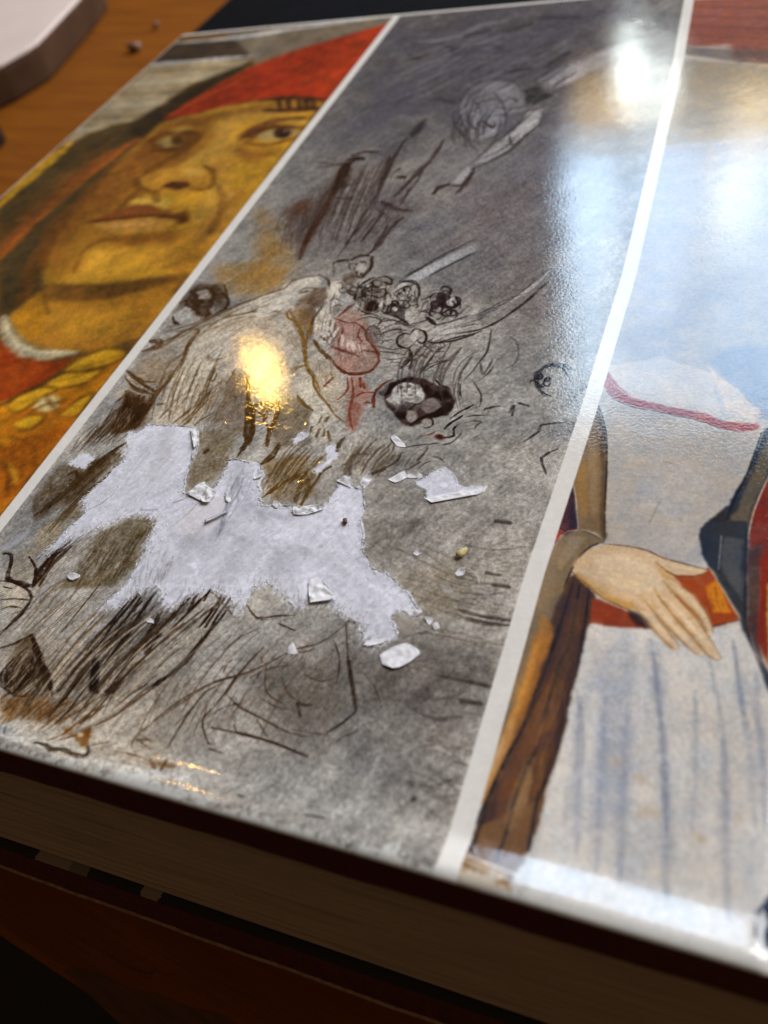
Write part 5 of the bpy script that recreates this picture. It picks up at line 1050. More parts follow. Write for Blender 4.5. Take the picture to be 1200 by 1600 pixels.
s 42,30,24 0.33 0.92 135.1,31.8;133.9,29.6;133.2,26.3;132.2,23.4;131.7,21.5
s 42,30,24 0.31 0.92 132.6,18.2;131.4,16;130.5,13.4;129.7,11.5
s 42,30,24 0.3 0.92 141.3,32.2;140.5,28.3;140.5,23.9;139.8,21;138.9,18.6;137.4,16.1;136.4,14.7;134.9,12.3;133.2,9.8;131.5,7.8
s 42,30,24 0.33 0.92 139.5,32.7;139.3,29.1;138.6,25.6
s 42,30,24 0.33 0.92 135.1,31.2;135.3,28
s 42,30,24 0.33 0.92 136.9,32.7;136.9,30.2
s 42,30,24 0.31 0.92 132.3,20.9;132.8,19.3
p 34,26,24 0.14 0.92 130.5,21.8;131.4,23;132.3,23.2;132.5,20.7;132.8,18.8;131.3,20.4
p 46,30,22 0.14 0.9 129.3,11.7;129.8,13;131.2,13.1;130.5,11.7
s 72,52,36 0.16 0.82 150.4,24.3;149.2,21.4;148.5,18.6;148.1,15.6
s 72,52,36 0.16 0.82 152.4,22.1;150.5,20.2;148.3,19;145.4,17.2;143.1,14.4;140.7,11.1;138.6,8.2
s 72,52,36 0.16 0.82 146.8,17.3;144.9,15.5;144.1,12.6;142.9,9.7
s 72,52,36 0.15 0.82 146.2,13.5;146.5,12.1;147,10.2
s 72,52,36 0.15 0.82 148.5,15.7;151.5,14.3;154.4,13.7;156.5,13.1
s 72,52,36 0.17 0.82 145,30.3;147.1,28.9;149,29
s 72,52,36 0.17 0.82 137.9,22.3;136.6,20.1;135.5,17.6
s 72,52,36 0.16 0.82 146.1,19;146,20.2;146.5,21.3
s 72,52,36 0.16 0.82 133.7,13.9;132.4,11.9;131.4,10.3
s 72,52,36 0.16 0.82 150.7,22.7;151.3,21.9
h 58,46,36 0.2 0.4 125.4,30.5;123.6,17.7;141.9,32;135.6,18.4 50 0.8
h 160,150,134 0.24 0.4 131.7,25.2;128.3,12.9;144.4,27.8;139.8,16.9 26 0.7
p 196,188,174 0.4 0.6 128,7.5;130.8,11.1;136.5,14.6;140.1,8.3;138,4.7;132.7,4.6;130.2,6.4
p 186,182,172 0.24 0.6 116.2,2.6;118.5,4.8;124.3,5.4;132.7,2.6;131,0.4;122.1,1.2
s 40,28,22 0.54 0.93 110.7,18.2;112.7,16.4;116,13.6;118.3,12.3;120.8,9.7
s 44,30,24 0.29 0.7 111.4,8.9;113.3,8.4;115.1,8;116.8,8.3
h 44,32,24 0.31 0.75 111.1,16.8;110.1,8.6;118,12.2;115.6,8.1 26 0.4
h 170,156,134 0.27 0.6 111.3,15.9;111.5,9.4;117.6,12.1;115.8,7.7 10 0.5
p 28,24,22 0.11 0.95 124,16.5;124.9,16.7;126.5,14.6;127.3,12.5;128.6,11.3;126.7,11.7;125.1,13.8
s 46,34,26 0.23 0.88 123.7,16.2;122.9,13.8;122.1,11.3;121.2,9.8
s 46,34,26 0.23 0.88 124.3,15;123.8,11.7;123.3,9;122.7,6.3
s 46,34,26 0.23 0.88 124,13.6;123.3,10.3;122.8,7.6
s 46,34,26 0.22 0.88 125.9,12.2;125.5,9.9;125.1,7.7;124.4,5.6
s 46,34,26 0.24 0.88 123.6,24.1;123,19.6;122.3,16.1;121.3,13.2
s 46,34,26 0.24 0.88 125.4,25.2;124.8,20.7;123.8,17.6
s 46,34,26 0.24 0.88 128.2,25.1;127.4,22.4;126.9,18.8;126.6,15.9
s 46,34,26 0.25 0.88 123.1,23.3;122.9,21.3
s 46,34,26 0.23 0.88 130.9,23.9;130.3,20.7;130.1,17.6;129.7,14.4;129.5,12.1
s 96,62,30 0.24 0.85 130.3,11.9;129.6,9.4;128.2,7.3;127.4,5.7;126.5,3.6;125.4,2.6
s 96,62,30 0.24 0.85 136.5,14.2;134.9,11.9;133.6,9.7;132,7.8;130.2,6.4
s 96,62,30 0.24 0.85 130.3,9.7;129.2,7.8;127.9,6.2
s 96,62,30 0.25 0.85 134.5,14.1;133.1,11.9;132,9.3
s 96,62,30 0.24 0.85 130.4,6;129,4.7;127.2,3.2
p 130,82,34 0.3 0.3 113.1,6.6;115.1,8;120.5,8.8;122.1,7.8;120.8,5;119.8,4.9;120,7.3;117.2,5.2;117.1,3.4;115.7,3.3
p 116,72,28 0.14 0.85 126.4,5.1;127,5.6;127.9,5.2;127.2,4
p 112,70,28 0.14 0.85 129.1,5.3;130.2,6.4;131.9,3.4;131.1,3;128.5,4.3;128.9,4.8
p 206,196,178 0.08 0.9 129.8,5;129.9,4.8;129.9,4.6;129.7,4.5;129.5,4.5;129.3,4.5;129.1,4.6;129,4.7;128.9,4.9;128.9,5.1;129,5.2;129.2,5.2;129.5,5.2;129.7,5.1
s 60,50,40 0.44 0.85 124,1.8;125.9,1.9;127.3,1.4;129.1,1.9;131.1,1.6;132.7,1.8;132.9,2.6;131.9,3.4
s 150,130,96 0.18 0.5 127.4,1;130.4,1.2;132.5,1.5
s 92,66,40 0.15 0.8 139.5,9;138.3,7.7;137.8,6;138.4,5
s 92,66,40 0.15 0.8 138.3,6.3;140.2,6.8
s 92,66,40 0.15 0.8 138.8,6.2;140.3,5.8
s 92,66,40 0.16 0.8 137.9,9.5;138,7.8
s 92,66,40 0.15 0.8 135.5,3.7;138.4,4;141,3.9
s 92,66,40 0.16 0.8 132.4,3.7;134.3,4.9
h 120,96,70 0.12 0.4 121.1,5.9;120,1.5;126.7,6.8;126,2.9 24 0.7
h 70,80,100 0.17 0.5 115.1,4;117.4,1.6;119.5,3.4;120,1.5 8 0.5
b 64,46,40 2.56 0.55 110.9,171.6;108.8,168;110,160.6;110.6,153;110.9,145.8;111.4,138.2;112.5,131.1;113.4,125.2
s 42,30,26 1.65 0.85 113.2,170.9;109.8,171.7;109.2,168;110.3,160.6;110.9,154.8
s 62,38,28 1.24 0.75 110.9,154.8;111.3,148;111.9,140.9;111.7,135.1;113,129.1
b 78,44,32 2.15 0.5 104.8,150.9;104.8,146.9;105.2,143.6;106.3,145.8
b 66,54,50 2.63 0.4 109.2,149.1;109.2,154.8;109.7,157.1
b 70,58,52 3.44 0.35 102.2,141.4;101.6,145.8;102.7,148
s 60,46,42 0.76 0.7 109,173;111.7,175.1;115.8,174.2
s 132,124,118 0.47 0.5 103.4,169.5;106.7,170;109.5,169.8
s 60,52,50 0.47 0.6 103.4,167.6;106.7,168.1;108.6,168.6
s 140,132,124 0.57 0.5 109.2,174.3;111.8,176.7;116.9,175.7
s 54,44,44 0.72 0.75 121.5,181.3;121.7,171.7;122.5,162.6;122.9,155.6;123.4,148.9;123.2,143.5;123.4,136.3;123.2,130.3
s 54,44,44 0.75 0.75 119.9,173.1;121.7,163.8;122.7,154.5
s 54,44,44 0.72 0.75 131,167;130,160;129.2,154.9;128.5,153.3
s 54,44,44 0.75 0.75 124.3,163.7;125.1,165.5
s 54,44,44 0.69 0.75 123,150;126.2,148.9;130.2,146.2;134.4,145.6
s 54,44,44 0.67 0.75 127.6,146.7;127.6,141.4;127.2,135.8;126.8,131.8
s 54,44,44 0.64 0.75 130.9,138.9;131,133.4;130.7,127.6;129.7,125.6
s 54,44,44 0.66 0.75 133.9,142.5;132.8,140.4;131.8,136.4
s 54,44,44 0.69 0.75 124.7,147.8;127.1,144.6;129.3,143.5
s 54,44,44 0.68 0.75 124.2,142.5;124,136.3
s 54,44,44 0.7 0.75 131.1,156.5;131.1,151;131.2,147.8
s 54,44,44 0.73 0.75 112.3,151.3;115.9,151.2;117,151.8
s 54,44,44 0.63 0.75 123,123.1;125,124.1;127.3,124.2
s 54,44,44 0.62 0.75 131.7,125.7;132.7,122
s 54,44,44 0.63 0.75 127.2,124.6;128.4,126.1;130.7,126.1
s 54,44,44 0.71 0.75 128.2,152.1;129.1,153.2
b 56,48,50 3.62 0.45 124.4,148.9;130.1,146.7;133.5,145.6;131.2,141.4
b 50,48,56 5.67 0.4 121,183.9;120.6,174.9
b 150,148,148 3.96 0.35 128.8,172;127.9,164.7;126.8,160.1
b 144,140,138 2.65 0.3 117.1,171.3;118.4,160.4;119.1,151.2
s 48,42,42 0.95 0.85 126.4,161.3;127.8,160.9
s 52,44,44 1.15 0.8 112.3,157;113.1,157.6
h 66,54,50 0.34 0.4 102.1,157.3;107.9,130;109.1,161.9;114.3,131.1 40 0.6
h 70,60,58 0.29 0.35 117.8,175.1;121.9,135.2;129.3,168.3;130.3,130.4 40 0.7
h 150,144,142 0.33 0.3 115.1,171.4;118.8,132.2;125.3,164.9;125.5,132.3 24 0.6
h 120,100,76 0.18 0.4 115.4,99.7;129.6,88.1;123.1,103.2;129.7,90.2 30 0.8
h 110,88,62 0.16 0.4 129.6,91.5;135.1,82.8;135.7,89.4;139.5,83.3 24 0.8
h 96,60,50 0.2 0.4 131.1,102.3;137.6,86.9;140.2,100.1;145.8,89.7 26 0.8
h 86,72,62 0.21 0.4 125.4,106.4;129.8,95.7;127.8,116;132.1,102.4 30 0.8
h 150,134,110 0.27 0.4 93.2,86.3;94.5,101.5;104.8,81.3;114.2,107.7 30 0.8
h 214,206,192 0.3 0.4 102.3,81;109.7,104.5;108.4,75.9;116.3,97.3 22 0.8
h 120,106,88 0.2 0.4 130.3,27.5;127.6,3.3;158.9,26.4;147.7,6.3 40 0.8
h 96,84,70 0.19 0.4 151.2,27;149,7.6;167.4,28.2;164.8,9.6 40 0.8
h 104,98,90 0.2 0.4 164,45.4;184.1,40.6;170.2,25.6;185.2,24.9 40 0.8
h 110,104,98 0.17 0.4 171.5,21.8;186.1,21.3;178.8,7.9;185.3,5.5 40 0.8
h 120,114,112 0.22 0.4 159.6,96.2;176.4,111.7;168.5,69;184.7,75.9 40 0.8
h 90,80,76 0.34 0.4 103.2,166.1;113.1,119.1;116.1,174;123.4,125.9 40 0.8
h 84,84,92 0.5 0.4 102,220.2;136.3,256.9;132.2,171.4;157.1,213 40 0.8
s 66,50,36 0.28 0.7 121.5,24.8;119.5,18.8;118.5,13;118.1,7
s 66,50,36 0.18 0.7 124,25.8;122.1,20.3;120.6,14.6;119.4,8.9
s 66,50,36 0.33 0.7 123.5,23.2;122.3,19.5;121.2,15.9;120.6,12.1
s 66,50,36 0.17 0.7 124.9,23.3;123.6,19.2;122.4,15.3;121.6,11.4
s 66,50,36 0.28 0.7 127.5,27.1;125.1,21.9;123.4,16.9;122.3,11.3
s 66,50,36 0.33 0.7 130.9,31.6;128.2,25.6;125.6,19.8;123.9,13.5
s 66,50,36 0.14 0.7 127.2,25.3;124.6,19.1;123.2,13.1;122.6,6.6
s 66,50,36 0.16 0.7 131.5,28.9;128.6,23.6;126.9,17.9;125,12.4
s 66,50,36 0.14 0.7 129.9,24.6;127.9,19.5;126.2,14.6;125.2,9.7
s 66,50,36 0.3 0.7 135,31.5;131.6,24.2;128.7,17.2;126.4,9.7
s 66,50,36 0.21 0.7 135,29.7;131.6,23.2;128.9,16.8;127,10
s 66,50,36 0.26 0.7 135.5,29.5;131.1,22.1;128.2,14.4;126.9,6.3
s 66,50,36 0.13 0.7 132.6,23.8;130.4,18.5;128.7,13.2;127.5,7.8
s 66,50,36 0.29 0.7 135.5,25.8;132.5,19.1;129.9,12.5;128.2,5.6
s 66,50,36 0.27 0.7 137.7,28.7;133.8,21.8;130.9,14.7;129.3,7.2
s 66,50,36 0.26 0.7 141.9,33.3;137.5,26.8;134,19.9;131.2,12.7
s 120,98,72 0.21 0.55 106.1,33.4;105.5,29;105,24.7;104.6,20
s 120,98,72 0.13 0.55 107.7,33.8;106.5,27.4;105.9,21.1;105.7,15
s 120,98,72 0.23 0.55 109.1,29;108.4,25.3;107.6,21.3;106.9,17.6
s 120,98,72 0.29 0.55 109.7,29.3;108.7,25.9;108.4,22.5;108.1,18.8
s 120,98,72 0.2 0.55 112.1,31.4;110.1,25.2;108.9,18.8;108.5,12.2
s 120,98,72 0.21 0.55 112,27.1;110.9,22.5;109.8,17.7;109.4,13
s 120,98,72 0.25 0.55 114,29.2;112.4,24.1;111.1,19;110.5,13.6
s 120,98,72 0.16 0.55 114.8,26.7;113.6,22.4;112.3,17.9;111.5,13.5
s 120,98,72 0.19 0.55 116.2,27.4;114.3,23.1;113.3,18.7;112.6,13.9
s 120,98,72 0.14 0.55 118.3,30;115.6,23.9;113.8,17.5;112.9,11.3
s 120,98,72 0.12 0.55 117.7,25.3;116,20.5;114.5,15.5;113.6,10.5
s 120,98,72 0.27 0.55 120.2,25.6;118.8,22.2;117.6,18.8;116.4,15.1
s 120,98,72 0.27 0.55 122.7,31.1;119.6,24.6;117.3,18.1;115.4,11.6
s 120,98,72 0.27 0.55 124.6,29.8;121.3,23.3;118.9,16.8;116.9,10.3
s 188,174,150 0.32 0.5 121.4,21.9;120,17.3;119,12.5;118.7,7.8
s 188,174,150 0.32 0.5 123.4,22.6;122.2,17.5;120.8,12.6;120.4,7.5
s 188,174,150 0.21 0.5 126.2,24.3;124,19.3;122.5,13.9;121.9,8.5
s 188,174,150 0.28 0.5 124.9,20;123.5,16.7;122.7,13.2;122.6,9.5
s 188,174,150 0.3 0.5 130,26.3;126.6,21.2;124.7,15.7;123.9,9.8
s 188,174,150 0.22 0.5 129.7,24.7;127.8,20;126.4,15.6;125.3,11
s 188,174,150 0.22 0.5 129.1,20.3;127.8,17.9;127,15.3;126.4,12.6
s 188,174,150 0.22 0.5 133.8,25.1;131.2,20.7;129.7,15.9;128.3,11.2
s 188,174,150 0.25 0.5 136.9,28.3;133.9,23.6;131.2,18.8;129.6,13.3
s 188,174,150 0.16 0.5 133.8,21.3;132.7,18.5;131.7,16;130.9,13.1
s 188,174,150 0.17 0.5 136.3,25.1;134.1,20.2;132.2,15.4;130.6,10.7
s 188,174,150 0.29 0.5 138.9,25.5;135.8,20.2;133.8,14.9;132,9.1
s 84,60,36 0.13 0.6 113.2,6.8;113.6,5.4;114.2,4.2;114.9,2.6
s 84,60,36 0.12 0.6 114.5,8.2;114.7,6.7;115,5.3;115.4,3.9
s 84,60,36 0.22 0.6 116.1,7.1;116.1,5.9;116,4.7;116.5,3.3
s 84,60,36 0.19 0.6 118,8.5;117.6,7.2;117.7,5.9;117.5,4.8
s 84,60,36 0.2 0.6 119.5,8.2;118.9,6.9;118.7,5.4;118.7,3.9
s 84,60,36 0.18 0.6 121.4,9.1;120.5,7.6;119.8,6;119.4,4.4
s 84,60,36 0.11 0.6 122.2,8.6;121.5,7.7;120.6,6.5;120.4,5.1
s 84,60,36 0.14 0.6 122.9,7.8;122.2,6.8;121.5,5.8;121.4,4.6
s 84,60,36 0.24 0.6 124.5,9.2;123.2,8;122.5,6.7;121.8,5.2
s 84,60,36 0.16 0.6 125.1,8.7;124.1,7.1;123.3,5.4;122.7,3.6
s 84,60,36 0.18 0.6 126.4,8.2;125.3,6.7;124.4,5.3;123.7,3.6
s 84,60,36 0.15 0.6 127.9,9.1;126.2,7.5;125.1,5.5;124.5,3.3
s 86,74,62 0.13 0.45 139.8,21.5;138.5,16.9;138,12.4;138.1,7.5
s 86,74,62 0.2 0.45 140.5,23.4;138.9,17.9;138.3,12.3;139.1,6.5
s 86,74,62 0.13 0.45 143.7,26.1;141,20.9;140,14.9;140.3,9
s 86,74,62 0.15 0.45 144.4,25.1;142.6,20.5;141.3,15.4;141.6,10
s 86,74,62 0.21 0.45 146.6,27;144.3,21.2;143.1,15.7;143,9.6
s 86,74,62 0.17 0.45 148.5,26.8;146,21.3;145,15.4;145.2,9.3
s 86,74,62 0.24 0.45 148.1,22.6;146.8,18.2;146,13.6;146.4,8.8
s 86,74,62 0.16 0.45 150,23.4;148.7,18.6;148,14;147.8,9.2
s 86,74,62 0.14 0.45 153.2,28;150.6,22.1;149.4,16.1;149.3,9.7
s 86,74,62 0.15 0.45 152.5,23;151.3,19;150.8,15.1;150.4,11.2
s 86,74,62 0.15 0.45 153.5,25.5;151.7,19.7;150.8,14;151.1,8.4
s 86,74,62 0.11 0.45 155,25.4;153.6,21.4;152.6,17.3;152.6,12.9
s 86,74,62 0.16 0.45 158,28.3;155.6,23.5;154,18.6;153.9,13.3
s 86,74,62 0.24 0.45 157.7,23.1;156.5,18.7;156.1,14.3;156.1,10
s 96,78,56 0.3 0.6 99.2,85.9;100.2,81.1;101.5,76.1;103.1,71.5
s 96,78,56 0.18 0.6 100.4,82;101.5,77.5;102.9,72.8;104.9,68
s 96,78,56 0.37 0.6 101.5,82.9;102.1,79.8;102.9,76.9;103.9,73.8
s 96,78,56 0.27 0.6 102.4,87.3;103.4,81.6;104.7,76.2;106.5,70.9
s 96,78,56 0.16 0.6 103.5,83.2;104,80.4;104.8,77.5;105.7,74.8
s 96,78,56 0.37 0.6 103.8,84.2;105,79;106.6,73.6;108.8,68.3
s 96,78,56 0.18 0.6 104.8,87.7;105.5,82.3;106.8,76.9;108.7,71.3
s 96,78,56 0.32 0.6 106.2,82.4;106.9,79.3;107.6,76.3;108.5,73.4
s 96,78,56 0.18 0.6 106.9,86.9;108.1,80.9;109.7,74.6;111.8,68.6
s 96,78,56 0.29 0.6 106.9,86;107.6,82.3;108.3,78.5;109.4,74.9
s 96,78,56 0.16 0.6 108.3,85.7;109.3,80;110.8,74.5;113,68.6
s 96,78,56 0.19 0.6 110,83.7;110.7,79.9;111.7,76.1;112.9,72.1
s 96,78,56 0.31 0.6 109.8,90.4;110.5,85.3;111.4,80.1;112.9,74.8
s 96,78,56 0.33 0.6 110.8,86.5;111.6,81.9;112.8,77.4;114.2,72.7
s 214,204,188 0.22 0.5 102.2,85.8;102.9,80.6;104.4,75.3;106.1,69.8
s 214,204,188 0.21 0.5 102.8,84.1;103.6,80.4;104.4,76.5;105.7,72.6
s 214,204,188 0.26 0.5 104.6,84.2;105,81.1;105.8,77.7;106.7,74.5
s 214,204,188 0.22 0.5 105.1,82.6;105.4,79.9;106.1,77.1;106.7,74.5
s 214,204,188 0.45 0.5 106.7,82.1;107.1,79.2;107.8,75.9;108.7,72.9
s 214,204,188 0.4 0.5 108.2,85.1;108.8,80.8;109.4,76.6;110.6,72.1
s 214,204,188 0.22 0.5 108.9,82;109.3,79.7;109.7,77.3;110.2,74.8
s 214,204,188 0.41 0.5 109.7,89.7;110.2,83.3;111.3,76.9;112.4,70.7
s 112,94,70 0.35 0.5 98.3,94.6;96.4,93.2;94.6,91.5;93.3,89.4
s 112,94,70 0.21 0.5 98.5,95.4;96.4,93.6;94.7,91.6;93.4,88.9
s 112,94,70 0.25 0.5 99.3,95.8;97.7,93.7;96.2,91.8;95,89.4
s 112,94,70 0.14 0.5 100.4,97;99,95.6;97.7,94.1;96.7,92.3
s 112,94,70 0.16 0.5 101.4,98.6;99.7,97.1;98.4,94.9;97.4,92.7
s 112,94,70 0.15 0.5 102.6,99.5;101,97.6;99.6,95.5;98.6,93.2
s 112,94,70 0.16 0.5 103.2,99.8;101.3,97.2;99.6,94.4;98.3,91
s 112,94,70 0.34 0.5 107.1,104.5;104.8,102.6;102.8,100.3;101.5,97.2
s 112,94,70 0.33 0.5 106.6,103.9;104.5,101.3;103,98.2;101.9,94.8
s 112,94,70 0.31 0.5 109.6,106.7;107.1,104.3;104.9,101.3;103.2,98
s 74,56,36 0.24 0.6 100.8,56.9;99.3,52.8;97.8,48.7;96.6,44.5
s 74,56,36 0.35 0.6 101.1,56.7;99,51.8;97.3,46.9;96.4,41.5
s 74,56,36 0.22 0.6 101.2,55.8;99.6,51.7;98.3,47.5;97.5,43.2
s 74,56,36 0.24 0.6 100.2,52.3;99.4,49.1;98.5,46.2;98,42.9
s 74,56,36 0.22 0.6 102.2,56.3;100.5,52;99.4,47.4;98.4,43
s 74,56,36 0.26 0.6 100.8,50.9;100.1,48.6;99.6,46.3;99.2,44
s 74,56,36 0.45 0.6 102.6,55.8;101.3,51.3;100.2,47.1;99.3,42.5
s 74,56,36 0.46 0.6 102.6,54.5;101.6,50.8;100.6,47.2;99.9,43.6
s 74,56,36 0.22 0.6 102.4,52.1;101.3,47.4;100.3,42.7;99.7,37.8
s 74,56,36 0.44 0.6 102.4,51.5;101.4,47;100.7,42.5;100.3,37.9
s 74,56,36 0.49 0.6 102.7,50.8;102,47.7;101.3,44.5;101.1,41
s 74,56,36 0.38 0.6 104.7,55.8;103.1,50.2;102,44.9;101.3,39.2
s 84,72,58 0.24 0.55 149.8,66.5;149.7,64;149.8,61.3;150.3,58.5
s 84,72,58 0.27 0.55 150.1,66;150.1,63.4;150.2,61.1;150.6,58.5
s 84,72,58 0.35 0.55 150.7,67.2;150.2,64.5;150.4,61.4;151.4,58.3
s 84,72,58 0.34 0.55 151,66.6;150.5,64.1;150.6,61.6;151.4,58.5
s 84,72,58 0.4 0.55 152.9,69.1;151.9,66.7;151.4,64.1;151.4,61.2
s 84,72,58 0.16 0.55 153,66.4;152.5,64.7;152.3,63;152.4,61.1
s 84,72,58 0.19 0.55 152.7,66.8;152.1,65.4;151.9,63.7;151.9,62
s 84,72,58 0.34 0.55 154.1,67.3;153.5,65;153,62.7;153,60.2
s 84,72,58 0.32 0.55 154.8,67.8;153.7,65.9;153.1,63.4;153,60.8
s 84,72,58 0.26 0.55 156,68.4;154.9,66.2;154.2,64.1;153.8,61.6
s 84,72,58 0.28 0.55 156,66.9;155.2,65.5;154.6,63.7;154.4,61.8
s 84,72,58 0.32 0.55 156.1,66.7;155.2,64.8;154.7,62.7;154.5,60.3
s 84,72,58 0.34 0.55 156.7,66.2;156,64.4;155.4,62.6;155.1,60.6
s 84,72,58 0.39 0.55 156.4,65.4;155.9,64.4;155.6,63.2;155.2,62
s 84,72,58 0.35 0.55 157.4,66.1;156.4,64.4;155.8,62.4;155.8,59.8
s 84,72,58 0.39 0.55 158.2,66.1;157.1,64.6;156.3,62.6;156.1,60.3
s 84,64,38 0.2 0.5 137.4,65.5;136.6,61.5;136.4,57.4;136.5,53.1
s 84,64,38 0.2 0.5 138.5,66.1;137.7,63.2;137.4,60.1;137.2,57
s 84,64,38 0.16 0.5 138.7,64.7;138,62.2;137.6,59.6;137.4,56.8
s 84,64,38 0.29 0.5 139.7,65.7;138.5,62.9;138,59.7;137.9,56.4
s 84,64,38 0.22 0.5 140.1,63;139.7,60.6;139.4,58.3;139.3,55.8
s 84,64,38 0.27 0.5 140.7,65;139.7,62.3;139.1,59.5;138.9,56.3
s 84,64,38 0.18 0.5 141.5,65.2;140.5,61.6;140,58;140,53.9
s 84,64,38 0.31 0.5 142,63.8;141.2,60.5;140.9,57.1;140.7,53.7
s 84,64,38 0.32 0.5 141.9,62.8;141.3,60.7;141.1,58.4;140.9,56.1
s 84,64,38 0.3 0.5 141.9,60.8;141.4,59.2;141.3,57.3;141.3,55.6
s 84,64,38 0.24 0.5 143.5,63.2;142.9,60.7;142.5,58.4;142.3,56
s 84,64,38 0.29 0.5 144.7,63.9;143.7,61.4;143,58.8;142.8,55.9
s 84,64,38 0.19 0.5 144.3,60.3;143.9,58.5;143.7,56.9;143.6,55
s 84,64,38 0.25 0.5 145.4,62.6;144.8,60.2;144.3,57.8;144.1,55.1
s 64,54,52 0.31 0.5 111,163.3;112.1,152.2;113.7,141.9;115.5,131.5
s 64,54,52 0.58 0.5 111.8,167.3;112.7,156.9;114,146.5;115.6,136.4
s 64,54,52 0.35 0.5 112.9,161.5;113.4,154.8;114.4,147.7;115.5,141.1
s 64,54,52 0.28 0.5 114.1,162.3;115.1,154.3;116.2,146.4;117.1,139
s 64,54,52 0.29 0.5 114.2,167.6;115.3,155.2;116.9,143.2;118.8,131.7
s 64,54,52 0.52 0.5 115.1,168.5;115.7,159.1;116.7,150.2;118.1,141.4
s 64,54,52 0.59 0.5 115.6,164.1;116.8,152.8;118.3,142;120.4,131
s 64,54,52 0.47 0.5 117.1,164.6;118.2,154.6;119.3,145.1;121.1,135.4
s 64,54,52 0.36 0.5 117.9,166.4;119.2,153.8;120.7,142.1;122.9,130.3
s 64,54,52 0.36 0.5 118.4,161.2;119.4,152.4;120.4,143.8;122.1,135.1
s 64,54,52 0.43 0.5 119,173.6;119.5,162.3;120.8,151.5;122.6,140.3
s 64,54,52 0.45 0.5 119.7,171.5;120.9,157.8;122.3,144.8;124.8,131.9
s 64,54,52 0.27 0.5 120.3,169.4;121.2,159.1;122.5,149;123.9,139.2
s 64,54,52 0.55 0.5 122.6,161.7;123.5,154.7;124.3,148.2;125,141.9
s 70,66,70 0.53 0.45 133.4,191.6;133.5,187.3;134.3,183.6;135.4,178.8
s 70,66,70 0.65 0.45 133.8,193.7;133.9,188.5;134.9,183.2;136.7,177.3
s 70,66,70 0.54 0.45 135.1,196.3;133.3,192.5;133.2,187.3;135,181.1
s 70,66,70 0.48 0.45 135.2,192.8;135.4,188.5;136.1,183.8;137.5,178.8
s 70,66,70 0.81 0.45 137,190.8;137.3,186;138.4,180.6;140.2,174.8
s 70,66,70 0.56 0.45 137.9,195.3;137.4,191.6;137.9,187.3;138.5,183.2
s 70,66,70 0.59 0.45 138,191.4;138.1,186.9;139.2,181.8;141.2,176.1
s 70,66,70 0.52 0.45 140.1,191.5;140,189.1;140.2,186.3;140.7,183.1
s 70,66,70 0.77 0.45 140.8,197.9;140.2,191.8;140.4,185.3;142,177.9
s 70,66,70 0.38 0.45 141.1,197.1;140.2,191.4;140.9,184.5;143.5,176.4
s 70,66,70 0.6 0.45 142.1,195.8;141.7,191.4;142.2,186.6;143,181.7
s 70,66,70 0.6 0.45 142.4,196.7;141.9,192.6;141.8,188.3;142.8,183.1
s 150,150,156 1.37 0.3 101.9,234.4;107,236.9;111.3,241;115.6,246.1
s 150,150,156 0.79 0.3 102.1,227.6;108,231.8;113.7,236.6;118.5,243.1
s 150,150,156 1.42 0.3 103.8,221.9;110.6,227.2;116.8,233.5;122.1,242.8
s 150,150,156 1.16 0.3 111.5,223.5;115.6,228.4;119.7,233.4;123.5,240.1
s 150,150,156 0.68 0.3 113,220.8;117.5,225.5;121.4,231.2;124.9,238.9
s 150,150,156 0.81 0.3 110.2,213.7;115.5,219;120.4,224.4;124.7,231.8
s 150,150,156 0.91 0.3 108.2,205;116,211.6;122.7,220.3;128.7,232.1
s 150,150,156 0.91 0.3 115.2,204.6;119.9,209.3;124.2,215.1;128.2,221.9
s 74,64,62 0.29 0.5 152.6,99;150.6,94;150.6,88.2;152.6,81.5
s 74,64,62 0.25 0.5 151.9,94.4;151.3,89.7;152.3,84.5;154.5,78.6
s 74,64,62 0.44 0.5 155.1,99.1;153.1,93.8;153,87.9;154.4,81.6
s 74,64,62 0.23 0.5 155.2,94.8;154.3,90.6;154.9,85.6;156.5,80.5
s 74,64,62 0.32 0.5 157.6,99.4;154.5,95.2;153.6,89.8;154.9,84.2
s 74,64,62 0.39 0.5 155.5,94.4;154.7,91.2;155.3,86.8;156.5,82.5
s 74,64,62 0.22 0.5 159,97.2;156.4,93.6;155.7,88.6;157.5,82.7
s 74,64,62 0.44 0.5 158.5,93.5;158.3,89.9;158.6,85.9;159.5,82
s 74,64,62 0.44 0.5 161,95.2;160.3,91.3;160,87.9;160.4,83.8
s 74,64,62 0.39 0.5 161.3,95.4;159.2,90.7;159.7,85.2;162.8,78.5
s 74,64,62 0.23 0.5 163.5,92;163,88.8;162.9,85.3;163.5,81.7
s 74,64,62 0.29 0.5 163.9,94.2;163.6,91.1;163.1,88.1;163.4,84.9
s 74,64,62 0.22 0.5 164.7,95.3;162.1,90.4;162.6,84.4;165.8,77.4
s 74,64,62 0.25 0.5 163.9,92.3;163.2,87.8;164,83;166.2,77.5
s 96,88,80 0.14 0.4 164.5,48.4;170,46.5;175,45.2;180.2,44.5
s 96,88,80 0.3 0.4 163.7,46.1;169.6,43.9;174.7,42.4;180.3,41.9
s 96,88,80 0.22 0.4 171.6,41.9;175.4,41;179,40.7;182.7,40.5
s 96,88,80 0.2 0.4 169.8,41.6;173.4,40.5;176.8,40.2;180.3,39.7
s 96,88,80 0.25 0.4 168.5,39.6;173.3,38.5;177.9,37.9;182.5,37.9
s 96,88,80 0.28 0.4 169.4,38;174.1,36.9;179,36.3;183.7,36.8
s 96,88,80 0.23 0.4 172.8,36.3;175.4,35.8;177.9,35.6;180.5,35.4
s 96,88,80 0.13 0.4 169.7,34;173.2,33.2;176.4,32.8;179.6,32.7
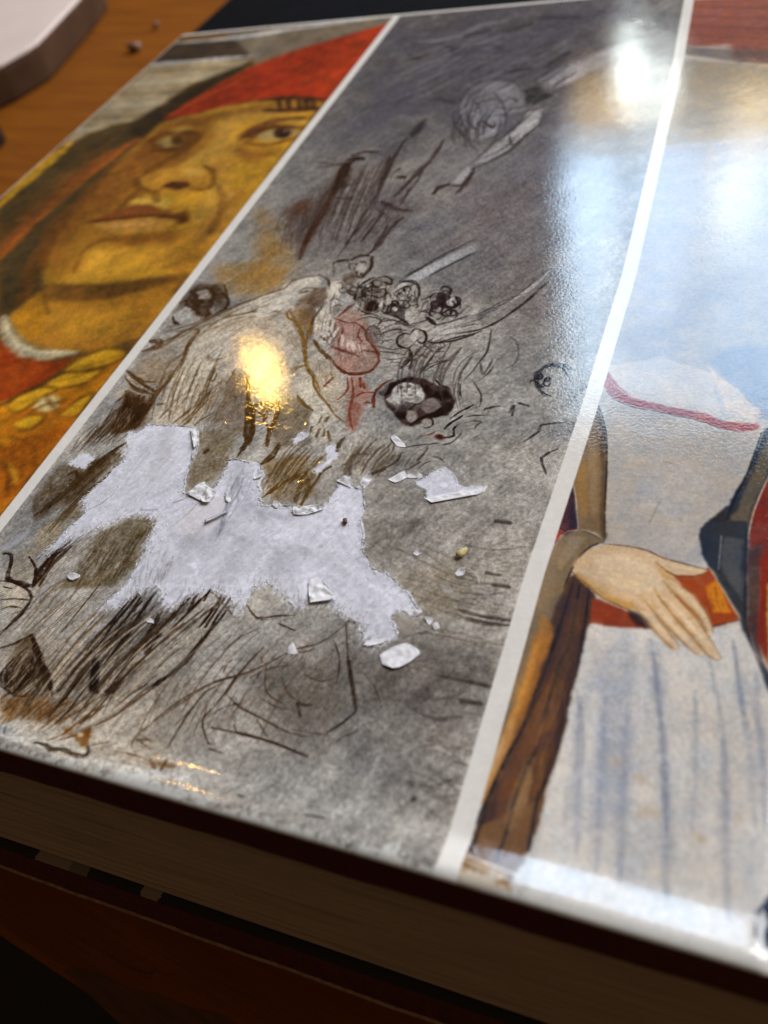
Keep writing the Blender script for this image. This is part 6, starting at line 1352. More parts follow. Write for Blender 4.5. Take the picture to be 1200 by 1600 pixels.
s 96,88,80 0.21 0.4 169.2,32.8;174.6,31.8;179.7,31.7;184.7,32.2
s 96,88,80 0.12 0.4 173.2,31.7;177.2,31.3;181.1,31.1;185,31.3
s 96,88,80 0.19 0.4 171,30.1;175.4,29.2;179.4,29.1;183.4,29.8
s 96,88,80 0.15 0.4 174.4,27.9;177.5,27.8;180.9,27.8;184.2,28.3
s 96,88,80 0.28 0.4 174.9,26.4;176.9,26.3;179.1,26.3;181.2,26.3
s 96,88,80 0.12 0.4 171.8,26;175.2,25.7;178.6,25.9;181.7,25.9
s 96,88,80 0.27 0.4 173.7,23.8;176.6,23.4;179.4,23.6;182.1,24.1
s 96,88,80 0.14 0.4 175.7,22.3;178,22.2;180.3,22.7;182.8,22.9
s 64,60,62 0.56 0.6 131,202.2;131.1,210.2;133.7,215;138,216.5;143.4,213.8;147.2,209.3
s 64,60,62 0.55 0.6 133.5,198.1;133.2,205.9;135.7,210.7
s 64,60,62 0.53 0.6 136.9,195.9;137.2,201.6;140.4,203.2;144.6,200.8
s 64,60,62 0.51 0.6 130.7,196.5;133.4,188.8;138.1,181.3;142.4,178.4
s 64,60,62 0.51 0.6 133.6,194.3;135.7,188.6;139.4,182.9
s 64,60,62 0.51 0.6 135.8,193.2;138,188.4;140.7,184.6
s 64,60,62 0.51 0.6 140,189.1;142.1,186.3;143.4,188
s 64,60,62 0.52 0.6 142.9,193.4;145.6,193.2;147.4,196.7
s 64,60,62 0.53 0.6 144.2,202.8;145.8,203.5;147.8,200.4
s 64,60,62 0.5 0.6 146.5,182.4;149.5,183.9;151.8,189;153.8,195.2
s 64,60,62 0.47 0.6 144.2,168.4;146.9,170.7;150.7,175.4;152.1,182
s 64,60,62 0.55 0.6 150.6,209.8;154,215.4;157.6,222.1
s 64,60,62 0.56 0.6 148.3,212.1;151.7,217.8;155.5,225.6;160.2,230.3
s 64,60,62 0.52 0.6 154.6,199.7;157.6,206;162.2,209.4
s 64,60,62 0.67 0.6 109.7,245.8;115.8,247.2;120.6,248.8;125.2,255.4
s 64,60,62 0.62 0.6 118.2,231.4;121.2,235.5;125.9,237.1;133.5,234.6
s 64,60,62 0.7 0.6 101,256.3;107.7,256.3;112.7,261.7
s 64,60,62 0.61 0.6 124.6,230.4;130.6,230.6;136,228.6
s 64,60,62 0.65 0.6 102.7,233.8;107.6,235.4;111.6,239.4
s 64,60,62 0.58 0.6 134.2,220.2;139.1,223.8;145.5,225
s 64,60,62 0.6 0.6 140.9,232.3;145.9,236;150.7,240.9
s 64,60,62 0.63 0.6 140.2,248.7;144.9,250.2;149,254.3
s 58,44,36 0.16 0.55 104.2,20.9;105.6,21.8;107.2,22.8
s 58,44,36 0.14 0.55 125.4,7.4;125.6,10.7;125.9,13
s 58,44,36 0.14 0.55 130.9,8.7;130.7,11.9;130.7,14.6
s 58,44,36 0.15 0.55 116.7,10.3;117.4,14.5;117.9,19.4
s 58,44,36 0.15 0.55 119.3,9.2;119.6,13.2;120.2,16.9
s 58,44,36 0.14 0.55 117.4,6.3;117.6,10.3;118.1,14.1
s 58,44,36 0.14 0.55 133.6,9.9;134.7,12.8;136.6,15.4
s 58,44,36 0.16 0.55 119.3,19.1;120,22.9;120.8,25.6
s 58,44,36 0.15 0.55 122.2,16.7;122.3,20.3;123.2,23.8
s 58,44,36 0.2 0.5 134.6,32.8;138.2,31.6;143.4,28.3
s 58,44,36 0.19 0.5 144.5,22.7;146,25.3;148.4,27.3
s 58,44,36 0.18 0.5 150.6,19.1;152.8,21.2;155.4,22.3
s 58,44,36 0.17 0.5 153.3,16.6;156.3,15.7;159.2,15.9
s 58,44,36 0.18 0.5 152.9,25.6;156,24.6;158.2,25.7
s 58,44,36 0.17 0.5 158.4,21.4;161.1,20.9;162.8,21.8
s 58,44,36 0.16 0.5 159.9,13.1;162.8,13.3;165.6,13.5
s 58,44,36 0.17 0.5 147.2,12.1;148.9,14;151,15
s 58,44,36 0.16 0.5 166.1,12.2;167.7,14;169.5,15.4
s 58,44,36 0.17 0.5 167.1,23.3;169.2,21.7;171,19.2
s 84,76,70 0.2 0.5 169.2,28.6;172.2,31.4;176.9,31.9;181.7,31.3
s 84,76,70 0.2 0.5 167.7,27.2;171.9,26.5;176.1,28
s 84,76,70 0.22 0.5 174.2,48.5;179.3,48.2;184,49.7
s 84,76,70 0.22 0.5 168.6,46.2;173.6,43.4;178.8,42.6
s 84,76,70 0.21 0.5 174.6,39.9;179.5,39.7;183.1,41
s 84,76,70 0.18 0.5 173.3,22.2;178,21.8;181.8,24.1
s 84,76,70 0.17 0.5 177,16.3;181.6,15.6;185.4,17.4
s 84,76,70 0.16 0.5 176.4,9.8;180.7,10.1;184.2,12.3
b 150,140,128 13.55 0.15 144.4,50.2;160.1,39.6;175.8,35.5
b 66,62,66 4.51 0.3 172.7,21;179.8,21.7;185.1,22
b 80,76,74 5.75 0.35 160,28.8;170,23.5;177.6,23.2;182.2,26.2
b 150,146,140 3.51 0.35 172.2,17;179.2,17.7;184.3,18.1
b 74,72,74 3.34 0.3 170.4,11.9;177.8,11.1;184.8,10.3
b 66,66,74 29.75 0.4 100.3,251.3;124.9,256.7;153.6,255.8
b 70,70,78 26.04 0.4 103.4,193.2;114.2,208.1;125.5,223.6
b 128,126,130 22.46 0.4 147.3,145.1;160,156.3;171.2,144.9
b 84,76,82 12.76 0.4 155.9,147.8;163.9,159.1;166.1,171.2
b 120,112,104 10.72 0.25 151.3,63.4;170.3,54.6;182.8,46.3
''',
'right': '''
p 184,180,174 2.17 1 146.4,272.8;224.4,254.2;226,-2.8;183.6,-15.9
p 140,84,74 2.08 1 184.7,263.7;224.4,258.9;224.7,208.7;202.1,218;199.8,228.8;184.8,229.8
p 90,80,80 1.48 0.7 185.6,230.5;209.6,223.1;224.7,216.8;224.7,211.6;200.6,218.3;186.2,225.4
s 110,70,64 0.83 0.6 186.1,258.5;224.5,247
s 110,70,64 0.81 0.6 186.9,251.1;224.5,239.6
s 110,70,64 0.79 0.6 187.6,244.1;224.6,232.5
s 110,70,64 0.77 0.6 188.3,237.3;224.6,225.7
s 110,70,64 0.75 0.6 188.9,230.7;224.6,219.1
p 140,128,108 2.21 0.7 183.9,223.3;224.7,209.4;224.9,176.7;185.4,173.2
p 158,160,168 2.92 0.9 185.4,173.2;224.9,176.7;225.5,85.6;215.4,81.3;201.8,89.3;186.8,94.8
p 136,142,156 2.97 0.5 189.6,98.7;199.4,111;206.3,123.8;212.1,121.9;203.2,107.4;194.3,97.3
p 124,142,170 1.76 0.8 205.4,95.6;209.2,100.4;225.4,101.8;225.5,78.3;214.8,82.8;209.9,90.1
p 206,190,176 0.28 0.8 205.8,94.6;208.4,91.5;212.1,88.1;214.8,84;214.7,81.4;209.6,83.4;208.1,88.6
p 196,190,186 0.45 0.7 188.9,92.4;197.8,96.3;207.2,92.3;208.5,83.2;196.2,85;193,86
p 176,169,162 0.26 0.95 190.6,82;194.1,82.9;204.8,81;210.5,78.7;215.4,78.9;214.2,71.9;212.1,64;208.4,57.6;209,51.2;196,48.8;192.7,70.8
p 178,176,176 1.26 0.5 198,67.5;205.3,70.6;209.3,66.9;205,58.8;199,60
h 128,122,112 0.19 0.25 192.3,78.6;211.2,77.6;196.2,53.7;208.3,55.8 50 1.2
h 196,192,188 0.19 0.25 192.6,76.8;211.3,75.1;196.2,53.7;208.3,55.8 40 1.2
s 132,122,108 0.33 0.6 201.5,70.5;203.7,70
s 132,124,112 0.26 0.5 202.3,68.6;203.4,68.3
s 140,134,128 0.25 0.5 201,57.4;202,62
p 148,62,56 0.14 1 187.4,92.8;189,92;191.8,87.8;194.7,84.8;199.3,83.7;206.6,82.3;209.8,80.8;215,81;215,79.7;212.7,78.8;210,79;205.4,80.7;195,82.8;191.4,84.4;189,88
s 70,48,50 0.21 0.8 191.1,84.4;195,82.6;200.7,81.6;205.4,80.7;210,78.9;212.7,78.7
s 206,180,176 0.26 0.5 190.1,89.1;194,85.2;198.1,84.3
p 124,100,72 0.2 1 188.2,84.5;189.5,81.9;191.4,76.7;192.8,70;194.9,55.6;195.1,52.4;193.5,54.3;191,54.6;189,62.2;187.7,66;187.8,75.3;187.8,82.1
p 150,116,70 0.46 0.8 187.8,68.5;189.4,69.5;191.9,58.8;191.1,55.3
p 150,128,100 0.4 0.6 189,73.7;190.4,73.9;193.2,59;192.5,56.7
p 76,60,46 0.27 0.7 189.5,81.9;191.7,75.8;193.4,66.8;195.3,52.8;194.4,53.4;192.5,66.7
s 44,38,38 0.24 0.85 188.4,84.1;190.1,80.6;191.7,75.8;192.9,69.2;194.2,59.2;195.2,52.8
s 196,178,150 0.17 0.6 192.1,75.9;193.6,66.9;195.1,55.7
p 74,40,46 0.19 1 187.6,65.2;189.2,61.4;190.9,54.6;189.5,52.5;187.2,53.9
p 40,38,52 0.19 0.7 187.6,65.2;188.5,63.7;190.9,54.6;189.6,54.7
p 158,50,36 0.15 1 187.2,53.9;189,53.5;188.3,51.2;187.5,50
s 200,180,160 0.16 0.8 187.9,65.2;189.4,61.1;191,54.6
s 196,170,150 0.12 0.8 187.3,53.8;188.4,53.8;189.3,53.2
p 80,56,46 0.26 1 189.9,44.1;192.3,46.3;195.6,42.9;196.1,30.3;194.9,18.8;194.6,7.6;187.3,5.6;189,17.8;189.1,30.8
p 124,104,80 0.17 1 191,54.5;193.3,54;195.1,52.7;193,50.7;191.8,47.4;191.2,44.9;190.9,42.3;190.4,38.3;189.7,28.7;188,19.3;187.2,15.8;186.1,20.2;187.5,31.7;187.4,44.2;187.5,48.7;188.9,52.5
p 170,112,52 0.61 0.8 188.8,38.2;188.7,28.7;188.3,20.9;187.6,13.5;187.5,9.3;188.6,9.6;189.9,17.6;190.7,27.1;191,36.5
p 160,140,112 0.3 0.6 190.4,53.1;192.6,53.1;191.2,49;189.7,46;189,47.9
s 48,38,32 0.27 0.9 195.1,52.6;193.4,51.5;192,48.8;191.3,45.6;191,43.3
s 190,170,140 0.15 0.7 188,51.6;189.5,53.7;191,54.3
s 80,62,46 0.18 0.8 191.1,54.5;193.3,53.8;195.1,52.8
p 70,50,48 0.35 1 191.9,45.7;194.4,44.4;195.5,42.3;195.7,37.4;195.5,33.2;195.4,27.2;194.9,18.8;194.4,13.6;194.5,8;187.9,6.2;188.5,10;189.7,16.7;190.7,25.2;191.4,34.4;191.4,41
p 110,72,48 0.41 0.65 190.9,24.3;192.2,28.5;193.1,32.7;194.1,23.2;192.3,18.2;191.6,12;191.9,7.7;189.3,7;189.5,14
p 92,64,44 0.31 0.7 192.4,17.3;194.9,19.3;194.8,13.7;194.4,8.3;193.3,8
p 150,116,70 0.31 0.6 191.5,16.2;192.4,17.3;192.9,11.5;192.6,7.8;190.8,7.4
s 32,32,40 0.48 0.85 192.1,44.5;191.9,39.9;191.4,32.3;190.7,25.2;190.3,21.3;189.1,16.1;188.2,11.2;187.2,6
s 32,32,40 0.51 0.85 193.1,44.1;193.5,34.9;193,28.6;192.3,21.8
s 32,32,40 0.47 0.85 194.5,43.8;195.2,34.2;195.1,26.2;194.9,18.8;194.2,12.7;194.1,7.9
s 32,32,40 0.44 0.85 192.3,18.2;191.6,13.7;191,7.8
s 32,32,40 0.49 0.85 193.1,32.7;192.6,26.6;192.6,22.3
s 32,32,40 0.46 0.85 194.9,23.3;194.9,18.8
s 60,42,34 0.32 0.7 194,37.1;193.6,29.8;193.3,24.8
h 140,96,60 0.17 0.4 191.9,38.8;189.7,7.1;195.2,35.2;194.8,8.4 26 0.5
s 186,120,44 0.35 0.6 189.3,36.1;189.1,26.8;187.9,18.9;187.4,12.6
p 112,80,54 0.37 1 187.7,6.9;194.8,12;194.1,4.4;192.9,0.1;186.4,-1
s 44,40,44 0.39 0.8 188.4,12;187.8,3.8
s 44,40,44 0.38 0.8 193.9,12.6;194.2,5.6
s 44,40,44 0.37 0.8 191.4,9.5;191,3.2
p 170,140,96 0.22 0.8 187.3,2.6;192.4,2.1;193.6,0.3;187.7,-0.3
s 84,62,44 0.36 0.6 187.1,1.8;192.7,0.9
s 214,206,190 0.29 0.7 187.6,2.9;193.9,2.2
b 206,150,80 0.87 0.45 189.1,32.9;188.9,25.7;188.2,18.1;187.3,11.7
b 120,86,60 1.18 0.4 193.2,41.3;193.5,34.9;193,26.7;192.1,19
b 52,40,42 1.04 0.45 195.3,39.5;195.3,30.1;195,22.5;194.4,13.6
b 66,52,52 0.96 0.45 191.4,32.3;190.5,24.2;189.5,15.8
b 60,46,50 1.46 0.4 191.4,41;191.4,36.6
b 176,138,92 0.86 0.4 192,15.5;191.8,11.3;191.5,7.6
b 150,130,104 1.54 0.4 188.5,51.1;188.1,43.8;188.4,38.1
p 200,197,193 0.32 1 195.5,38.2;203.6,38.8;212.7,41;215,42.3;218.5,34.4;221,26.9;222,-1.2;195.8,-9.1;195.1,8.5;195.4,20.7;195.4,34.2
b 150,152,162 0.8 0.5 196.7,26.6;197.5,17.7;197.6,9.6
b 160,162,170 2.04 0.55 198.8,33.9;200,21.2;200.5,9.9
b 150,156,170 2.44 0.5 201,36.4;202.5,22.7;203.3,10.7
b 118,126,146 0.56 0.75 204.4,35.2;207.1,22.9;208.8,12.2
b 140,146,162 1.04 0.6 203.8,37.1;205.3,32.4;206.2,27.8
b 140,146,160 0.46 0.6 210.1,30.6;211.1,21.3;211.5,12.9
b 150,154,166 0.46 0.6 212.7,31.2;214.3,22.1;215.2,13.9
b 126,134,152 0.55 0.7 214,39.2;216.5,26.1;218.1,14.7
b 150,154,166 0.47 0.5 215.5,34.7;217.5,28.2;218.7,22.2
b 120,124,140 0.33 0.6 195.8,27.3;197.5,22.1;198.4,17.1
b 168,170,180 1.3 0.5 196.6,34.5;198.9,28;200.3,21.9
b 150,156,168 0.43 0.6 210.6,37.5;211.8,34.3;212.4,31.1
b 218,212,204 1.58 0.5 198.2,27.9;199,17;199.1,7.3
b 218,212,204 1.57 0.5 203.2,31.9;205,19.8;206,9.2
b 218,212,204 1.96 0.5 207.2,35.8;209.4,22.2;210.7,10.4
b 218,212,204 1.35 0.5 211.8,29.1;213.1,19.8;213.7,11.2
b 218,212,204 1.11 0.5 215.9,27.9;217.2,20.8;217.8,14.2
b 138,144,160 0.71 0.55 196.3,26.5;198,16.2;199.5,7
b 138,144,160 0.69 0.55 199.5,27.2;200.8,15.6;202,5.5
b 138,144,160 0.64 0.55 207.8,20.3;208.9,11.4;209.8,3.5
b 138,144,160 0.63 0.55 213.9,25.2;215,13.8;216,3.9
b 138,144,160 0.68 0.55 217,35;218.2,24.1;219.2,14.6
b 138,144,160 0.68 0.55 202.3,26.9;203.6,15.1;204.7,4.8
h 170,172,180 0.14 0.22 196.8,35.6;200.2,-7.7;216.1,37.7;221.4,-1.4 40 0.8
p 196,164,120 0.94 0.35 207.6,13.8;207.5,13.4;207.3,13;206.8,12.7;206.3,12.6;205.9,12.6;205.5,12.8;205.4,13.2;205.4,13.6;205.7,14;206.1,14.2;206.6,14.4;207.1,14.3;207.4,14.1
p 196,164,120 0.56 0.35 212.9,12.1;212.9,11.9;212.7,11.7;212.5,11.5;212.2,11.4;211.9,11.5;211.7,11.6;211.6,11.8;211.6,12;211.8,12.3;212.1,12.4;212.4,12.5;212.6,12.5;212.8,12.3
p 196,164,120 0.76 0.35 202.9,19.1;202.8,18.8;202.6,18.5;202.3,18.2;201.9,18.1;201.5,18.2;201.2,18.4;201.1,18.6;201.1,19;201.4,19.3;201.7,19.5;202.1,19.6;202.5,19.5;202.7,19.4
p 196,164,120 0.45 0.35 216.6,15.4;216.6,15.2;216.4,15;216.2,14.9;216,14.8;215.8,14.8;215.6,14.9;215.5,15.1;215.6,15.3;215.7,15.5;215.9,15.6;216.2,15.7;216.4,15.7;216.5,15.5
p 196,164,120 0.61 0.35 205.9,17.7;205.9,17.5;205.7,17.2;205.4,17.1;205.1,17;204.8,17;204.6,17.2;204.5,17.4;204.5,17.6;204.7,17.9;205,18.1;205.3,18.2;205.6,18.1;205.8,18
p 132,56,38 0.14 1 195.1,42.4;197,42.2;201.5,40.6;203.4,38.7;199.2,38.2;195.5,38.3
p 40,30,34 0.21 0.8 200.2,41.3;203.7,40.4;203.9,38.7;201.7,38.8
p 150,64,34 0.11 1 205.6,48.4;209.4,49.4;210,50.7;214.7,42.7;211.5,40.7;210.1,41.2;206.6,44.1;204.2,47.4
p 206,130,36 0.37 0.85 209.6,46.9;211.4,48.5;212.5,45.9;213.6,43.7;211.4,42.9;210.7,44.9
h 120,60,28 0.19 0.4 209.6,47.5;211,42;211.6,48.9;213.9,42.9 22 0.9
s 206,190,160 0.16 0.85 210,50.7;212.5,46.5;214.7,42.7
s 70,34,28 0.2 0.9 211.5,40.9;214.6,42.6
s 96,44,34 0.19 0.8 209.9,50.5;209.4,49.4;205.6,48.3
p 208,178,142 0.11 1 193,50.7;195.2,52.2;198,52.3;201.1,52.2;203.3,51.1;205.1,48.9;206.7,47;206,44.6;204.3,43.3;202.4,42.3;201.4,41.2;199.6,41.6;196.5,42.7;194.7,44.3;192.6,45.5;191.6,46.3;191.8,48.4
p 228,204,170 0.68 0.6 194.2,49.9;198.7,51.1;202.5,49.7;204.8,46.9;203.1,44.7;199.2,44.5;195.3,46.4
p 184,138,70 0.34 0.75 191.6,46.3;192.5,46.2;195.4,44.4;197.7,43.1;200.5,42.3;201.6,41.3;199.6,41.5;196.5,42.7;193.9,44.5
p 184,138,70 0.28 0.5 202.4,50.4;204,49.4;205.6,48;205.3,47;203.4,48.6
p 208,178,142 0.08 1 201.3,41.8;203.8,39;205.2,37.6;206.5,36.5;207.3,36.3;207.5,37;207.3,37.2;205.7,39.1;204,41.1;202.6,42.8
s 228,204,170 0.58 0.55 202.6,41.4;204.5,39.4;206.1,37.7
b 170,122,70 0.41 0.55 201.3,41.8;203.8,39;205.2,37.6;206.5,36.5;207.3,36.3
b 186,140,84 0.26 0.45 207.3,37.2;205.7,39.1;204,41.1;202.6,42.8
s 120,82,40 0.13 0.65 201.3,41.8;203.8,39;205.2,37.6;206.5,36.5;207.3,36.3;207.5,37
s 96,64,30 0.13 0.6 207.5,37;207.3,37.2;205.7,39.1;204,41.1;202.6,42.8
p 208,178,142 0.08 1 202.3,43.3;204.6,40.8;206.4,38.9;208.1,37.4;209.5,36.2;210.5,35.9;210.8,36.4;209.3,38.1;207.4,40.3;205.6,42.4;203.9,44.3
s 228,204,170 0.57 0.55 203.9,42.6;206.3,40.1;208.9,37.4
b 170,122,70 0.41 0.55 202.3,43.3;204.6,40.8;206.4,38.9;208.1,37.4;209.5,36.2
b 186,140,84 0.26 0.45 210.8,36.4;209.3,38.1;207.4,40.3;205.6,42.4;203.9,44.3
s 120,82,40 0.13 0.65 202.3,43.3;204.6,40.8;206.4,38.9;208.1,37.4;209.5,36.2;210.5,35.9
s 96,64,30 0.13 0.6 210.5,35.9;210.8,36.4;209.3,38.1;207.4,40.3;205.6,42.4;203.9,44.3
p 208,178,142 0.08 1 203.8,44.7;205.8,42.1;207.7,40.1;209.5,38.3;211,36.4;212.2,35.7;212.8,36.1;211.9,37.8;210.5,39.8;208.9,42;207.1,43.9;205.3,45.6
s 228,204,170 0.57 0.55 205.4,43.9;208.1,41.1;210.9,37.9
b 170,122,70 0.41 0.55 203.8,44.7;205.8,42.1;207.7,40.1;209.5,38.3;211,36.4;212.2,35.7
b 186,140,84 0.26 0.45 211.9,37.8;210.5,39.8;208.9,42;207.1,43.9;205.3,45.6
s 120,82,40 0.13 0.65 203.8,44.7;205.8,42.1;207.7,40.1;209.5,38.3;211,36.4;212.2,35.7;212.8,36.1
s 96,64,30 0.13 0.6 212.8,36.1;211.9,37.8;210.5,39.8;208.9,42;207.1,43.9;205.3,45.6
p 208,178,142 0.08 1 205,46.3;206.5,44.9;208,43.5;209.4,42.1;210.4,40.4;210.8,39.5;211.3,39.1;211.5,40;211.1,41.4;210,43.6;208.6,45.4;206.8,46.7;205.3,47.7
s 228,204,170 0.59 0.55 206.3,46.2;208.7,44.2;210.6,41.6
b 170,122,70 0.42 0.55 205,46.3;206.5,44.9;208,43.5;209.4,42.1;210.4,40.4;210.8,39.5
b 186,140,84 0.27 0.45 211.5,40;211.1,41.4;210,43.6;208.6,45.4;206.8,46.7;205.3,47.7
s 120,82,40 0.13 0.65 205,46.3;206.5,44.9;208,43.5;209.4,42.1;210.4,40.4;210.8,39.5;211.3,39.1
s 96,64,30 0.13 0.6 211.3,39.1;211.5,40;211.1,41.4;210,43.6;208.6,45.4;206.8,46.7;205.3,47.7
p 208,178,142 0.08 1 201.1,52.1;203.3,51.2;205.8,50.9;208.1,50.3;209.9,50.1;209.4,49.3;207.5,48.7;205.8,48.5;204.6,49;203.2,50.1
s 228,204,170 0.45 0.6 203.9,50.5;206.4,50;208.9,49.8
s 100,64,32 0.2 0.9 195.1,52.3;198.5,52.5;201.4,52.2;203.8,51.2;206.3,50.8;209.9,50.2
s 100,64,32 0.2 0.9 202.9,50.3;204.6,48.9;206.1,48.4;208.2,48.7;209.6,49.5
s 100,64,32 0.19 0.9 191.7,46.3;194.7,44.1;196.5,42.7;199.6,41.6;201.7,41
s 184,138,70 0.38 0.5 201.3,41.8;200.5,42.6
s 184,138,70 0.38 0.5 202.3,43.1;201.7,44.1
s 184,138,70 0.38 0.5 203.9,44.5;203.2,45.6
s 184,138,70 0.39 0.5 205.1,46.2;204.3,47.1
p 230,208,186 0.1 0.8 212.5,36;212.4,35.9;212.3,35.9;212.2,36;212.1,36.1;212,36.2;212,36.4;212,36.5;212.1,36.6;212.2,36.6;212.3,36.5;212.4,36.4;212.5,36.2;212.5,36.1
p 230,208,186 0.1 0.8 210.6,36;210.6,35.9;210.4,35.9;210.3,36;210.2,36.1;210.1,36.2;210.1,36.4;210.1,36.5;210.2,36.5;210.3,36.5;210.4,36.5;210.5,36.4;210.6,36.2;210.7,36.1
p 230,208,186 0.1 0.8 207.4,36.3;207.4,36.3;207.2,36.3;207.1,36.3;207,36.5;206.9,36.6;206.8,36.7;206.9,36.9;206.9,36.9;207.1,36.9;207.2,36.9;207.3,36.7;207.4,36.6;207.5,36.4
p 230,208,186 0.1 0.8 211.4,39.3;211.3,39.2;211.2,39.2;211,39.3;210.9,39.4;210.8,39.6;210.8,39.7;210.8,39.8;210.9,39.9;211,39.9;211.2,39.8;211.3,39.7;211.4,39.6;211.4,39.4
b 188,146,92 0.84 0.5 192.5,46.2;195.7,44.2;199,42.6;201.3,42.1
b 236,214,180 1.16 0.4 194.8,49.3;198.4,50;201.5,49.2
b 176,130,80 0.27 0.5 204.7,43.7;205.2,43.2
b 176,130,80 0.27 0.5 203.4,42.8;204,42.5
b 176,130,80 0.27 0.5 206.2,45.3;206.8,44.9
b 176,130,80 0.27 0.5 202,41.9;202.5,41.6
b 176,130,80 0.26 0.5 208.3,41.4;208.7,41.8
b 176,130,80 0.26 0.5 206.7,40.3;207.3,40.7
b 176,130,80 0.26 0.5 210.1,41.8;210.6,42.1
p 46,50,60 0.15 1 215.8,79.8;217.6,80.9;218.2,68.3;216.9,69.6;215.2,62.7;214.8,55.6;215.1,51.1;210.7,50.2;208.8,52.9;208.1,56.5;208.8,58.7;211.7,62.8;213.8,69.9;215,75.6
p 110,96,76 0.3 0.75 216.2,78.2;217.3,75.9;216.4,68.7;214.9,63.3;214.6,56.9;213,52;212.4,60.7;213.6,65.3;214.8,70.8
p 38,42,46 0.17 0.9 208.8,58.4;211.3,61.6;211.8,58.5;211.3,51.7;209.4,52;208.2,55.8
s 24,32,44 0.36 0.85 215.4,78.9;214,70.3;212.6,64.8;211.7,59.9;211.2,55;211.3,51.7
s 120,140,150 0.11 0.7 211.8,59.9;211.2,55.3;211.3,51.7
p 118,42,36 0.18 1 216.9,69.2;218.5,72.9;219.1,56.4;214.9,55;214.8,58;215.2,62.7
p 84,44,44 0.17 0.9 215.2,54.7;219.1,57.4;219.3,53.1;215.1,51.7
s 200,180,150 0.15 0.85 216.9,69.6;215.4,63;214.8,57.7;214.9,52.3
p 44,50,60 0.16 1 208.1,57.6;210,59.3;214.5,60.1;215.6,41.7;218.4,33;219.9,30.7;219.8,33.3;217.3,37;215.1,41.1;214.6,43.3;211.6,48.2;209.4,52
p 70,50,50 0.2 0.9 214.8,55;216.5,56.3;217,43.8;217.5,38.2;218,35.5;216.3,39.6;215.5,41.7
p 122,40,32 0.15 1 216.5,53;217.5,56.2;219.1,56.8;220,33.3;218.2,36.7;216.9,40.3
p 206,160,60 0.12 0.9 217.6,49.1;219.3,51;220,33.9;218.5,35.6
p 96,100,100 0.28 0.5 211.7,56.8;214.1,56.6;214.6,45.7;213,48.2;211.6,51.1
s 150,164,170 0.14 0.7 211.2,56.7;211.3,50.7
s 30,34,44 0.23 0.7 214.4,59.4;214.9,49.5;215.5,41.7;218.1,34.2
s 130,138,156 0.19 0.5 214.2,38;215,33.2;216.3,25.9
s 130,138,156 0.19 0.5 216.1,40.1;217.4,36.5;218.5,34
p 40,52,74 0.32 1 219.8,7.7;218.6,4.7;219.2,1.6;223.6,3.6;223.3,15.7
''',
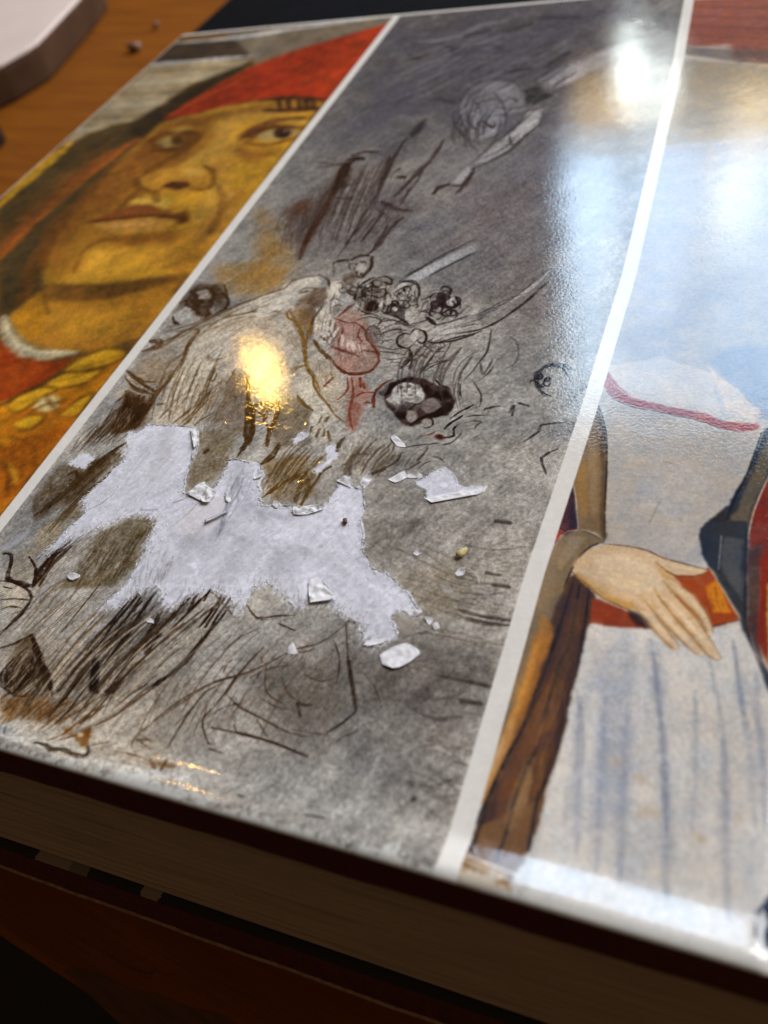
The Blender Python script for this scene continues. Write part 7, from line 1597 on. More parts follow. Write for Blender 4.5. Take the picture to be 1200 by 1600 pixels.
'torn': '''
b 150,152,162 2.34 0.5 129,58.8;131.7,54.4;136.6,49.9;139.7,47.9
b 150,152,162 2.22 0.5 134,46.3;132.2,43.5;131.8,41
h 112,112,120 0.2 0.32 127.6,59.3;133.2,43.7;133.6,58.8;132.8,41.2 50 0.8
h 120,110,100 0.14 0.25 124.5,50.6;123.1,42.6;133,46.2;130.4,39.6 26 0.9
p 226,220,222 0.17 0.45 125.9,49.5;130,52.1;132,46;131.1,43.3;129.9,41.6;123.7,42.7
s 170,140,120 0.15 0.6 125.7,49.8;124.8,46.4;123.2,42.9
s 150,140,130 0.11 0.5 125.1,41.7;127.1,42;129.5,41.2
h 112,112,120 0.19 0.3 117.1,43.4;123.4,30.6;126,40.6;126.6,30.6 30 0.9
h 176,170,170 0.22 0.28 107.1,64;105.9,42.3;116.4,64.4;114.2,46 40 0.9
s 120,116,120 0.21 0.55 105,44.3;106.5,45.8;107.8,48.9
s 100,98,104 0.17 0.6 115.6,45.9;118.6,46.5
s 130,126,128 0.28 0.5 120.9,48.6;123.8,50.6
s 130,126,128 0.27 0.5 120.1,41.7;120,41.4
b 156,158,168 1.65 0.4 124.3,41.5;129.8,40.7;134.1,38.7
b 176,174,176 1.97 0.4 110,65.9;112.4,59.3;113.6,53
b 160,160,168 1.11 0.4 136.9,49.3;142,48.9;147.9,50.2
b 160,158,164 2.52 0.4 129,43.3;128.3,37.6;126.9,33.3
b 160,158,164 2.43 0.4 138.1,42.8;138,38;138.7,34.2
b 160,158,164 2.38 0.4 146.7,42.3;146.2,38.2
b 172,172,180 1.4 0.35 146.6,42.5;153.9,41.5;158.7,39.3
b 172,172,180 1.34 0.35 159.5,42.5;162.9,40.1;165.7,39.5
h 66,54,46 0.18 0.22 120,31.9;122.5,25.9;126.3,36.5;130.3,27.5 26 0.7
h 66,54,46 0.19 0.22 125.5,35.7;126.6,30.6;127.6,38.8;128.7,32.3 14 0.7
h 66,54,46 0.18 0.22 130.3,33.9;132.4,27.9;140.8,37.2;143.1,30.1 22 0.7
h 66,54,46 0.17 0.22 140.2,38.4;141.4,33.5;146.7,37;147.2,33.3 16 0.7
h 66,54,46 0.17 0.22 147.5,35.3;149.5,32;152.7,36.3;153.8,32.2 12 0.7
h 206,208,218 0.24 0.5 122.2,39.2;122.5,25.9;130.3,33.9;130.3,27.5 26 0.7
h 206,208,218 0.23 0.5 129.7,35.1;131.3,27.7;142.4,36.2;144.1,28.5 20 0.7
h 206,208,218 0.34 0.5 104,42;102.3,35;110.2,42.3;105.1,34 26 0.6
h 66,54,46 0.2 0.5 105.1,39.1;103.8,30.9;112.9,41.2;108.1,31.7 24 0.6
h 66,54,46 0.13 0.5 162.1,32;163.7,30.3;160.1,32.3;162.1,30.3 16 0.5
s 90,76,60 0.21 0.6 165.6,27.9;167.1,28.4;168.2,29.4
p 150,142,128 0.25 0.5 167.6,33.9;169.2,34.5;171.2,33.9;172.2,30.8;169.5,30.9
p 176,180,196 0.42 0.55 92.9,32.9;93.9,36.4;96.1,38;96.4,36.1;94.4,32.8
s 120,124,140 0.28 0.5 93.1,33.1;94.8,36.2
p 190,196,206 0.32 0.35 172.8,40.6;174.6,40.5;175.9,39;174.4,39.1
s 206,210,216 0.15 0.35 176.6,34.7;178.5,33.1
p 170,162,140 0.46 0.3 170.8,45;174.7,44.2;174.7,42.4;172.2,42.6
''',
}
TORN = [([(102.1,46.2),(102.9,48.5),(103.6,51.5),(104.0,54.9),(105.2,57.2),(103.8,58.7),(103.1,59.9),(103.9,60.9),(102.2,62.4),(101.7,63.3),(101.9,64.5),(102.5,64.8),(103.2,64.2),(104.2,65.0),(105.0,66.9),(107.3,66.9),(112.6,67.4),(115.8,67.2),(117.3,65.4),(118.8,62.5),(119.4,60.5),(119.4,58.8),(119.5,57.6),(120.2,54.8),(121.1,52.6),(121.7,51.1),(123.7,50.8),(124.9,53.5),(126.8,52.3),(127.2,53.7),(127.3,56.5),(126.7,58.5),(126.6,60.1),(128.2,60.5),(129.2,60.3),(131.0,60.0),(132.5,60.6),(133.5,59.8),(133.9,58.8),(135.2,57.5),(134.9,56.6),(135.1,54.9),(136.4,53.5),(136.8,51.9),(138.0,50.6),(140.1,50.8),(140.2,51.6),(141.2,51.3),(143.5,51.4),(145.2,51.2),(147.3,51.7),(144.0,51.2),(146.0,51.3),(147.5,51.8),(149.0,52.4),(149.5,53.7),(149.6,55.9),(150.0,57.6),(149.7,58.9),(151.1,59.1),(152.2,58.0),(153.4,57.1),(154.1,57.6),(154.7,56.5),(155.6,54.7),(156.6,52.5),(156.5,50.9),(156.6,49.9),(157.8,47.9),(158.8,45.8),(159.0,44.0),(159.8,43.2),(158.0,47.0),(159.0,45.6),(159.1,44.0),(160.6,43.1),(161.4,41.7),(162.6,41.2),(163.9,41.1),(165.8,40.1),(167.0,39.3),(168.4,38.4),(169.6,37.1),(171.3,35.6),(171.9,34.9),(171.1,34.2),(169.8,34.5),(168.7,35.3),(168.0,34.5),(167.6,33.9),(168.4,32.3),(169.3,31.1),(169.7,29.6),(168.6,29.7),(167.5,28.9),(166.6,28.1),(165.6,28.0),(164.9,29.5),(163.8,30.7),(163.1,31.5),(162.1,32.0),(161.0,31.6),(160.2,32.0),(159.0,33.2),(158.1,34.6),(156.6,34.8),(154.9,33.8),(154.7,33.0),(153.4,32.9),(152.7,32.3),(151.8,32.4),(150.2,33.6),(147.9,35.0),(146.2,35.6),(145.5,35.8),(144.3,34.7),(144.1,31.5),(144.4,28.8),(142.8,30.6),(140.9,32.1),(138.9,32.6),(136.4,32.8),(134.8,31.2),(133.7,30.0),(132.7,28.0),(131.0,28.2),(129.6,29.2),(128.3,30.9),(126.7,31.6),(125.5,30.3),(123.9,28.7),(123.3,26.7),(121.6,25.4),(119.4,25.3),(120.1,26.7),(121.3,28.9),(121.9,31.0),(121.5,34.9),(121.1,38.3),(119.8,41.7),(121.2,39.8),(120.5,42.2),(119.6,44.6),(116.1,45.0),(113.8,44.2),(110.5,41.8),(107.8,39.4),(105.6,37.4),(104.0,34.5),(101.8,32.7),(102.3,35.0),(103.4,38.1),(104.0,40.8),(104.8,44.4)],1),([(92.8,54.5),(94.7,55.7),(94.7,57.4),(96.4,57.2),(97.7,56.5),(99.2,56.8),(98.6,55.6),(97.9,54.4),(97.8,53.1),(96.1,53.7),(94.4,53.9)],0),([(162.8,60.0),(164.3,61.5),(165.5,62.8),(167.0,64.1),(169.0,62.7),(170.6,60.4),(171.9,60.2),(174.5,61.0),(175.0,60.1),(173.8,59.1),(170.9,58.2),(169.0,57.5),(167.9,56.9),(166.9,56.0),(166.0,56.4),(165.1,58.7),(164.1,59.0)],1),([(136.8,68.2),(137.7,68.9),(139.5,68.9),(139.3,67.8),(138.2,66.2),(137.8,65.6),(137.1,66.8)],1),([(143.1,65.8),(144.3,65.9),(145.4,66.8),(145.9,65.0),(147.3,63.6),(146.4,62.4),(145.9,60.9),(145.2,59.1),(144.2,59.4),(144.4,61.2),(145.4,62.7),(144.9,64.4)],0)]
CX0, CY0, CX1, CY1 = -1.0, -2.0, 231.0, 275.0
RES = 8.0
W_, H_ = int((CX1 - CX0) * RES), int((CY1 - CY0) * RES)
rng = np.random.default_rng(7); rnd = random.Random(5)

def grid_noise(sx, sy, seed, angle=0.0):
    """smooth value noise over the sheet with cells of sx by sy millimetres, optionally turned"""
    g = np.random.default_rng(seed)
    yy, xx = np.mgrid[0:H_, 0:W_].astype(np.float32)
    c, s = math.cos(angle), math.sin(angle)
    u = (xx * c + yy * s) / (sx * RES); v = (-xx * s + yy * c) / (sy * RES)
    u -= u.min(); v -= v.min()
    T = g.random((int(v.max()) + 3, int(u.max()) + 3)).astype(np.float32)
    iu = u.astype(np.int32); iv = v.astype(np.int32); fu = u - iu; fv = v - iv
    fu = fu * fu * (3 - 2 * fu); fv = fv * fv * (3 - 2 * fv)
    a = T[iv, iu] * (1 - fu) + T[iv, iu + 1] * fu
    b = T[iv + 1, iu] * (1 - fu) + T[iv + 1, iu + 1] * fu
    return a * (1 - fv) + b * fv - 0.5
def fractal(s, seed, octs=4, angle=0.0, asp=1.0, gain=0.6):
    r = 0; a = 1.0
    for k in range(octs):
        r = r + a * grid_noise(s * asp, s, seed + k, angle); s /= 2; a *= gain
    return r

canvas = np.zeros((H_, W_, 3), np.float32)
def to_px(pts): return [((x - CX0) * RES, (y - CY0) * RES) for x, y in pts]
def smooth_line(p, step=3.0):
    if len(p) < 3: return p
    out = []
    for i in range(len(p) - 1):
        p0 = p[max(i - 1, 0)]; p1 = p[i]; p2 = p[i + 1]; p3 = p[min(i + 2, len(p) - 1)]
        n = max(2, min(8, int(math.hypot(p2[0] - p1[0], p2[1] - p1[1]) / (step * 3))))
        for k in range(n):
            t = k / n
            out.append(tuple(0.5 * (2 * p1[j] + (p2[j] - p0[j]) * t + (2 * p0[j] - 5 * p1[j] + 4 * p2[j] - p3[j]) * t * t
                       + (3 * p1[j] - p0[j] - 3 * p2[j] + p3[j]) * t ** 3) for j in (0, 1)))
    out.append(p[-1]); return out
GR = None; GL = None; WS = 1.0; CG = 0.9; VAR = 0.0; SOFT = 1.0; SKETCH = False
def stroke(pts, col, wmm, a, mode=0):
    a = min(1.0, a * 1.08)
    p = smooth_line(to_px(pts)); hw0 = max(wmm * RES / 2, 0.5)
    if mode == 2: hw0 *= 1.3
    if wmm * RES < 1.4: a *= max(0.6, wmm * RES / 1.4)
    x = [q[0] for q in p]; y = [q[1] for q in p]; m = hw0 * 2.4 + 3
    x0 = max(int(min(x) - m), 0); x1 = min(int(max(x) + m) + 1, W_); y0 = max(int(min(y) - m), 0); y1 = min(int(max(y) + m) + 1, H_)
    if x1 <= x0 or y1 <= y0: return
    cov = np.zeros((y1 - y0, x1 - x0), np.float32); n = len(p)
    for i in range(n - 1):
        (ax, ay), (bx, by) = p[i], p[i + 1]
        t0 = (i + 0.5) / (n - 1)
        taper = min(1, 0.35 + 2.6 * min(t0, 1 - t0)) if mode != 1 else 1
        hw = hw0 * taper * (1 + 0.25 * math.sin(i * 1.7 + ax))
        mm_ = hw * 2.4 + 2
        u0 = max(int(min(ax, bx) - mm_), x0); u1 = min(int(max(ax, bx) + mm_) + 1, x1)
        v0 = max(int(min(ay, by) - mm_), y0); v1 = min(int(max(ay, by) + mm_) + 1, y1)
        if u1 <= u0 or v1 <= v0: continue
        yy, xx = np.mgrid[v0:v1, u0:u1]
        dx, dy = bx - ax, by - ay; L = dx * dx + dy * dy + 1e-6
        t = np.clip(((xx - ax) * dx + (yy - ay) * dy) / L, 0, 1)
        d = np.hypot(xx - ax - t * dx, yy - ay - t * dy)
        soft = max(1.2, hw * (1.9 if mode == 2 else 0.55))
        c = np.clip((hw + soft * 0.5 - d) / soft, 0, 1)
        s = cov[v0 - y0:v1 - y0, u0 - x0:u1 - x0]; np.maximum(s, c, out=s)
    g = GR[y0:y1, x0:x1]
    k = (cov * a * np.clip(CG + g * 0.75, 0.25, 1.0))[..., None]
    s = canvas[y0:y1, x0:x1]; s += (np.asarray(col, np.float32) - s) * k
def box_blur(m, r):
    r = int(r)
    if r < 1: return m
    for ax in (0, 1):
        pad = [(0, 0), (0, 0)]; pad[ax] = (r + 1, r)
        c = np.cumsum(np.pad(m, pad, mode='edge'), axis=ax, dtype=np.float64)
        n = m.shape[ax]
        m = ((np.take(c, range(2 * r + 1, 2 * r + 1 + n), ax) - np.take(c, range(0, n), ax)) / (2 * r + 1)).astype(np.float32)
    return m
def fill_mask(pts, softmm):
    p = to_px(pts); r = softmm * RES / 2; m = 2 * r + 4
    x = [q[0] for q in p]; y = [q[1] for q in p]
    x0 = max(int(min(x) - m), 0); x1 = min(int(max(x) + m) + 1, W_); y0 = max(int(min(y) - m), 0); y1 = min(int(max(y) + m) + 1, H_)
    if x1 <= x0 or y1 <= y0: return None
    yy, xx = np.mgrid[y0:y1, x0:x1]
    k = inside(xx + WX[y0:y1, x0:x1] * min(2.0, 0.4 + r), yy + WY[y0:y1, x0:x1] * min(2.0, 0.4 + r), p).astype(np.float32)
    r = max(1, int(round(r)))
    return (x0, y0, x1, y1), box_blur(box_blur(k, r), max(1, r // 2))
def fill(pts, col, softmm, a):
    q = fill_mask(pts, softmm)
    if q is None: return
    (x0, y0, x1, y1), k = q
    k = (k * np.clip(a * (1 + VAR * (GL[y0:y1, x0:x1] + 0.6 * GR[y0:y1, x0:x1])), 0, 1))[..., None]; s = canvas[y0:y1, x0:x1]; s += (np.asarray(col, np.float32) - s) * k
def hatch(pts, col, wmm, a, n, j):
    a0, a1, b0, b1 = [np.array(q) for q in pts]
    for k in range(n):
        t = rnd.random(); s0 = rnd.uniform(0, 1) * j; s1 = 1 - rnd.uniform(0, 1) * j
        if s1 - s0 < 0.12: s1 = s0 + 0.12 + 0.2 * rnd.random()
        p = a0 + (b0 - a0) * t; q = a1 + (b1 - a1) * min(1, max(0, t + rnd.uniform(-.14, .14)))
        e0 = p + (q - p) * s0; e1 = p + (q - p) * s1; mid = (e0 + e1) / 2
        nrm = np.array([-(e1 - e0)[1], (e1 - e0)[0]]) * rnd.uniform(-.13, .13)
        stroke([tuple(e0), tuple(mid + nrm), tuple(e1)], col, wmm * rnd.uniform(.6, 1.4), a * rnd.uniform(.5, 1))
def paint(block):
    for ln in block.strip().split('\n'):
        f = ln.split(); kind = f[0]; col = [float(q) / 255 for q in f[1].split(',')]
        wd = float(f[2]); a = float(f[3])
        pts = [tuple(float(v) for v in q.split(',')) for q in f[4].split(';')]
        if kind == 's':
            if SKETCH:                                  # a pen line is a few overlapping passes of uneven weight
                L = sum(math.dist(pts[i], pts[i + 1]) for i in range(len(pts) - 1))
                stroke(pts, col, wd * WS * .85, a)
                for q in range(2):
                    o_ = min(max(wd * .6, .10) * (1.0 + .03 * L), .45)
                    jit = [(x + rnd.uniform(-o_, o_), y + rnd.uniform(-o_, o_)) for x, y in pts]
                    if len(jit) > 3 and q: jit = jit[q - 1:len(jit) - (q == 1)]
                    stroke(jit, col, wd * WS * rnd.uniform(.2, .45), a * rnd.uniform(.45, .85))
            else: stroke(pts, col, wd * WS, a)
        elif kind == 'b': stroke(pts, col, wd, a, 2)
        elif kind == 'p': fill(pts, col, wd * SOFT, a)
        elif SKETCH: hatch(pts, col, wd * .9, min(1, a * 1.15), int(int(f[5]) * 1.7), float(f[6]))
        else: hatch(pts, col, wd, a, int(f[5]), float(f[6]))

GR = fractal(0.9, 11, 3); GL = fractal(5.0, 15, 4)
WX = fractal(2.0, 21, 3) * 2.2; WY = fractal(2.0, 31, 3) * 2.2
yy, xx = np.mgrid[0:H_, 0:W_].astype(np.float32)
XM = xx / RES + CX0; YM = yy / RES + CY0
n1 = fractal(14, 41, 5); n2 = fractal(3.0, 51, 4); n3 = fractal(0.5, 61, 2)
st = fractal(1.1, 71, 3, rad(62), 7.0)
s2l = np.interp(YM[:, 0], [0, 45, 80, 121, 218, 264, 275], [184.6, 185.0, 186.5, 187.5, 186.1, 184.4, 184.0])[:, None]
# left picture
canvas[...] = (0.42, 0.29, 0.13); WS = 1.5; SOFT = 1.3; VAR = 0.35; paint(PRINT['left'])
grain = fractal(0.22, 66, 1)
canvas = np.stack([box_blur(box_blur(canvas[..., q], 4), 3) for q in range(3)], -1)
left = canvas * (0.96 + 0.22 * n1 + 0.07 * n2 + 0.16 * n3)[..., None]
left += (np.array((0.06, 0.03, 0.0), np.float32) * (n2)[..., None])
# middle sketch
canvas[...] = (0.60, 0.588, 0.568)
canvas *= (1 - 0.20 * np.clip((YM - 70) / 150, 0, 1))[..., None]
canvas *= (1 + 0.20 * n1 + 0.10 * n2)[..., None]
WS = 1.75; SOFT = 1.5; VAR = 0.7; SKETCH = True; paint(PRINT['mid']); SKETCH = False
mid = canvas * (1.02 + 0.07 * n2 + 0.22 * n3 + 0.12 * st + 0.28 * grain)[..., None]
mid = 0.50 + (mid - 0.50) * 1.10
ht = np.sin((XM * 0.82 + YM * 0.57) * 2 * math.pi / 0.46) * np.sin((-XM * 0.57 + YM * 0.82) * 2 * math.pi / 0.46)
mid *= (1 + 0.26 * ht)[..., None]
mid += (np.array((0.02, 0.004, -0.02), np.float32) * (n1 * 0.8)[..., None])
# right picture
canvas[...] = (0.70, 0.69, 0.68); WS = 1.15; SOFT = 1.0; VAR = 0.18; paint(PRINT['right'])
right = canvas * (1.03 + 0.08 * n1 + 0.05 * n2 + 0.08 * n3 + 0.10 * grain)[..., None]
right += (np.array((0.02, 0.0, -0.025), np.float32) * (n2 * 1.4)[..., None])
white = np.ones_like(mid) * np.array((0.885, 0.875, 0.855), np.float32) * (1 + 0.025 * n2 + 0.03 * n3)[..., None]
def step(a): return np.clip(a * RES + 0.5, 0, 1)[..., None]
img = left
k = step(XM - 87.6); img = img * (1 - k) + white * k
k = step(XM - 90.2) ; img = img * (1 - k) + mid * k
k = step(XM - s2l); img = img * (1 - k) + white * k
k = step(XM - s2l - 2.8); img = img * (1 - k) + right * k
k = step(YM - 271.8); img = img * (1 - k) + white * k
k = step(0.25 - XM); img = img * (1 - k) + white * k
# worn rim along the front edge, scuffs with bare board
rub = np.clip((0.9 + 1.6 * n2 + 1.2 * n3 - YM) * 1.6, 0, 1) * 0.7
img += (np.array((0.80, 0.81, 0.80), np.float32) - img) * rub[..., None]
# bare paper where the print is torn off
canvas = img.astype(np.float32)
mask = np.zeros((H_, W_), np.float32)
fib = fractal(0.45, 81, 3); fibs = fractal(0.5, 91, 3, rad(58), 5.0)
DRAG = (-0.193, -0.981)
fibl = fractal(0.30, 95, 3, math.atan2(DRAG[1], DRAG[0]), 8.0)
for pts, crisp in TORN:
    q = fill_mask(pts, 0.4 if crisp else 1.2)
    (x0, y0, x1, y1), kk = q
    f_ = fib[y0:y1, x0:x1] * (0.5 if crisp else 1.1) + fibs[y0:y1, x0:x1] * 0.3
    raw = kk
    kk = np.clip((kk + f_ * 0.45 - 0.45) * 3.2 + 0.5, 0, 1) * (kk > 0.02)
    if crisp and kk.size > 40000:
        dx, dy = int(DRAG[0] * RES * 1.2), int(DRAG[1] * RES * 1.2)
        raw = np.pad(raw, 24)[24:-24, 24:-24]
        ahead = box_blur(np.roll(raw, (dy, dx), (0, 1)), 9); behind = box_blur(np.roll(raw, (-dy, -dx), (0, 1)), 9)
        zone = np.clip((ahead - behind) * 2.6, 0, 1)
        sk = fibl[y0:y1, x0:x1]
        streak = np.clip((box_blur(np.roll(raw, (dy // 3, dx // 3), (0, 1)), 9) - 0.5 + sk * 0.8 + fib[y0:y1, x0:x1] * .5) * 1.5 + 0.5, 0, 1)
        kk = kk * (1 - zone) + streak * zone
    mask[y0:y1, x0:x1] = np.maximum(mask[y0:y1, x0:x1], kk)
paper = np.array((0.835, 0.84, 0.885), np.float32) * (1 + 0.035 * n1 + 0.05 * n2 + 0.09 * n3 + 0.07 * fibs + 0.05 * grain)[..., None]
canvas += (paper - canvas) * (mask * 0.985)[..., None]
base_mask = mask.copy()
WS = 1.0; before = canvas.copy(); paint(PRINT['torn'])
img = np.clip(canvas, 0.01, 0.98)
# streaks dragged over the print at the lower left of the tear count as torn too
mask = np.clip(mask, 0, 1)

def make_image(name, rgb, alpha):
    im = bpy.data.images.new(name, W_, H_, alpha=True)
    px = np.empty((H_, W_, 4), np.float32); px[..., :3] = rgb; px[..., 3] = alpha
    im.alpha_mode = 'CHANNEL_PACKED'
    im.pixels.foreach_set(px.ravel()); im.update(); im.pack()
    return im
sheet = make_image('cover_print', img, mask)
del before, left, mid, right, white, paper

def print_material():
    m, nt, b = new_mat('laminated_print')
    t = N(nt, 'ShaderNodeTexImage', image=sheet, interpolation='Linear', extension='EXTEND')
    nt.links.new(t.outputs['Color'], b.inputs['Base Color'])
    mr = N(nt, 'ShaderNodeMapRange'); mr.inputs['To Min'].default_value = 0.045; mr.inputs['To Max'].default_value = 0.9
    nt.links.new(t.outputs['Alpha'], mr.inputs['Value']); nt.links.new(mr.outputs['Result'], b.inputs['Roughness'])
    ms = N(nt, 'ShaderNodeMapRange'); ms.inputs['To Min'].default_value = 0.5; ms.inputs['To Max'].default_value = 0.12
    nt.links.new(t.outputs['Alpha'], ms.inputs['Value']); nt.links.new(ms.outputs['Result'], b.inputs['Specular IOR Level'])
    fine = noise_node(nt, 1700, 2.5, 0.6); wide = noise_node(nt, 90, 2, 0.5); fibre = noise_node(nt, 2600, 6, 0.75)
    b1 = N(nt, 'ShaderNodeBump'); b1.inputs['Distance'].default_value = 0.00005; nt.links.new(wide.outputs['Fac'], b1.inputs['Height'])
    mx = N(nt, 'ShaderNodeMix', data_type='FLOAT')
    nt.links.new(t.outputs['Alpha'], mx.inputs[0]); nt.links.new(fine.outputs['Fac'], mx.inputs[2])
    k = N(nt, 'ShaderNodeMath', operation='MULTIPLY'); k.inputs[1].default_value = 2.6
    nt.links.new(fibre.outputs['Fac'], k.inputs[0]); nt.links.new(k.outputs[0], mx.inputs[3])
    bump(nt, b, mx.outputs[0], 0.000021, 1.0, b1.outputs['Normal'])
    return m
M_print = print_material()
M_board = simple_mat('maroon_cloth', (0.055, 0.007, 0.008), (0.10, 0.014, 0.016), 900, 0.75, 0.00002)
M_paper = simple_mat('white_torn_paper', (0.70, 0.705, 0.745), (0.80, 0.80, 0.835), 1400, 0.92, 0.00003, spec=0.12)
M_under = simple_mat('grey_paper_edge', (0.42, 0.40, 0.40), (0.7, 0.69, 0.7), 1800, 0.95, 0.00005, spec=0.1)

# ------------------------------------------------------------------ the book
book = thing('book', 'thick hardback art book lying flat, its glossy picture cover torn to white paper', 'book')
BX1 = 217.2                                     # front board ends at the hinge

def edge_profile(y):
    """height of the cover above its flat field, y in mm from the front edge: a raised rim, then the rounded edge"""
    ys = np.array([0, .12, .35, .7, 1.1, 1.6, 2.2, 3.0, 3.8, 4.6, 5.2, 5.8, 6.6, 7.6, 9])
    sl = np.array([-62, -40, -22, -9, -1, 14, 19, 21, 21.5, 21, 18.5, 11, 2, .4, 0.0])      # upward tilt towards the edge, degrees
    g = np.linspace(0, 9, 361); s = np.tan(np.radians(np.interp(g, ys, sl)))
    z = np.concatenate([[0], np.cumsum((s[1:] + s[:-1]) / 2 * np.diff(g))]); z = z[-1] - z
    return np.interp(y, g, z)
def cover_height(x, y):
    x = np.asarray(x, float); y = np.asarray(y, float)
    wob = 0.16 * np.sin(x * 0.11 + 1) + 0.06 * np.sin(x * 0.37)
    y6 = y + .6
    z = edge_profile(np.clip(y6 + wob * (y6 > .6) * np.exp(-y6 / 6), 0, 9))
    z = z + 0.05 * np.sin(x * .045 + y * .02) + 0.04 * np.sin(y * .06 - x * .02)
    z = z - 1.1 * np.exp(-(np.clip(0.9 - x, 0, 9) / .5))*(x < .9) * .0
    # hinge groove, then the rise to the spine
    z = z - 1.3 * np.exp(-((x - 221.6) / 1.3) ** 2) + 0.5 / (1 + np.exp(-(x - 224.4) / .5)) 
    return z
def uv_of(v): return [((x - CX0) / (CX1 - CX0), (y - CY0) / (CY1 - CY0)) for x, y, *_ in v]

# printed laminate, cut through where it is torn away
holes = []
for pts, crisp in TORN:
    if not crisp: continue
    p = []
    for i in range(len(pts)):
        a, b2 = np.array(pts[i]), np.array(pts[(i + 1) % len(pts)]); n = max(1, int(np.hypot(*(b2 - a)) / 0.35))
        for k_ in range(n):
            q = a + (b2 - a) * k_ / n
            p.append((q[0] + rnd.uniform(-.09, .09), q[1] + rnd.uniform(-.09, .09)))
    holes.append(p)
allh = np.array([q for h in holes for q in h]); hx0, hy0 = allh.min(0) - 1.5; hx1, hy1 = allh.max(0) + 1.5
V2 = []; E2 = []
for h in holes:
    s = len(V2); V2 += h; E2 += [(s + i, s + (i + 1) % len(h)) for i in range(len(h))]
nb = len(V2)
ysteps = [-.6, -.5, -.36, -.2, 0, .2, .45, .7, 1, 1.4, 1.9, 2.5, 3.1, 3.7, 4.2, 4.7, 5.2, 5.7, 6.3, 7, 8, 9.5] + list(np.arange(11.5, 273.4, 2.5)) + [273.4]
xsteps = [0, .3, .8] + list(np.arange(3, 216, 2.5)) + [216, 217, 218, 218.6, 219.2, 219.8, 220.4, 221, 221.6, 222.3, 223, 223.8, 225, 227, 230]
for y in ysteps:
    for x in xsteps:
        if not (hx0 < x < hx1 and hy0 < y < hy1): V2.append((x, y))
gx = np.arange(hx0, hx1 + .01, 0.55); gy = np.arange(hy0, hy1 + .01, 0.55)
GX, GY = np.meshgrid(gx, gy); keep = np.ones(GX.shape, bool)
for h in holes: keep &= ~inside(GX, GY, h)
for x, y in zip(GX[keep], GY[keep]): V2.append((x + rnd.uniform(-.1, .1), y + rnd.uniform(-.1, .1)))
res = delaunay_2d_cdt([Vector(v) for v in V2], E2, [], 0, 1e-5, True)
vs = np.array([(v.x, v.y) for v in res[0]]); fs = np.array([f for f in res[2] if len(f) == 3])
cen = vs[fs].mean(1); inn = np.zeros(len(fs), bool)
for h in holes: inn |= inside(cen[:, 0], cen[:, 1], h)
fs = fs[~inn]
zz = cover_height(vs[:, 0], vs[:, 1])
orig = res[3]
lift = np.array([0.0 + 0.05 * rnd.random() ** 4 if (o and min(o) < nb) else 0.0 for o in orig])
zz = zz + lift
verts = [(x, y, z) for (x, y), z in zip(vs, zz)]
link_mesh('cover_print', verts, fs.tolist(), M_print, book, True, uv_of(verts))

# white paper layer seen through the tear
TG = 0.3
gx = np.arange(hx0 - 1, hx1 + 1, TG); gy = np.arange(hy0 - 1, hy1 + 1, TG)
vt = []; r2 = np.random.default_rng(3)
def small(n, m, c, seed):
    g = np.random.default_rng(seed).random((m // c + 3, n // c + 3))
    yy_, xx_ = np.mgrid[0:m, 0:n] / c; iy = yy_.astype(int); ix = xx_.astype(int); fy = yy_ - iy; fx = xx_ - ix
    return (g[iy, ix] * (1 - fx) + g[iy, ix + 1] * fx) * (1 - fy) + (g[iy + 1, ix] * (1 - fx) + g[iy + 1, ix + 1] * fx) * fy - .5
nz = 0.11 * small(len(gx), len(gy), 7, 1) + 0.07 * small(len(gx), len(gy), 3, 2) + 0.03 * small(len(gx), len(gy), 1, 4)
lay = small(len(gx), len(gy), 22, 11) + .5 * small(len(gx), len(gy), 9, 12) + .3 * small(len(gx), len(gy), 3, 13)
nz = nz + .20 * np.clip((lay - .12) * 9, 0, 1) - .16 * np.clip((-lay - .16) * 9, 0, 1)     # plies of the board left standing or pulled away
for i, y in enumerate(gy):
    for j, x in enumerate(gx): vt.append((x, y, -0.06 + nz[i, j] * .42 + float(cover_height(x, y))))
nx_ = len(gx)
ft = [(i * nx_ + j, i * nx_ + j + 1, (i + 1) * nx_ + j + 1, (i + 1) * nx_ + j) for i in range(len(gy) - 1) for j in range(nx_ - 1)]
link_mesh('torn_paper', vt, ft, M_print, book, True, uv_of(vt))

# boards, pages, spine
def loft(rings, closed=True, caps=True):
    v = []; f = []; n = len(rings[0])
    for r in rings: v += r
    for i in range(len(rings) - 1):
        for j in range(n if closed else n - 1):
            a = i * n + j; b_ = i * n + (j + 1) % n
            f.append((a, b_, b_ + n, a + n))
    if caps: f.append(tuple(range(n))[::-1]); f.append(tuple(range((len(rings) - 1) * n, len(rings) * n)))
    return v, f
def slab(name, x0, x1, prof_front, y1, mat, parent, nx=60, wob=0.0, back_front=True):
    """board: prof_front is the front edge profile from top to underside as (y, z)"""
    rings = []
    for i in range(nx + 1):
        x = x0 + (x1 - x0) * i / nx
        wv = wob * math.sin(x * .21) + wob * .6 * math.sin(x * .53 + 1)
        ring = [(x, y1, prof_front[0][1])] + [(x, y + wv, z) for y, z in prof_front] + [(x, y1, prof_front[-1][1])]
        rings.append(ring)
    v, f = loft(rings)
    return link_mesh(name, v, f, mat, parent)
ez = float(edge_profile(0.0))
front = slab('front_board', 0.25, 230.5, [(10, -0.45), (5, -0.3), (.2, ez - .35), (-.54, ez - 0.06), (-.75, ez - .5), (-0.95, -1.0), (-1.35, -3.2), (-1.75, -4.8), (-1.55, -5.1), (-.6, -5.2)], 273.2, M_board, book, 80, .06)
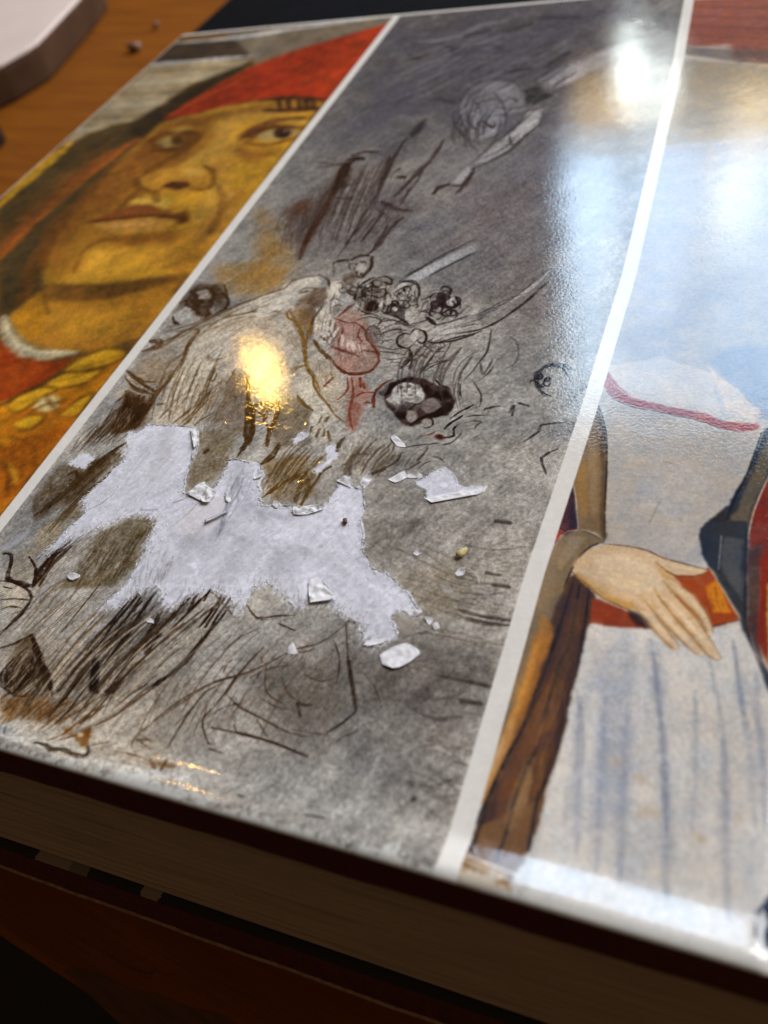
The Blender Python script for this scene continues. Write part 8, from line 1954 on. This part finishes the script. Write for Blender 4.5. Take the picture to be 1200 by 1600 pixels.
# page block: many thin leaves, edges slightly uneven, the block leaning out towards the reader
leaves = 110; vp = []; fp = []; xs_ = list(np.linspace(6.5, 231, 26)); r3 = random.Random(9)
prev = None
for i in range(leaves + 1):
    t = i / leaves; z = -5.0 - 33.2 * t
    ya = -0.6 - 4.1 * t + .35 * math.sin(t * 3.1) + r3.uniform(-.13, .13) + (.35 if r3.random() < .05 else 0)
    xl = 6.5 + r3.uniform(-.15, .15) - 1.2 * math.sin(t * math.pi)
    for dz in (0.0, -33.2 / leaves * .72):
        row = []
        for j, x in enumerate(xs_):
            row.append((x + (xl - 6.5 if j == 0 else 0), ya + .05 * math.sin(x * .05 + i), z + dz + .25 * math.sin(x * .016 + .4) * math.sin(t * math.pi)))
        row = [(xl, 267, z + dz)] + row + [(231, 267, z + dz)]
        s = len(vp); vp += row; n = len(row)
        if prev is not None:
            for j in range(n - 1): fp.append((prev + j, s + j, s + j + 1, prev + j + 1))
        prev = s
fp.append(tuple(range(n))); fp.append(tuple(range(prev, prev + n))[::-1])
M_pages, nt, b = new_mat('page_edges')
nz_ = noise_node(nt, 60, 5, .6, None, (1, 1, 30)); r_ = ramp(nt, nz_.outputs['Fac'], [(.3, (.33, .265, .185)), (.5, (.43, .35, .255)), (.72, (.50, .41, .31))])
nt.links.new(r_.outputs['Color'], b.inputs['Base Color']); b.inputs['Roughness'].default_value = .85; b.inputs['Specular IOR Level'].default_value = .2
link_mesh('page_block', vp, fp, M_pages, book)
# back board with its printed endpaper strip
slab('back_board', 0.0, 217.0, [(3, -39.3), (-6.35, -39.3), (-6.9, -39.5), (-7.6, -40.7), (-8.6, -42.6), (-8.5, -42.9), (-7, -43.0)], 273.2, M_board, book, 60, .05)
M_end, nt, b = new_mat('endpaper_print')
tc = N(nt, 'ShaderNodeTexCoord'); sx = N(nt, 'ShaderNodeSeparateXYZ'); nt.links.new(tc.outputs['Object'], sx.inputs[0])
nn = noise_node(nt, 300, 3); ad = N(nt, 'ShaderNodeMath', operation='MULTIPLY_ADD'); ad.inputs[1].default_value = 0.003; nt.links.new(nn.outputs['Fac'], ad.inputs[0]); nt.links.new(sx.outputs['X'], ad.inputs[2])
mr = N(nt, 'ShaderNodeMapRange'); mr.inputs['From Max'].default_value = .22; nt.links.new(ad.outputs[0], mr.inputs['Value'])
X_ = lambda a: (a + 1.5) / 220
ink = (.012, .013, .014); tan = (.36, .29, .2)
r_ = ramp(nt, mr.outputs['Result'], [(0, ink), (X_(104.0), tan), (X_(111.9), (.22, .18, .13)), (X_(114.7), ink), (X_(126.9), tan), (X_(130.2), ink)], 'CONSTANT')
nt.links.new(r_.outputs['Color'], b.inputs['Base Color']); b.inputs['Roughness'].default_value = .5
link_mesh('endpaper', [(x, y, -39.28) for y in (0, -6.2) for x in np.linspace(3, 216, 40)], [(j, j + 40, j + 41, j + 1) for j in range(39)], M_end, book)
# paler strip along the lower rim of the back board
M_rim = simple_mat('pale_board_edge', (.20, .12, .07), (.42, .30, .2), 700, .8)
rim = []
for i in range(81):
    x = 0 + 217 * i / 80; d = .05 * math.sin(x * .21) + .03 * math.sin(x * .53 + 1); h_ = .10 * math.sin(x * .7)
    rim.append([(x, -8.60 + d, -42.40 + h_), (x, -8.95 + d, -42.75), (x, -8.9 + d, -43.0), (x, -8.4 + d, -43.0), (x, -8.4 + d, -42.4)])
link_mesh('board_rim', *loft(rim), M_rim, book)
# spine: rounded back beyond the hinge
sp = []
for i in range(2):
    y = 0.0 if i == 0 else 273.2
    ring = [(222.5, y, .25)] + [(231 + 7 * math.sin(a), y - (0 if i else 0), -21.2 + 21.6 * math.cos(a)) for a in np.linspace(0, math.pi, 15)] + [(222.5, y, -42.9)]
    sp.append(ring)
v, f = loft(sp); link_mesh('spine', v, f, M_board, book)

# ------------------------------------------------------------------ flaps, curls and loose scraps of paper
def flake(name, pts, mat, parent, lift_dir=(0, 1), h0=0.05, h1=0.5, curl=1.6, thick=0.035, crease=0.12, seed=0, step=0.25):
    """torn sheet: outline pts on the cover; it rises along lift_dir from h0 to h1 and is slightly crumpled"""
    r = random.Random(seed); P_ = []
    for i in range(len(pts)):
        a, b_ = np.array(pts[i]), np.array(pts[(i + 1) % len(pts)]); n = max(1, int(np.hypot(*(b_ - a)) / step))
        for k_ in range(n):
            q = a + (b_ - a) * k_ / n; P_.append((q[0] + r.gauss(0, .13), q[1] + r.gauss(0, .13)))
    A = np.array(P_); e = [(i, (i + 1) % len(P_)) for i in range(len(P_))]
    g = []
    for x in np.arange(A[:, 0].min(), A[:, 0].max(), step):
        for y in np.arange(A[:, 1].min(), A[:, 1].max(), step):
            if inside(np.array([x]), np.array([y]), P_)[0]: g.append((x + r.uniform(-.12, .12) * step, y + r.uniform(-.12, .12) * step))
    R_ = delaunay_2d_cdt([Vector(q) for q in P_ + g], e, [], 1, 1e-5, False)
    vv = np.array([(q.x, q.y) for q in R_[0]]); ff = [list(q) for q in R_[2]]
    d = np.array(lift_dir, float); d /= np.hypot(*d); s = vv @ d; t = (s - s.min()) / (s.max() - s.min() + 1e-9)
    ph = r.uniform(0, 6)
    z = .4 * h0 + .5 * (h1 - h0) * t ** curl + crease * np.array([.9 * mnoise.noise(Vector((x * .9, y * .9, seed * 3.1))) + .22 * mnoise.noise(Vector((x * 2.0, y * 2.0, seed * 1.7))) + .05 * mnoise.noise(Vector((x * 4.5, y * 4.5, seed))) for x, y in vv])
    z = np.maximum(z, .03) + cover_height(vv[:, 0], vv[:, 1])
    cx, cy = vv.mean(0); n = len(vv)
    top = [(x - cx, y - cy, q + thick) for (x, y), q in zip(vv, z)]; bot = [(x - cx, y - cy, q) for (x, y), q in zip(vv, z)]
    cnt = {}
    for q in ff:
        for i in range(len(q)): cnt[(q[i], q[(i + 1) % len(q)])] = 1
    m2 = 2 * n; side = [(a + m2, b_ + m2, b_ + n + m2, a + n + m2) for (a, b_) in cnt if (b_, a) not in cnt]     # own vertices: a crisp cut rim
    faces = ff + [[i + n for i in q[::-1]] for q in ff] + [q[::-1] for q in side]
    o = link_mesh(name, top + bot + top + bot, faces, mat, parent, True)
    o.location = Vector((cx, cy, 0)) * MM
    return o
def roll(name, p0, p1, rmm, mat, parent, turns=0.8, z0=0.0, seed=1):
    """a curled strip: part of a thin tube lying along p0-p1"""
    r = random.Random(seed); a = np.array(p0); b_ = np.array(p1); L = np.hypot(*(b_ - a)); u = (b_ - a) / L; nrm = np.array([-u[1], u[0]])
    v = []; f = []; m = 14; n = 16
    for th in (0.0, 0.09):
        for i in range(m + 1):
            t = i / m; rr = rmm * (1 - .28 * t + .12 * math.sin(5 * t)) - th; off = r.uniform(-.04, .04)
            for j in range(n + 1):
                ph = -math.pi * .55 + turns * 2 * math.pi * j / n
                spiral = rr * (1 - .28 * j / n)
                c = a + u * L * t * (1 + .02 * math.sin(j)) + nrm * (spiral * math.sin(ph) + off)
                v.append((c[0], c[1], z0 + rmm - spiral * math.cos(ph) + .03))
    st_ = (m + 1) * (n + 1)
    for i in range(m):
        for j in range(n):
            q = i * (n + 1) + j; f.append((q, q + 1, q + n + 2, q + n + 1)); f.append((q + st_, q + n + 1 + st_, q + n + 2 + st_, q + 1 + st_))
    for i in range(m):
        for j in (0, n):
            q = i * (n + 1) + j; f.append((q, q + n + 1, q + n + 1 + st_, q + st_))
    for j in range(n):
        for i in (0, m):
            q = i * (n + 1) + j; f.append((q, q + st_, q + 1 + st_, q + 1))
    c0 = np.mean([(q[0], q[1]) for q in v], 0)
    v = [(x - c0[0], y - c0[1], z) for x, y, z in v]
    o = link_mesh(name, v, f, mat, parent, True); o.location = Vector((c0[0], c0[1], 0)) * MM
    return o
FL = [('paper_curl','roll',[(129.3,45.4),(132.5,48.2)],{'r': 0.5,'turns': 0.42},''),('paper_flap','flap',[(122.6,50.8),(123.5,52.5),(124.8,54.0),(125.9,53.0),(127.1,52.0),(128.6,51.8),(127.8,50.8),(127.6,49.4),(126.4,50.1),(125.2,50.9)],{'h0': 0.1,'h1': 1.0,'lift_dir': (0.6,0.8),'crease': 0.5},''),('paper_flap','flap',[(126.2,50.2),(126.8,51.6),(128.1,49.8),(127.6,49.3)],{'h0': 0.2,'h1': 0.8,'lift_dir': (0.3,-1),'crease': 0.3},''),('paper_flap','flap',[(114.8,66.8),(115.6,67.3),(117.7,64.6),(119.0,62.3),(118.6,61.7),(117.4,63.4),(116.7,64.8)],{'h0': 0.1,'h1': 0.9,'lift_dir': (1,0.2),'crease': 0.4},''),('paper_flap','flap',[(118.4,61.1),(119.1,61.0),(119.9,59.1),(119.3,59.2)],{'h0': 0.1,'h1': 0.7,'lift_dir': (1,0.2),'crease': 0.3},''),('paper_flap','flap',[(133.6,56.1),(134.2,58.2),(135.4,57.3),(134.6,56.6)],{'h0': 0.1,'h1': 0.6,'lift_dir': (1,0.4),'crease': 0.3},''),('paper_flap','flap',[(140.0,51.0),(140.0,52.0),(141.1,51.5),(141.1,50.5)],{'h0': 0.1,'h1': 0.7,'lift_dir': (0.2,1),'crease': 0.3},''),('paper_flap','flap',[(144.0,50.2),(144.5,50.9),(146.6,51.0),(148.3,52.0),(148.7,51.5),(147.2,50.1),(145.8,49.9)],{'h0': 0.15,'h1': 0.6,'lift_dir': (0.2,1),'crease': 0.45},''),('paper_flap','flap',[(130.0,52.1),(131.0,51.6),(131.7,50.4),(131.0,50.5)],{'h0': 0.1,'h1': 0.5,'lift_dir': (0,1),'crease': 0.3},''),('paper_flap','flap',[(144.1,51.0),(146.1,51.2),(148.1,52.0),(149.1,52.5),(149.5,51.9),(148.3,50.9),(146.0,49.7),(144.7,49.7)],{'h0': 0.1,'h1': 0.55,'lift_dir': (0.2,1),'crease': 0.45},''),('paper_flap','flap',[(149.3,58.0),(149.9,59.0),(151.1,59.2),(152.1,58.2),(152.4,57.1),(151.0,58.0)],{'h0': 0.1,'h1': 0.9,'lift_dir': (0.2,1),'crease': 0.3},''),('paper_flap','flap',[(153.7,58.2),(153.8,59.7),(154.6,60.4),(155.4,59.7),(155.2,58.8),(154.8,57.1)],{'h0': 0.1,'h1': 0.9,'lift_dir': (0.5,1),'crease': 0.4},''),('paper_flap','flap',[(158.2,59.8),(159.2,60.9),(160.2,62.0),(161.3,61.4),(160.8,60.2),(159.8,59.3)],{'h0': 0.1,'h1': 0.55,'lift_dir': (0,1),'crease': 0.2},''),('paper_flap','flap',[(161.0,60.9),(161.8,62.1),(163.6,61.6),(164.1,61.2),(162.5,60.9)],{'h0': 0.1,'h1': 0.6,'lift_dir': (0,1),'crease': 0.25},''),('paper_flap','flap',[(165.9,56.8),(167.8,57.2),(170.8,58.6),(173.6,59.6),(174.8,60.8),(175.1,60.1),(173.8,58.9),(171.0,58.0),(169.0,57.3),(167.3,55.9)],{'h0': 0.05,'h1': 0.45,'lift_dir': (0.3,-1),'crease': 0.25},''),('paper_flap','flap',[(152.9,36.3),(153.0,37.3),(153.9,38.1),(155.3,36.8),(156.7,35.2),(158.3,34.8),(157.1,34.2),(156.6,34.8),(155.0,34.0),(154.8,33.2),(153.9,34.7)],{'h0': 0.1,'h1': 1.1,'lift_dir': (0.3,-1),'crease': 0.4},''),('paper_flap','flap',[(165.4,28.1),(166.4,28.7),(167.6,29.5),(168.5,29.7),(167.3,28.7),(166.4,27.9)],{'h0': 0.05,'h1': 0.45,'lift_dir': (0.2,-1),'crease': 0.2},''),('paper_flap','flap',[(169.0,35.1),(169.6,35.7),(171.8,35.0),(171.6,34.2),(170.4,34.3)],{'h0': 0.05,'h1': 0.4,'lift_dir': (1,0.2),'crease': 0.3},''),('paper_scrap','loose',[(168.1,26.7),(169.1,27.8),(169.8,28.7),(170.9,29.3),(172.1,29.4),(173.7,28.5),(173.1,27.3),(172.5,26.2),(171.7,25.4),(170.3,25.3),(168.9,25.5),(168.9,26.1)],{'h0': 0.12,'h1': 0.75,'lift_dir': (0.6,-1),'crease': 0.3},'leaf shaped white paper scrap lying loose just below the tear'),('paper_scrap','loose',[(110.1,30.0),(110.5,30.5),(111.8,30.8),(112.5,30.4),(111.8,29.5),(110.9,29.4)],{'h0': 0.1,'h1': 0.45,'crease': 0.2,'thick': 0.25},'tiny oval white paper crumb on brown hatching left of the tear'),('paper_scrap','loose',[(154.2,24.5),(154.7,25.9),(156.0,24.6),(155.2,24.1)],{'h0': 0.1,'h1': 0.5,'crease': 0.2},'small white paper speck on an ink line below the tear'),('paper_scrap','loose',[(155.4,70.0),(156.3,69.8),(157.6,68.8),(158.8,68.0),(158.3,67.7),(157.0,68.2)],{'h0': 0.1,'h1': 0.5,'crease': 0.2},'narrow white paper sliver below the dark roundel face'),('paper_scrap','loose',[(172.8,34.1),(173.4,34.5),(174.0,33.8),(173.6,33.3)],{'h0': 0.1,'h1': 0.5,'crease': 0.3},'upper of two white paper specks right of the loose leaf shaped scrap'),('paper_scrap','loose',[(174.1,33.3),(174.8,33.8),(175.2,33.1),(174.6,32.6)],{'h0': 0.1,'h1': 0.4,'crease': 0.3},'lower of two white paper specks right of the loose leaf shaped scrap'),('paper_scrap','loose',[(174.9,43.0),(175.4,44.0),(176.2,43.9),(176.1,43.0),(175.6,42.4)],{'h0': 0.08,'h1': 0.5,'crease': 0.3},'white fluffy paper bit beside the curved fibre'),('paper_scrap','loose',[(129.3,24.6),(129.6,25.2),(130.4,25.0),(130.4,24.4)],{'h0': 0.08,'h1': 0.4,'crease': 0.2},'tiny white speck among ink lines at the lower left'),('paper_scrap','loose',[(167.4,45.4),(167.8,46.0),(168.4,45.6),(168.0,45.0)],{'h0': 0.08,'h1': 0.4,'crease': 0.2},'tiny white speck left of the yellow crumb')]
for k_, (nm, kind, pts, kw, lab) in enumerate(FL):
    if kind == 'flap':
        o = flake(nm, pts, M_paper, book, seed=k_ + 3, **kw)
    elif kind == 'roll':
        o = roll(nm, pts[0], pts[1], kw['r'], M_paper, book, kw.get('turns', .8), kw.get('z0', 0.0), k_)
    else:
        mat = {'white': M_paper}.get(kw.pop('mat', 'white'), M_paper)
        o = flake(nm, pts, mat, None, seed=k_ + 3, **kw); tag(o, lab, 'paper scrap', 'loose paper scraps on the cover')

# loose fibres standing along the torn edges, and paper dust around the tear: too many to count
def strips(name, spots, mat, parent):
    v = []; f = []; r = random.Random(17)
    for x, y, L, ang, h, wd in spots:
        n = 4; bend = r.uniform(-1.2, 1.2); s = len(v); px_, py_ = x, y; a = ang
        z0 = float(cover_height(x, y)) + .015
        for i in range(n + 1):
            t = i / n; w2 = wd * (1 - .6 * t) / 2; nx2, ny2 = -math.sin(a), math.cos(a); zz_ = z0 + h * math.sin(t * 2.4)
            v += [(px_ + nx2 * w2, py_ + ny2 * w2, zz_), (px_ - nx2 * w2, py_ - ny2 * w2, zz_ + wd * .4)]
            a += bend / n; px_ += math.cos(a) * L / n; py_ += math.sin(a) * L / n
        for i in range(n): q = s + 2 * i; f.append((q, q + 1, q + 3, q + 2))
    o = link_mesh(name, v, f, mat, parent, True); o['kind'] = 'stuff'; return o
spots = []; r4 = random.Random(23)
for h in holes:
    for i, (x, y) in enumerate(h):
        for _ in range(2 if r4.random() < .6 else 1):
            spots.append((x + r4.gauss(0, .12), y + r4.gauss(0, .12), r4.uniform(.15, .75) * (1.6 if r4.random() < .08 else 1), r4.uniform(0, math.tau), r4.uniform(.02, .16), r4.uniform(.05, .13)))
for _ in range(900):
    h = holes[0]; x, y = h[r4.randrange(len(h))]; x += r4.gauss(0, 3); y += r4.gauss(0, 3)
    if inside(np.array([x]), np.array([y]), h)[0]: spots.append((x, y, r4.uniform(.15, .6), r4.uniform(0, math.tau), r4.uniform(.01, .08), r4.uniform(.04, .09)))
strips('torn_fibres', spots, M_paper, book)
dust = []
for _ in range(420):
    x, y = allh[r4.randrange(len(allh))]; x += r4.gauss(0, 9); y += r4.gauss(0, 8)
    if 91 < x < 214 and 1 < y < 90: dust.append((x, y, r4.uniform(.05, .16), r4.uniform(0, math.tau), .03, r4.uniform(.05, .12)))
for _ in range(260): dust.append((r4.uniform(4, 214), r4.uniform(8, 240), r4.uniform(.05, .22), r4.uniform(0, math.tau), .03, r4.uniform(.04, .10)))
du = strips('paper_dust', dust, M_paper, None); du['label'] = 'fine white paper dust scattered over the glossy cover'

def pebble(name, loc, size, mat, seed, label, cat, rot=0.0, sub=2, group=None):
    bm = bmesh.new(); bmesh.ops.create_icosphere(bm, subdivisions=sub, radius=1.0)
    r = random.Random(seed); k1 = [Vector((r.uniform(-1, 1), r.uniform(-1, 1), r.uniform(-1, 1))) for _ in range(4)]
    for v in bm.verts:
        d = 1 + sum(.16 * math.sin(3.1 * v.co.dot(q) + i) for i, q in enumerate(k1)); v.co = v.co * d
        v.co.x *= size[0] * MM; v.co.y *= size[1] * MM; v.co.z *= size[2] * MM
    zmin = min(v.co.z for v in bm.verts)
    for v in bm.verts: v.co.z -= zmin
    me = bpy.data.meshes.new(name); bm.to_mesh(me); bm.free(); me.materials.append(mat)
    me.polygons.foreach_set('use_smooth', [True] * len(me.polygons))
    o = bpy.data.objects.new(name, me); C.objects.link(o); o.location = Vector(loc) * MM; o.rotation_euler = (0, 0, rot)
    return tag(o, label, cat, group)
M_yel = simple_mat('yellow_crumb', (.50, .40, .16), (.75, .66, .34), 2500, .7, .00004)
M_brn = simple_mat('brown_fleck', (.06, .018, .012), (.14, .05, .03), 2500, .7, .00004)
pebble('crumb', (174.9, 46.7, .06), (1.1, .55, .4), M_yel, 3, 'small yellow crumb on the grey sketch right of the tear', 'crumb', .9)
pebble('crumb', (154.1, 49.8, .02), (.4, .62, .25), M_brn, 4, 'dark brown fleck on the torn white paper', 'fleck', .2)
# a short white fibre on the cover
def fibre(name, pts, r_, mat, label):
    v = []; f = []; n = 6; c0 = np.mean(np.array(pts), 0)
    p = smooth_line([tuple(q) for q in pts], .05)
    for i, q in enumerate(p):
        for j in range(n):
            a = j * math.tau / n; v.append((q[0] - c0[0] + r_ * math.cos(a) * .7, q[1] - c0[1] + r_ * math.cos(a) * .7, .12 + r_ + r_ * math.sin(a) + .25 * math.sin(i / len(p) * 3.1)))
    for i in range(len(p) - 1):
        for j in range(n): f.append((i * n + j, i * n + (j + 1) % n, (i + 1) * n + (j + 1) % n, (i + 1) * n + j))
    f.append(tuple(range(n))[::-1]); f.append(tuple(range((len(p) - 1) * n, len(p) * n)))
    o = link_mesh(name, v, f, mat, None, True); o.location = Vector((c0[0], c0[1], 0)) * MM
    return tag(o, label, 'fibre')
fibre('paper_fibre', [(175.7, 43.7), (176.6, 43.9), (177.7, 43.3), (178.6, 42.4), (178.9, 41.7)], .06, M_paper, 'thin curved white paper fibre lying on the sketch right of the tear')

# ------------------------------------------------------------------ table, its things, the dark below
TZ = -43.05; TA = rad(-8.2)
table = thing('table', 'worn orange wooden table under the book', 'table', (118, -21, TZ))
table.rotation_euler = (0, 0, TA)
M_wood, nt, b = new_mat('orange_varnished_wood')
g1 = noise_node(nt, 16, 6, .62, None, (1, 9, 9)); g2 = noise_node(nt, 60, 4, .6, None, (.6, 14, 14)); g3 = noise_node(nt, 5, 3)
r_ = ramp(nt, g1.outputs['Fac'], [(.25, (.15, .042, .0035)), (.5, (.21, .064, .005)), (.75, (.27, .090, .007))])
r2_ = ramp(nt, g2.outputs['Fac'], [(.3, (.7, .62, .55)), (.6, (1, 1, 1))])
mx = N(nt, 'ShaderNodeMix', data_type='RGBA', blend_type='MULTIPLY'); mx.inputs[0].default_value = .2
nt.links.new(r_.outputs['Color'], mx.inputs[6]); nt.links.new(r2_.outputs['Color'], mx.inputs[7])
nt.links.new(mx.outputs[2], b.inputs['Base Color']); b.inputs['Roughness'].default_value = .5; b.inputs['Specular IOR Level'].default_value = .15
bump(nt, b, g2.outputs['Fac'], .0002)
# top: front edge rounded and chipped, cracks cut into it
def edge_dent(x): 
    return 1.0 * math.exp(-((x - 34) / 16) ** 2) + .7 * math.exp(-((x - 8) / 5) ** 2) + .12 * math.sin(x * .6) + .25 * math.sin(x * .13)
rings = []
for x in list(np.arange(-700, -40, 30)) + list(np.arange(-40, 110, 1.5)) + list(np.arange(110, 701, 30)):
    d = edge_dent(x)
    rings.append([(x, 900, 0), (x, 30, 0), (x, 4 + d, 0), (x, 1.6 + d, -.05), (x, .7 + d * .8, -.5), (x, .2 + d * .5, -1.4), (x, 0, -3), (x, 0, -22), (x, 2, -24), (x, 900, -24)])
v, f = loft(rings); link_mesh('table_top', v, f, M_wood, table)
M_dark = simple_mat('dark_bare_wood', (.08, .03, .012), (.15, .055, .02), 120, .7, .0001, (1, 8, 8))
def sliver(name, pts, z, mat, parent, th=.06):
    n = len(pts); v = [(x, y, z + th) for x, y in pts] + [(x, y, z - th) for x, y in pts]
    f = [tuple(range(n)), tuple(range(n, 2 * n))[::-1]] + [(i, i + n, (i + 1) % n + n, (i + 1) % n) for i in range(n)]
    return link_mesh(name, v, f, mat, parent)
sliver('crack', [(-4.7, 6.0), (2.8, 6.2), (10.0, 6.4), (14.1, 7.0), (14.2, 6.8), (10.0, 6.2), (2.9, 6.0)], 0, M_dark, table)
sliver('crack', [(24.3, 11.2), (28.8, 11.3), (33.0, 11.7), (33.1, 11.5), (28.8, 11.1)], 0, M_dark, table)
sliver('crack', [(14.2, 7.0), (14.7, 8.0), (14.9, 8.1), (14.6, 7.0)], 0, M_dark, table)
sliver('bare_patch', [(-0.1, 1.0), (0.9, 1.9), (5.5, 3.2), (12.2, 3.7), (16.7, 5.1), (24.0, 6.2), (29.4, 7.7), (33.5, 7.1), (16.2, -1.1)], 0, M_dark, table)
link_mesh('apron', *loft([[(x, 14, -24), (x, 14, -110), (x, 34, -110), (x, 34, -24)] for x in (-650, 650)]), M_dark, table)
for x in (-640, 590):
    for y in (12, 830):
        link_mesh('leg', *loft([[(x, y, z), (x + 45, y, z), (x + 45, y + 45, z), (x, y + 45, z)] for z in (-24.2, -400, -699)]), M_dark, table)
M_floor = simple_mat('dark_floor', (.010, .008, .007), (.022, .017, .014), 9, .7)
fl = link_mesh('floor', [(-6000, -6000, -742.5), (6000, -6000, -742.5), (6000, 6000, -742.5), (-6000, 6000, -742.5)], [(0, 1, 2, 3)], M_floor)
fl['kind'] = 'structure'; fl['label'] = 'dark floor below the table'

def bevel_prism(name, pts, z0, z1, bev, mat, parent=None, origin=(0, 0)):
    bm = bmesh.new(); vs_ = [bm.verts.new(((x - origin[0]) * MM, (y - origin[1]) * MM, z0 * MM)) for x, y in pts]
    fc = bm.faces.new(vs_); 
    if fc.normal.z > 0: fc.normal_flip()
    ex = bmesh.ops.extrude_face_region(bm, geom=[fc])
    for e_ in ex['geom']:
        if isinstance(e_, bmesh.types.BMVert): e_.co.z = z1 * MM
    bmesh.ops.recalc_face_normals(bm, faces=bm.faces)
    if bev: bmesh.ops.bevel(bm, geom=list(bm.edges), offset=bev * MM, segments=4, profile=.6, affect='EDGES')
    me = bpy.data.meshes.new(name); bm.to_mesh(me); bm.free(); me.materials.append(mat)
    o = bpy.data.objects.new(name, me); C.objects.link(o)
    if parent: o.parent = parent
    return o
M_pale = simple_mat('pale_box_top', (.68, .58, .55), (.76, .66, .63), 20, .5)
M_box_shade = simple_mat('box_side_shade_brown', (.05, .024, .012), (.075, .038, .02), 60, .8, spec=.1)  # dark brown is the shade on the box side, put into its colour
bx = thing('box', 'pale box with its shaded sides coloured brown, blurred at the far left corner of the table', 'box', (-148, 346.7, TZ))
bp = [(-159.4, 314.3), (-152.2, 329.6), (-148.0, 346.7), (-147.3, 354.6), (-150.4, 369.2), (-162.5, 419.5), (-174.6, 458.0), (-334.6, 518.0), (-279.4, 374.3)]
bevel_prism('body', bp, 0, 16.6, 2.5, M_box_shade, bx, (-148, 346.7))
ci = np.mean(np.array(bp), 0)
bevel_prism('box_top', [tuple(ci + (np.array(q) - ci) * .995) for q in bp], 16.65, 19.0, .8, M_pale, bx, (-148, 346.7))
M_black = simple_mat('matt_black_cover', (.003, .0035, .005), (.006, .0065, .009), 200, .9, 0, spec=.05)
M_gleaf = simple_mat('folder_leaves', (.02, .02, .022), (.05, .05, .05), 300, .8)
fo = thing('folder', 'matt black folder lying behind the book, dark across the top', 'folder', (-95, 330, TZ))
bevel_prism('cover', [(-59.4, 330), (420, 330), (420, 720), (-59.4, 720)], 9.2, 12.4, .8, M_black, fo, (-95, 330))
bevel_prism('leaf_stack', [(-59.4 + 3, 332), (417, 332), (417, 717), (-59.4 + 3, 717)], 2.2, 9.15, .0, M_gleaf, fo, (-95, 330))
bevel_prism('cover', [(-59.4, 330), (420, 330), (420, 720), (-59.4, 720)], 0.0, 2.15, .6, M_black, fo, (-95, 330))
M_cap = simple_mat('black_plastic', (.008, .008, .010), (.014, .013, .015), 100, .35)
def lathe(name, prof, mat, parent=None, n=28):
    v = []; f = []
    for r, z in prof:
        for j in range(n): a = j * math.tau / n; v.append((r * math.cos(a), r * math.sin(a), z))
    for i in range(len(prof) - 1):
        for j in range(n): f.append((i * n + j, i * n + (j + 1) % n, (i + 1) * n + (j + 1) % n, (i + 1) * n + j))
    f.append(tuple(range(n))[::-1]); f.append(tuple(range((len(prof) - 1) * n, len(prof) * n)))
    return link_mesh(name, v, f, mat, parent, True)
cp = lathe('bottle_cap', [(12, 0), (13, .6), (13, 13), (12.4, 14.4), (10.5, 15), (9.8, 14.2), (0.5, 14.2)], M_cap)
cp.location = Vector((-137.1, 277.2, TZ)) * MM
tag(cp, 'round black object cut off by the left edge, left of the book', 'cap')
M_crumb = simple_mat('brown_crumb', (.10, .05, .03), (.40, .26, .18), 300, .6)
pebble('crumb', (-110.1, 384.0, TZ), (4.4, 3.2, 2.6), M_crumb, 5, 'larger blurred brown crumb on the table near the far left book corner', 'crumb', .4, 2, 'crumbs on the table')
pebble('crumb', (-114.1, 415.8, TZ), (2.2, 1.8, 1.6), M_crumb, 8, 'smaller blurred brown crumb on the table beside the pale topped box', 'crumb', 1., 2, 'crumbs on the table')
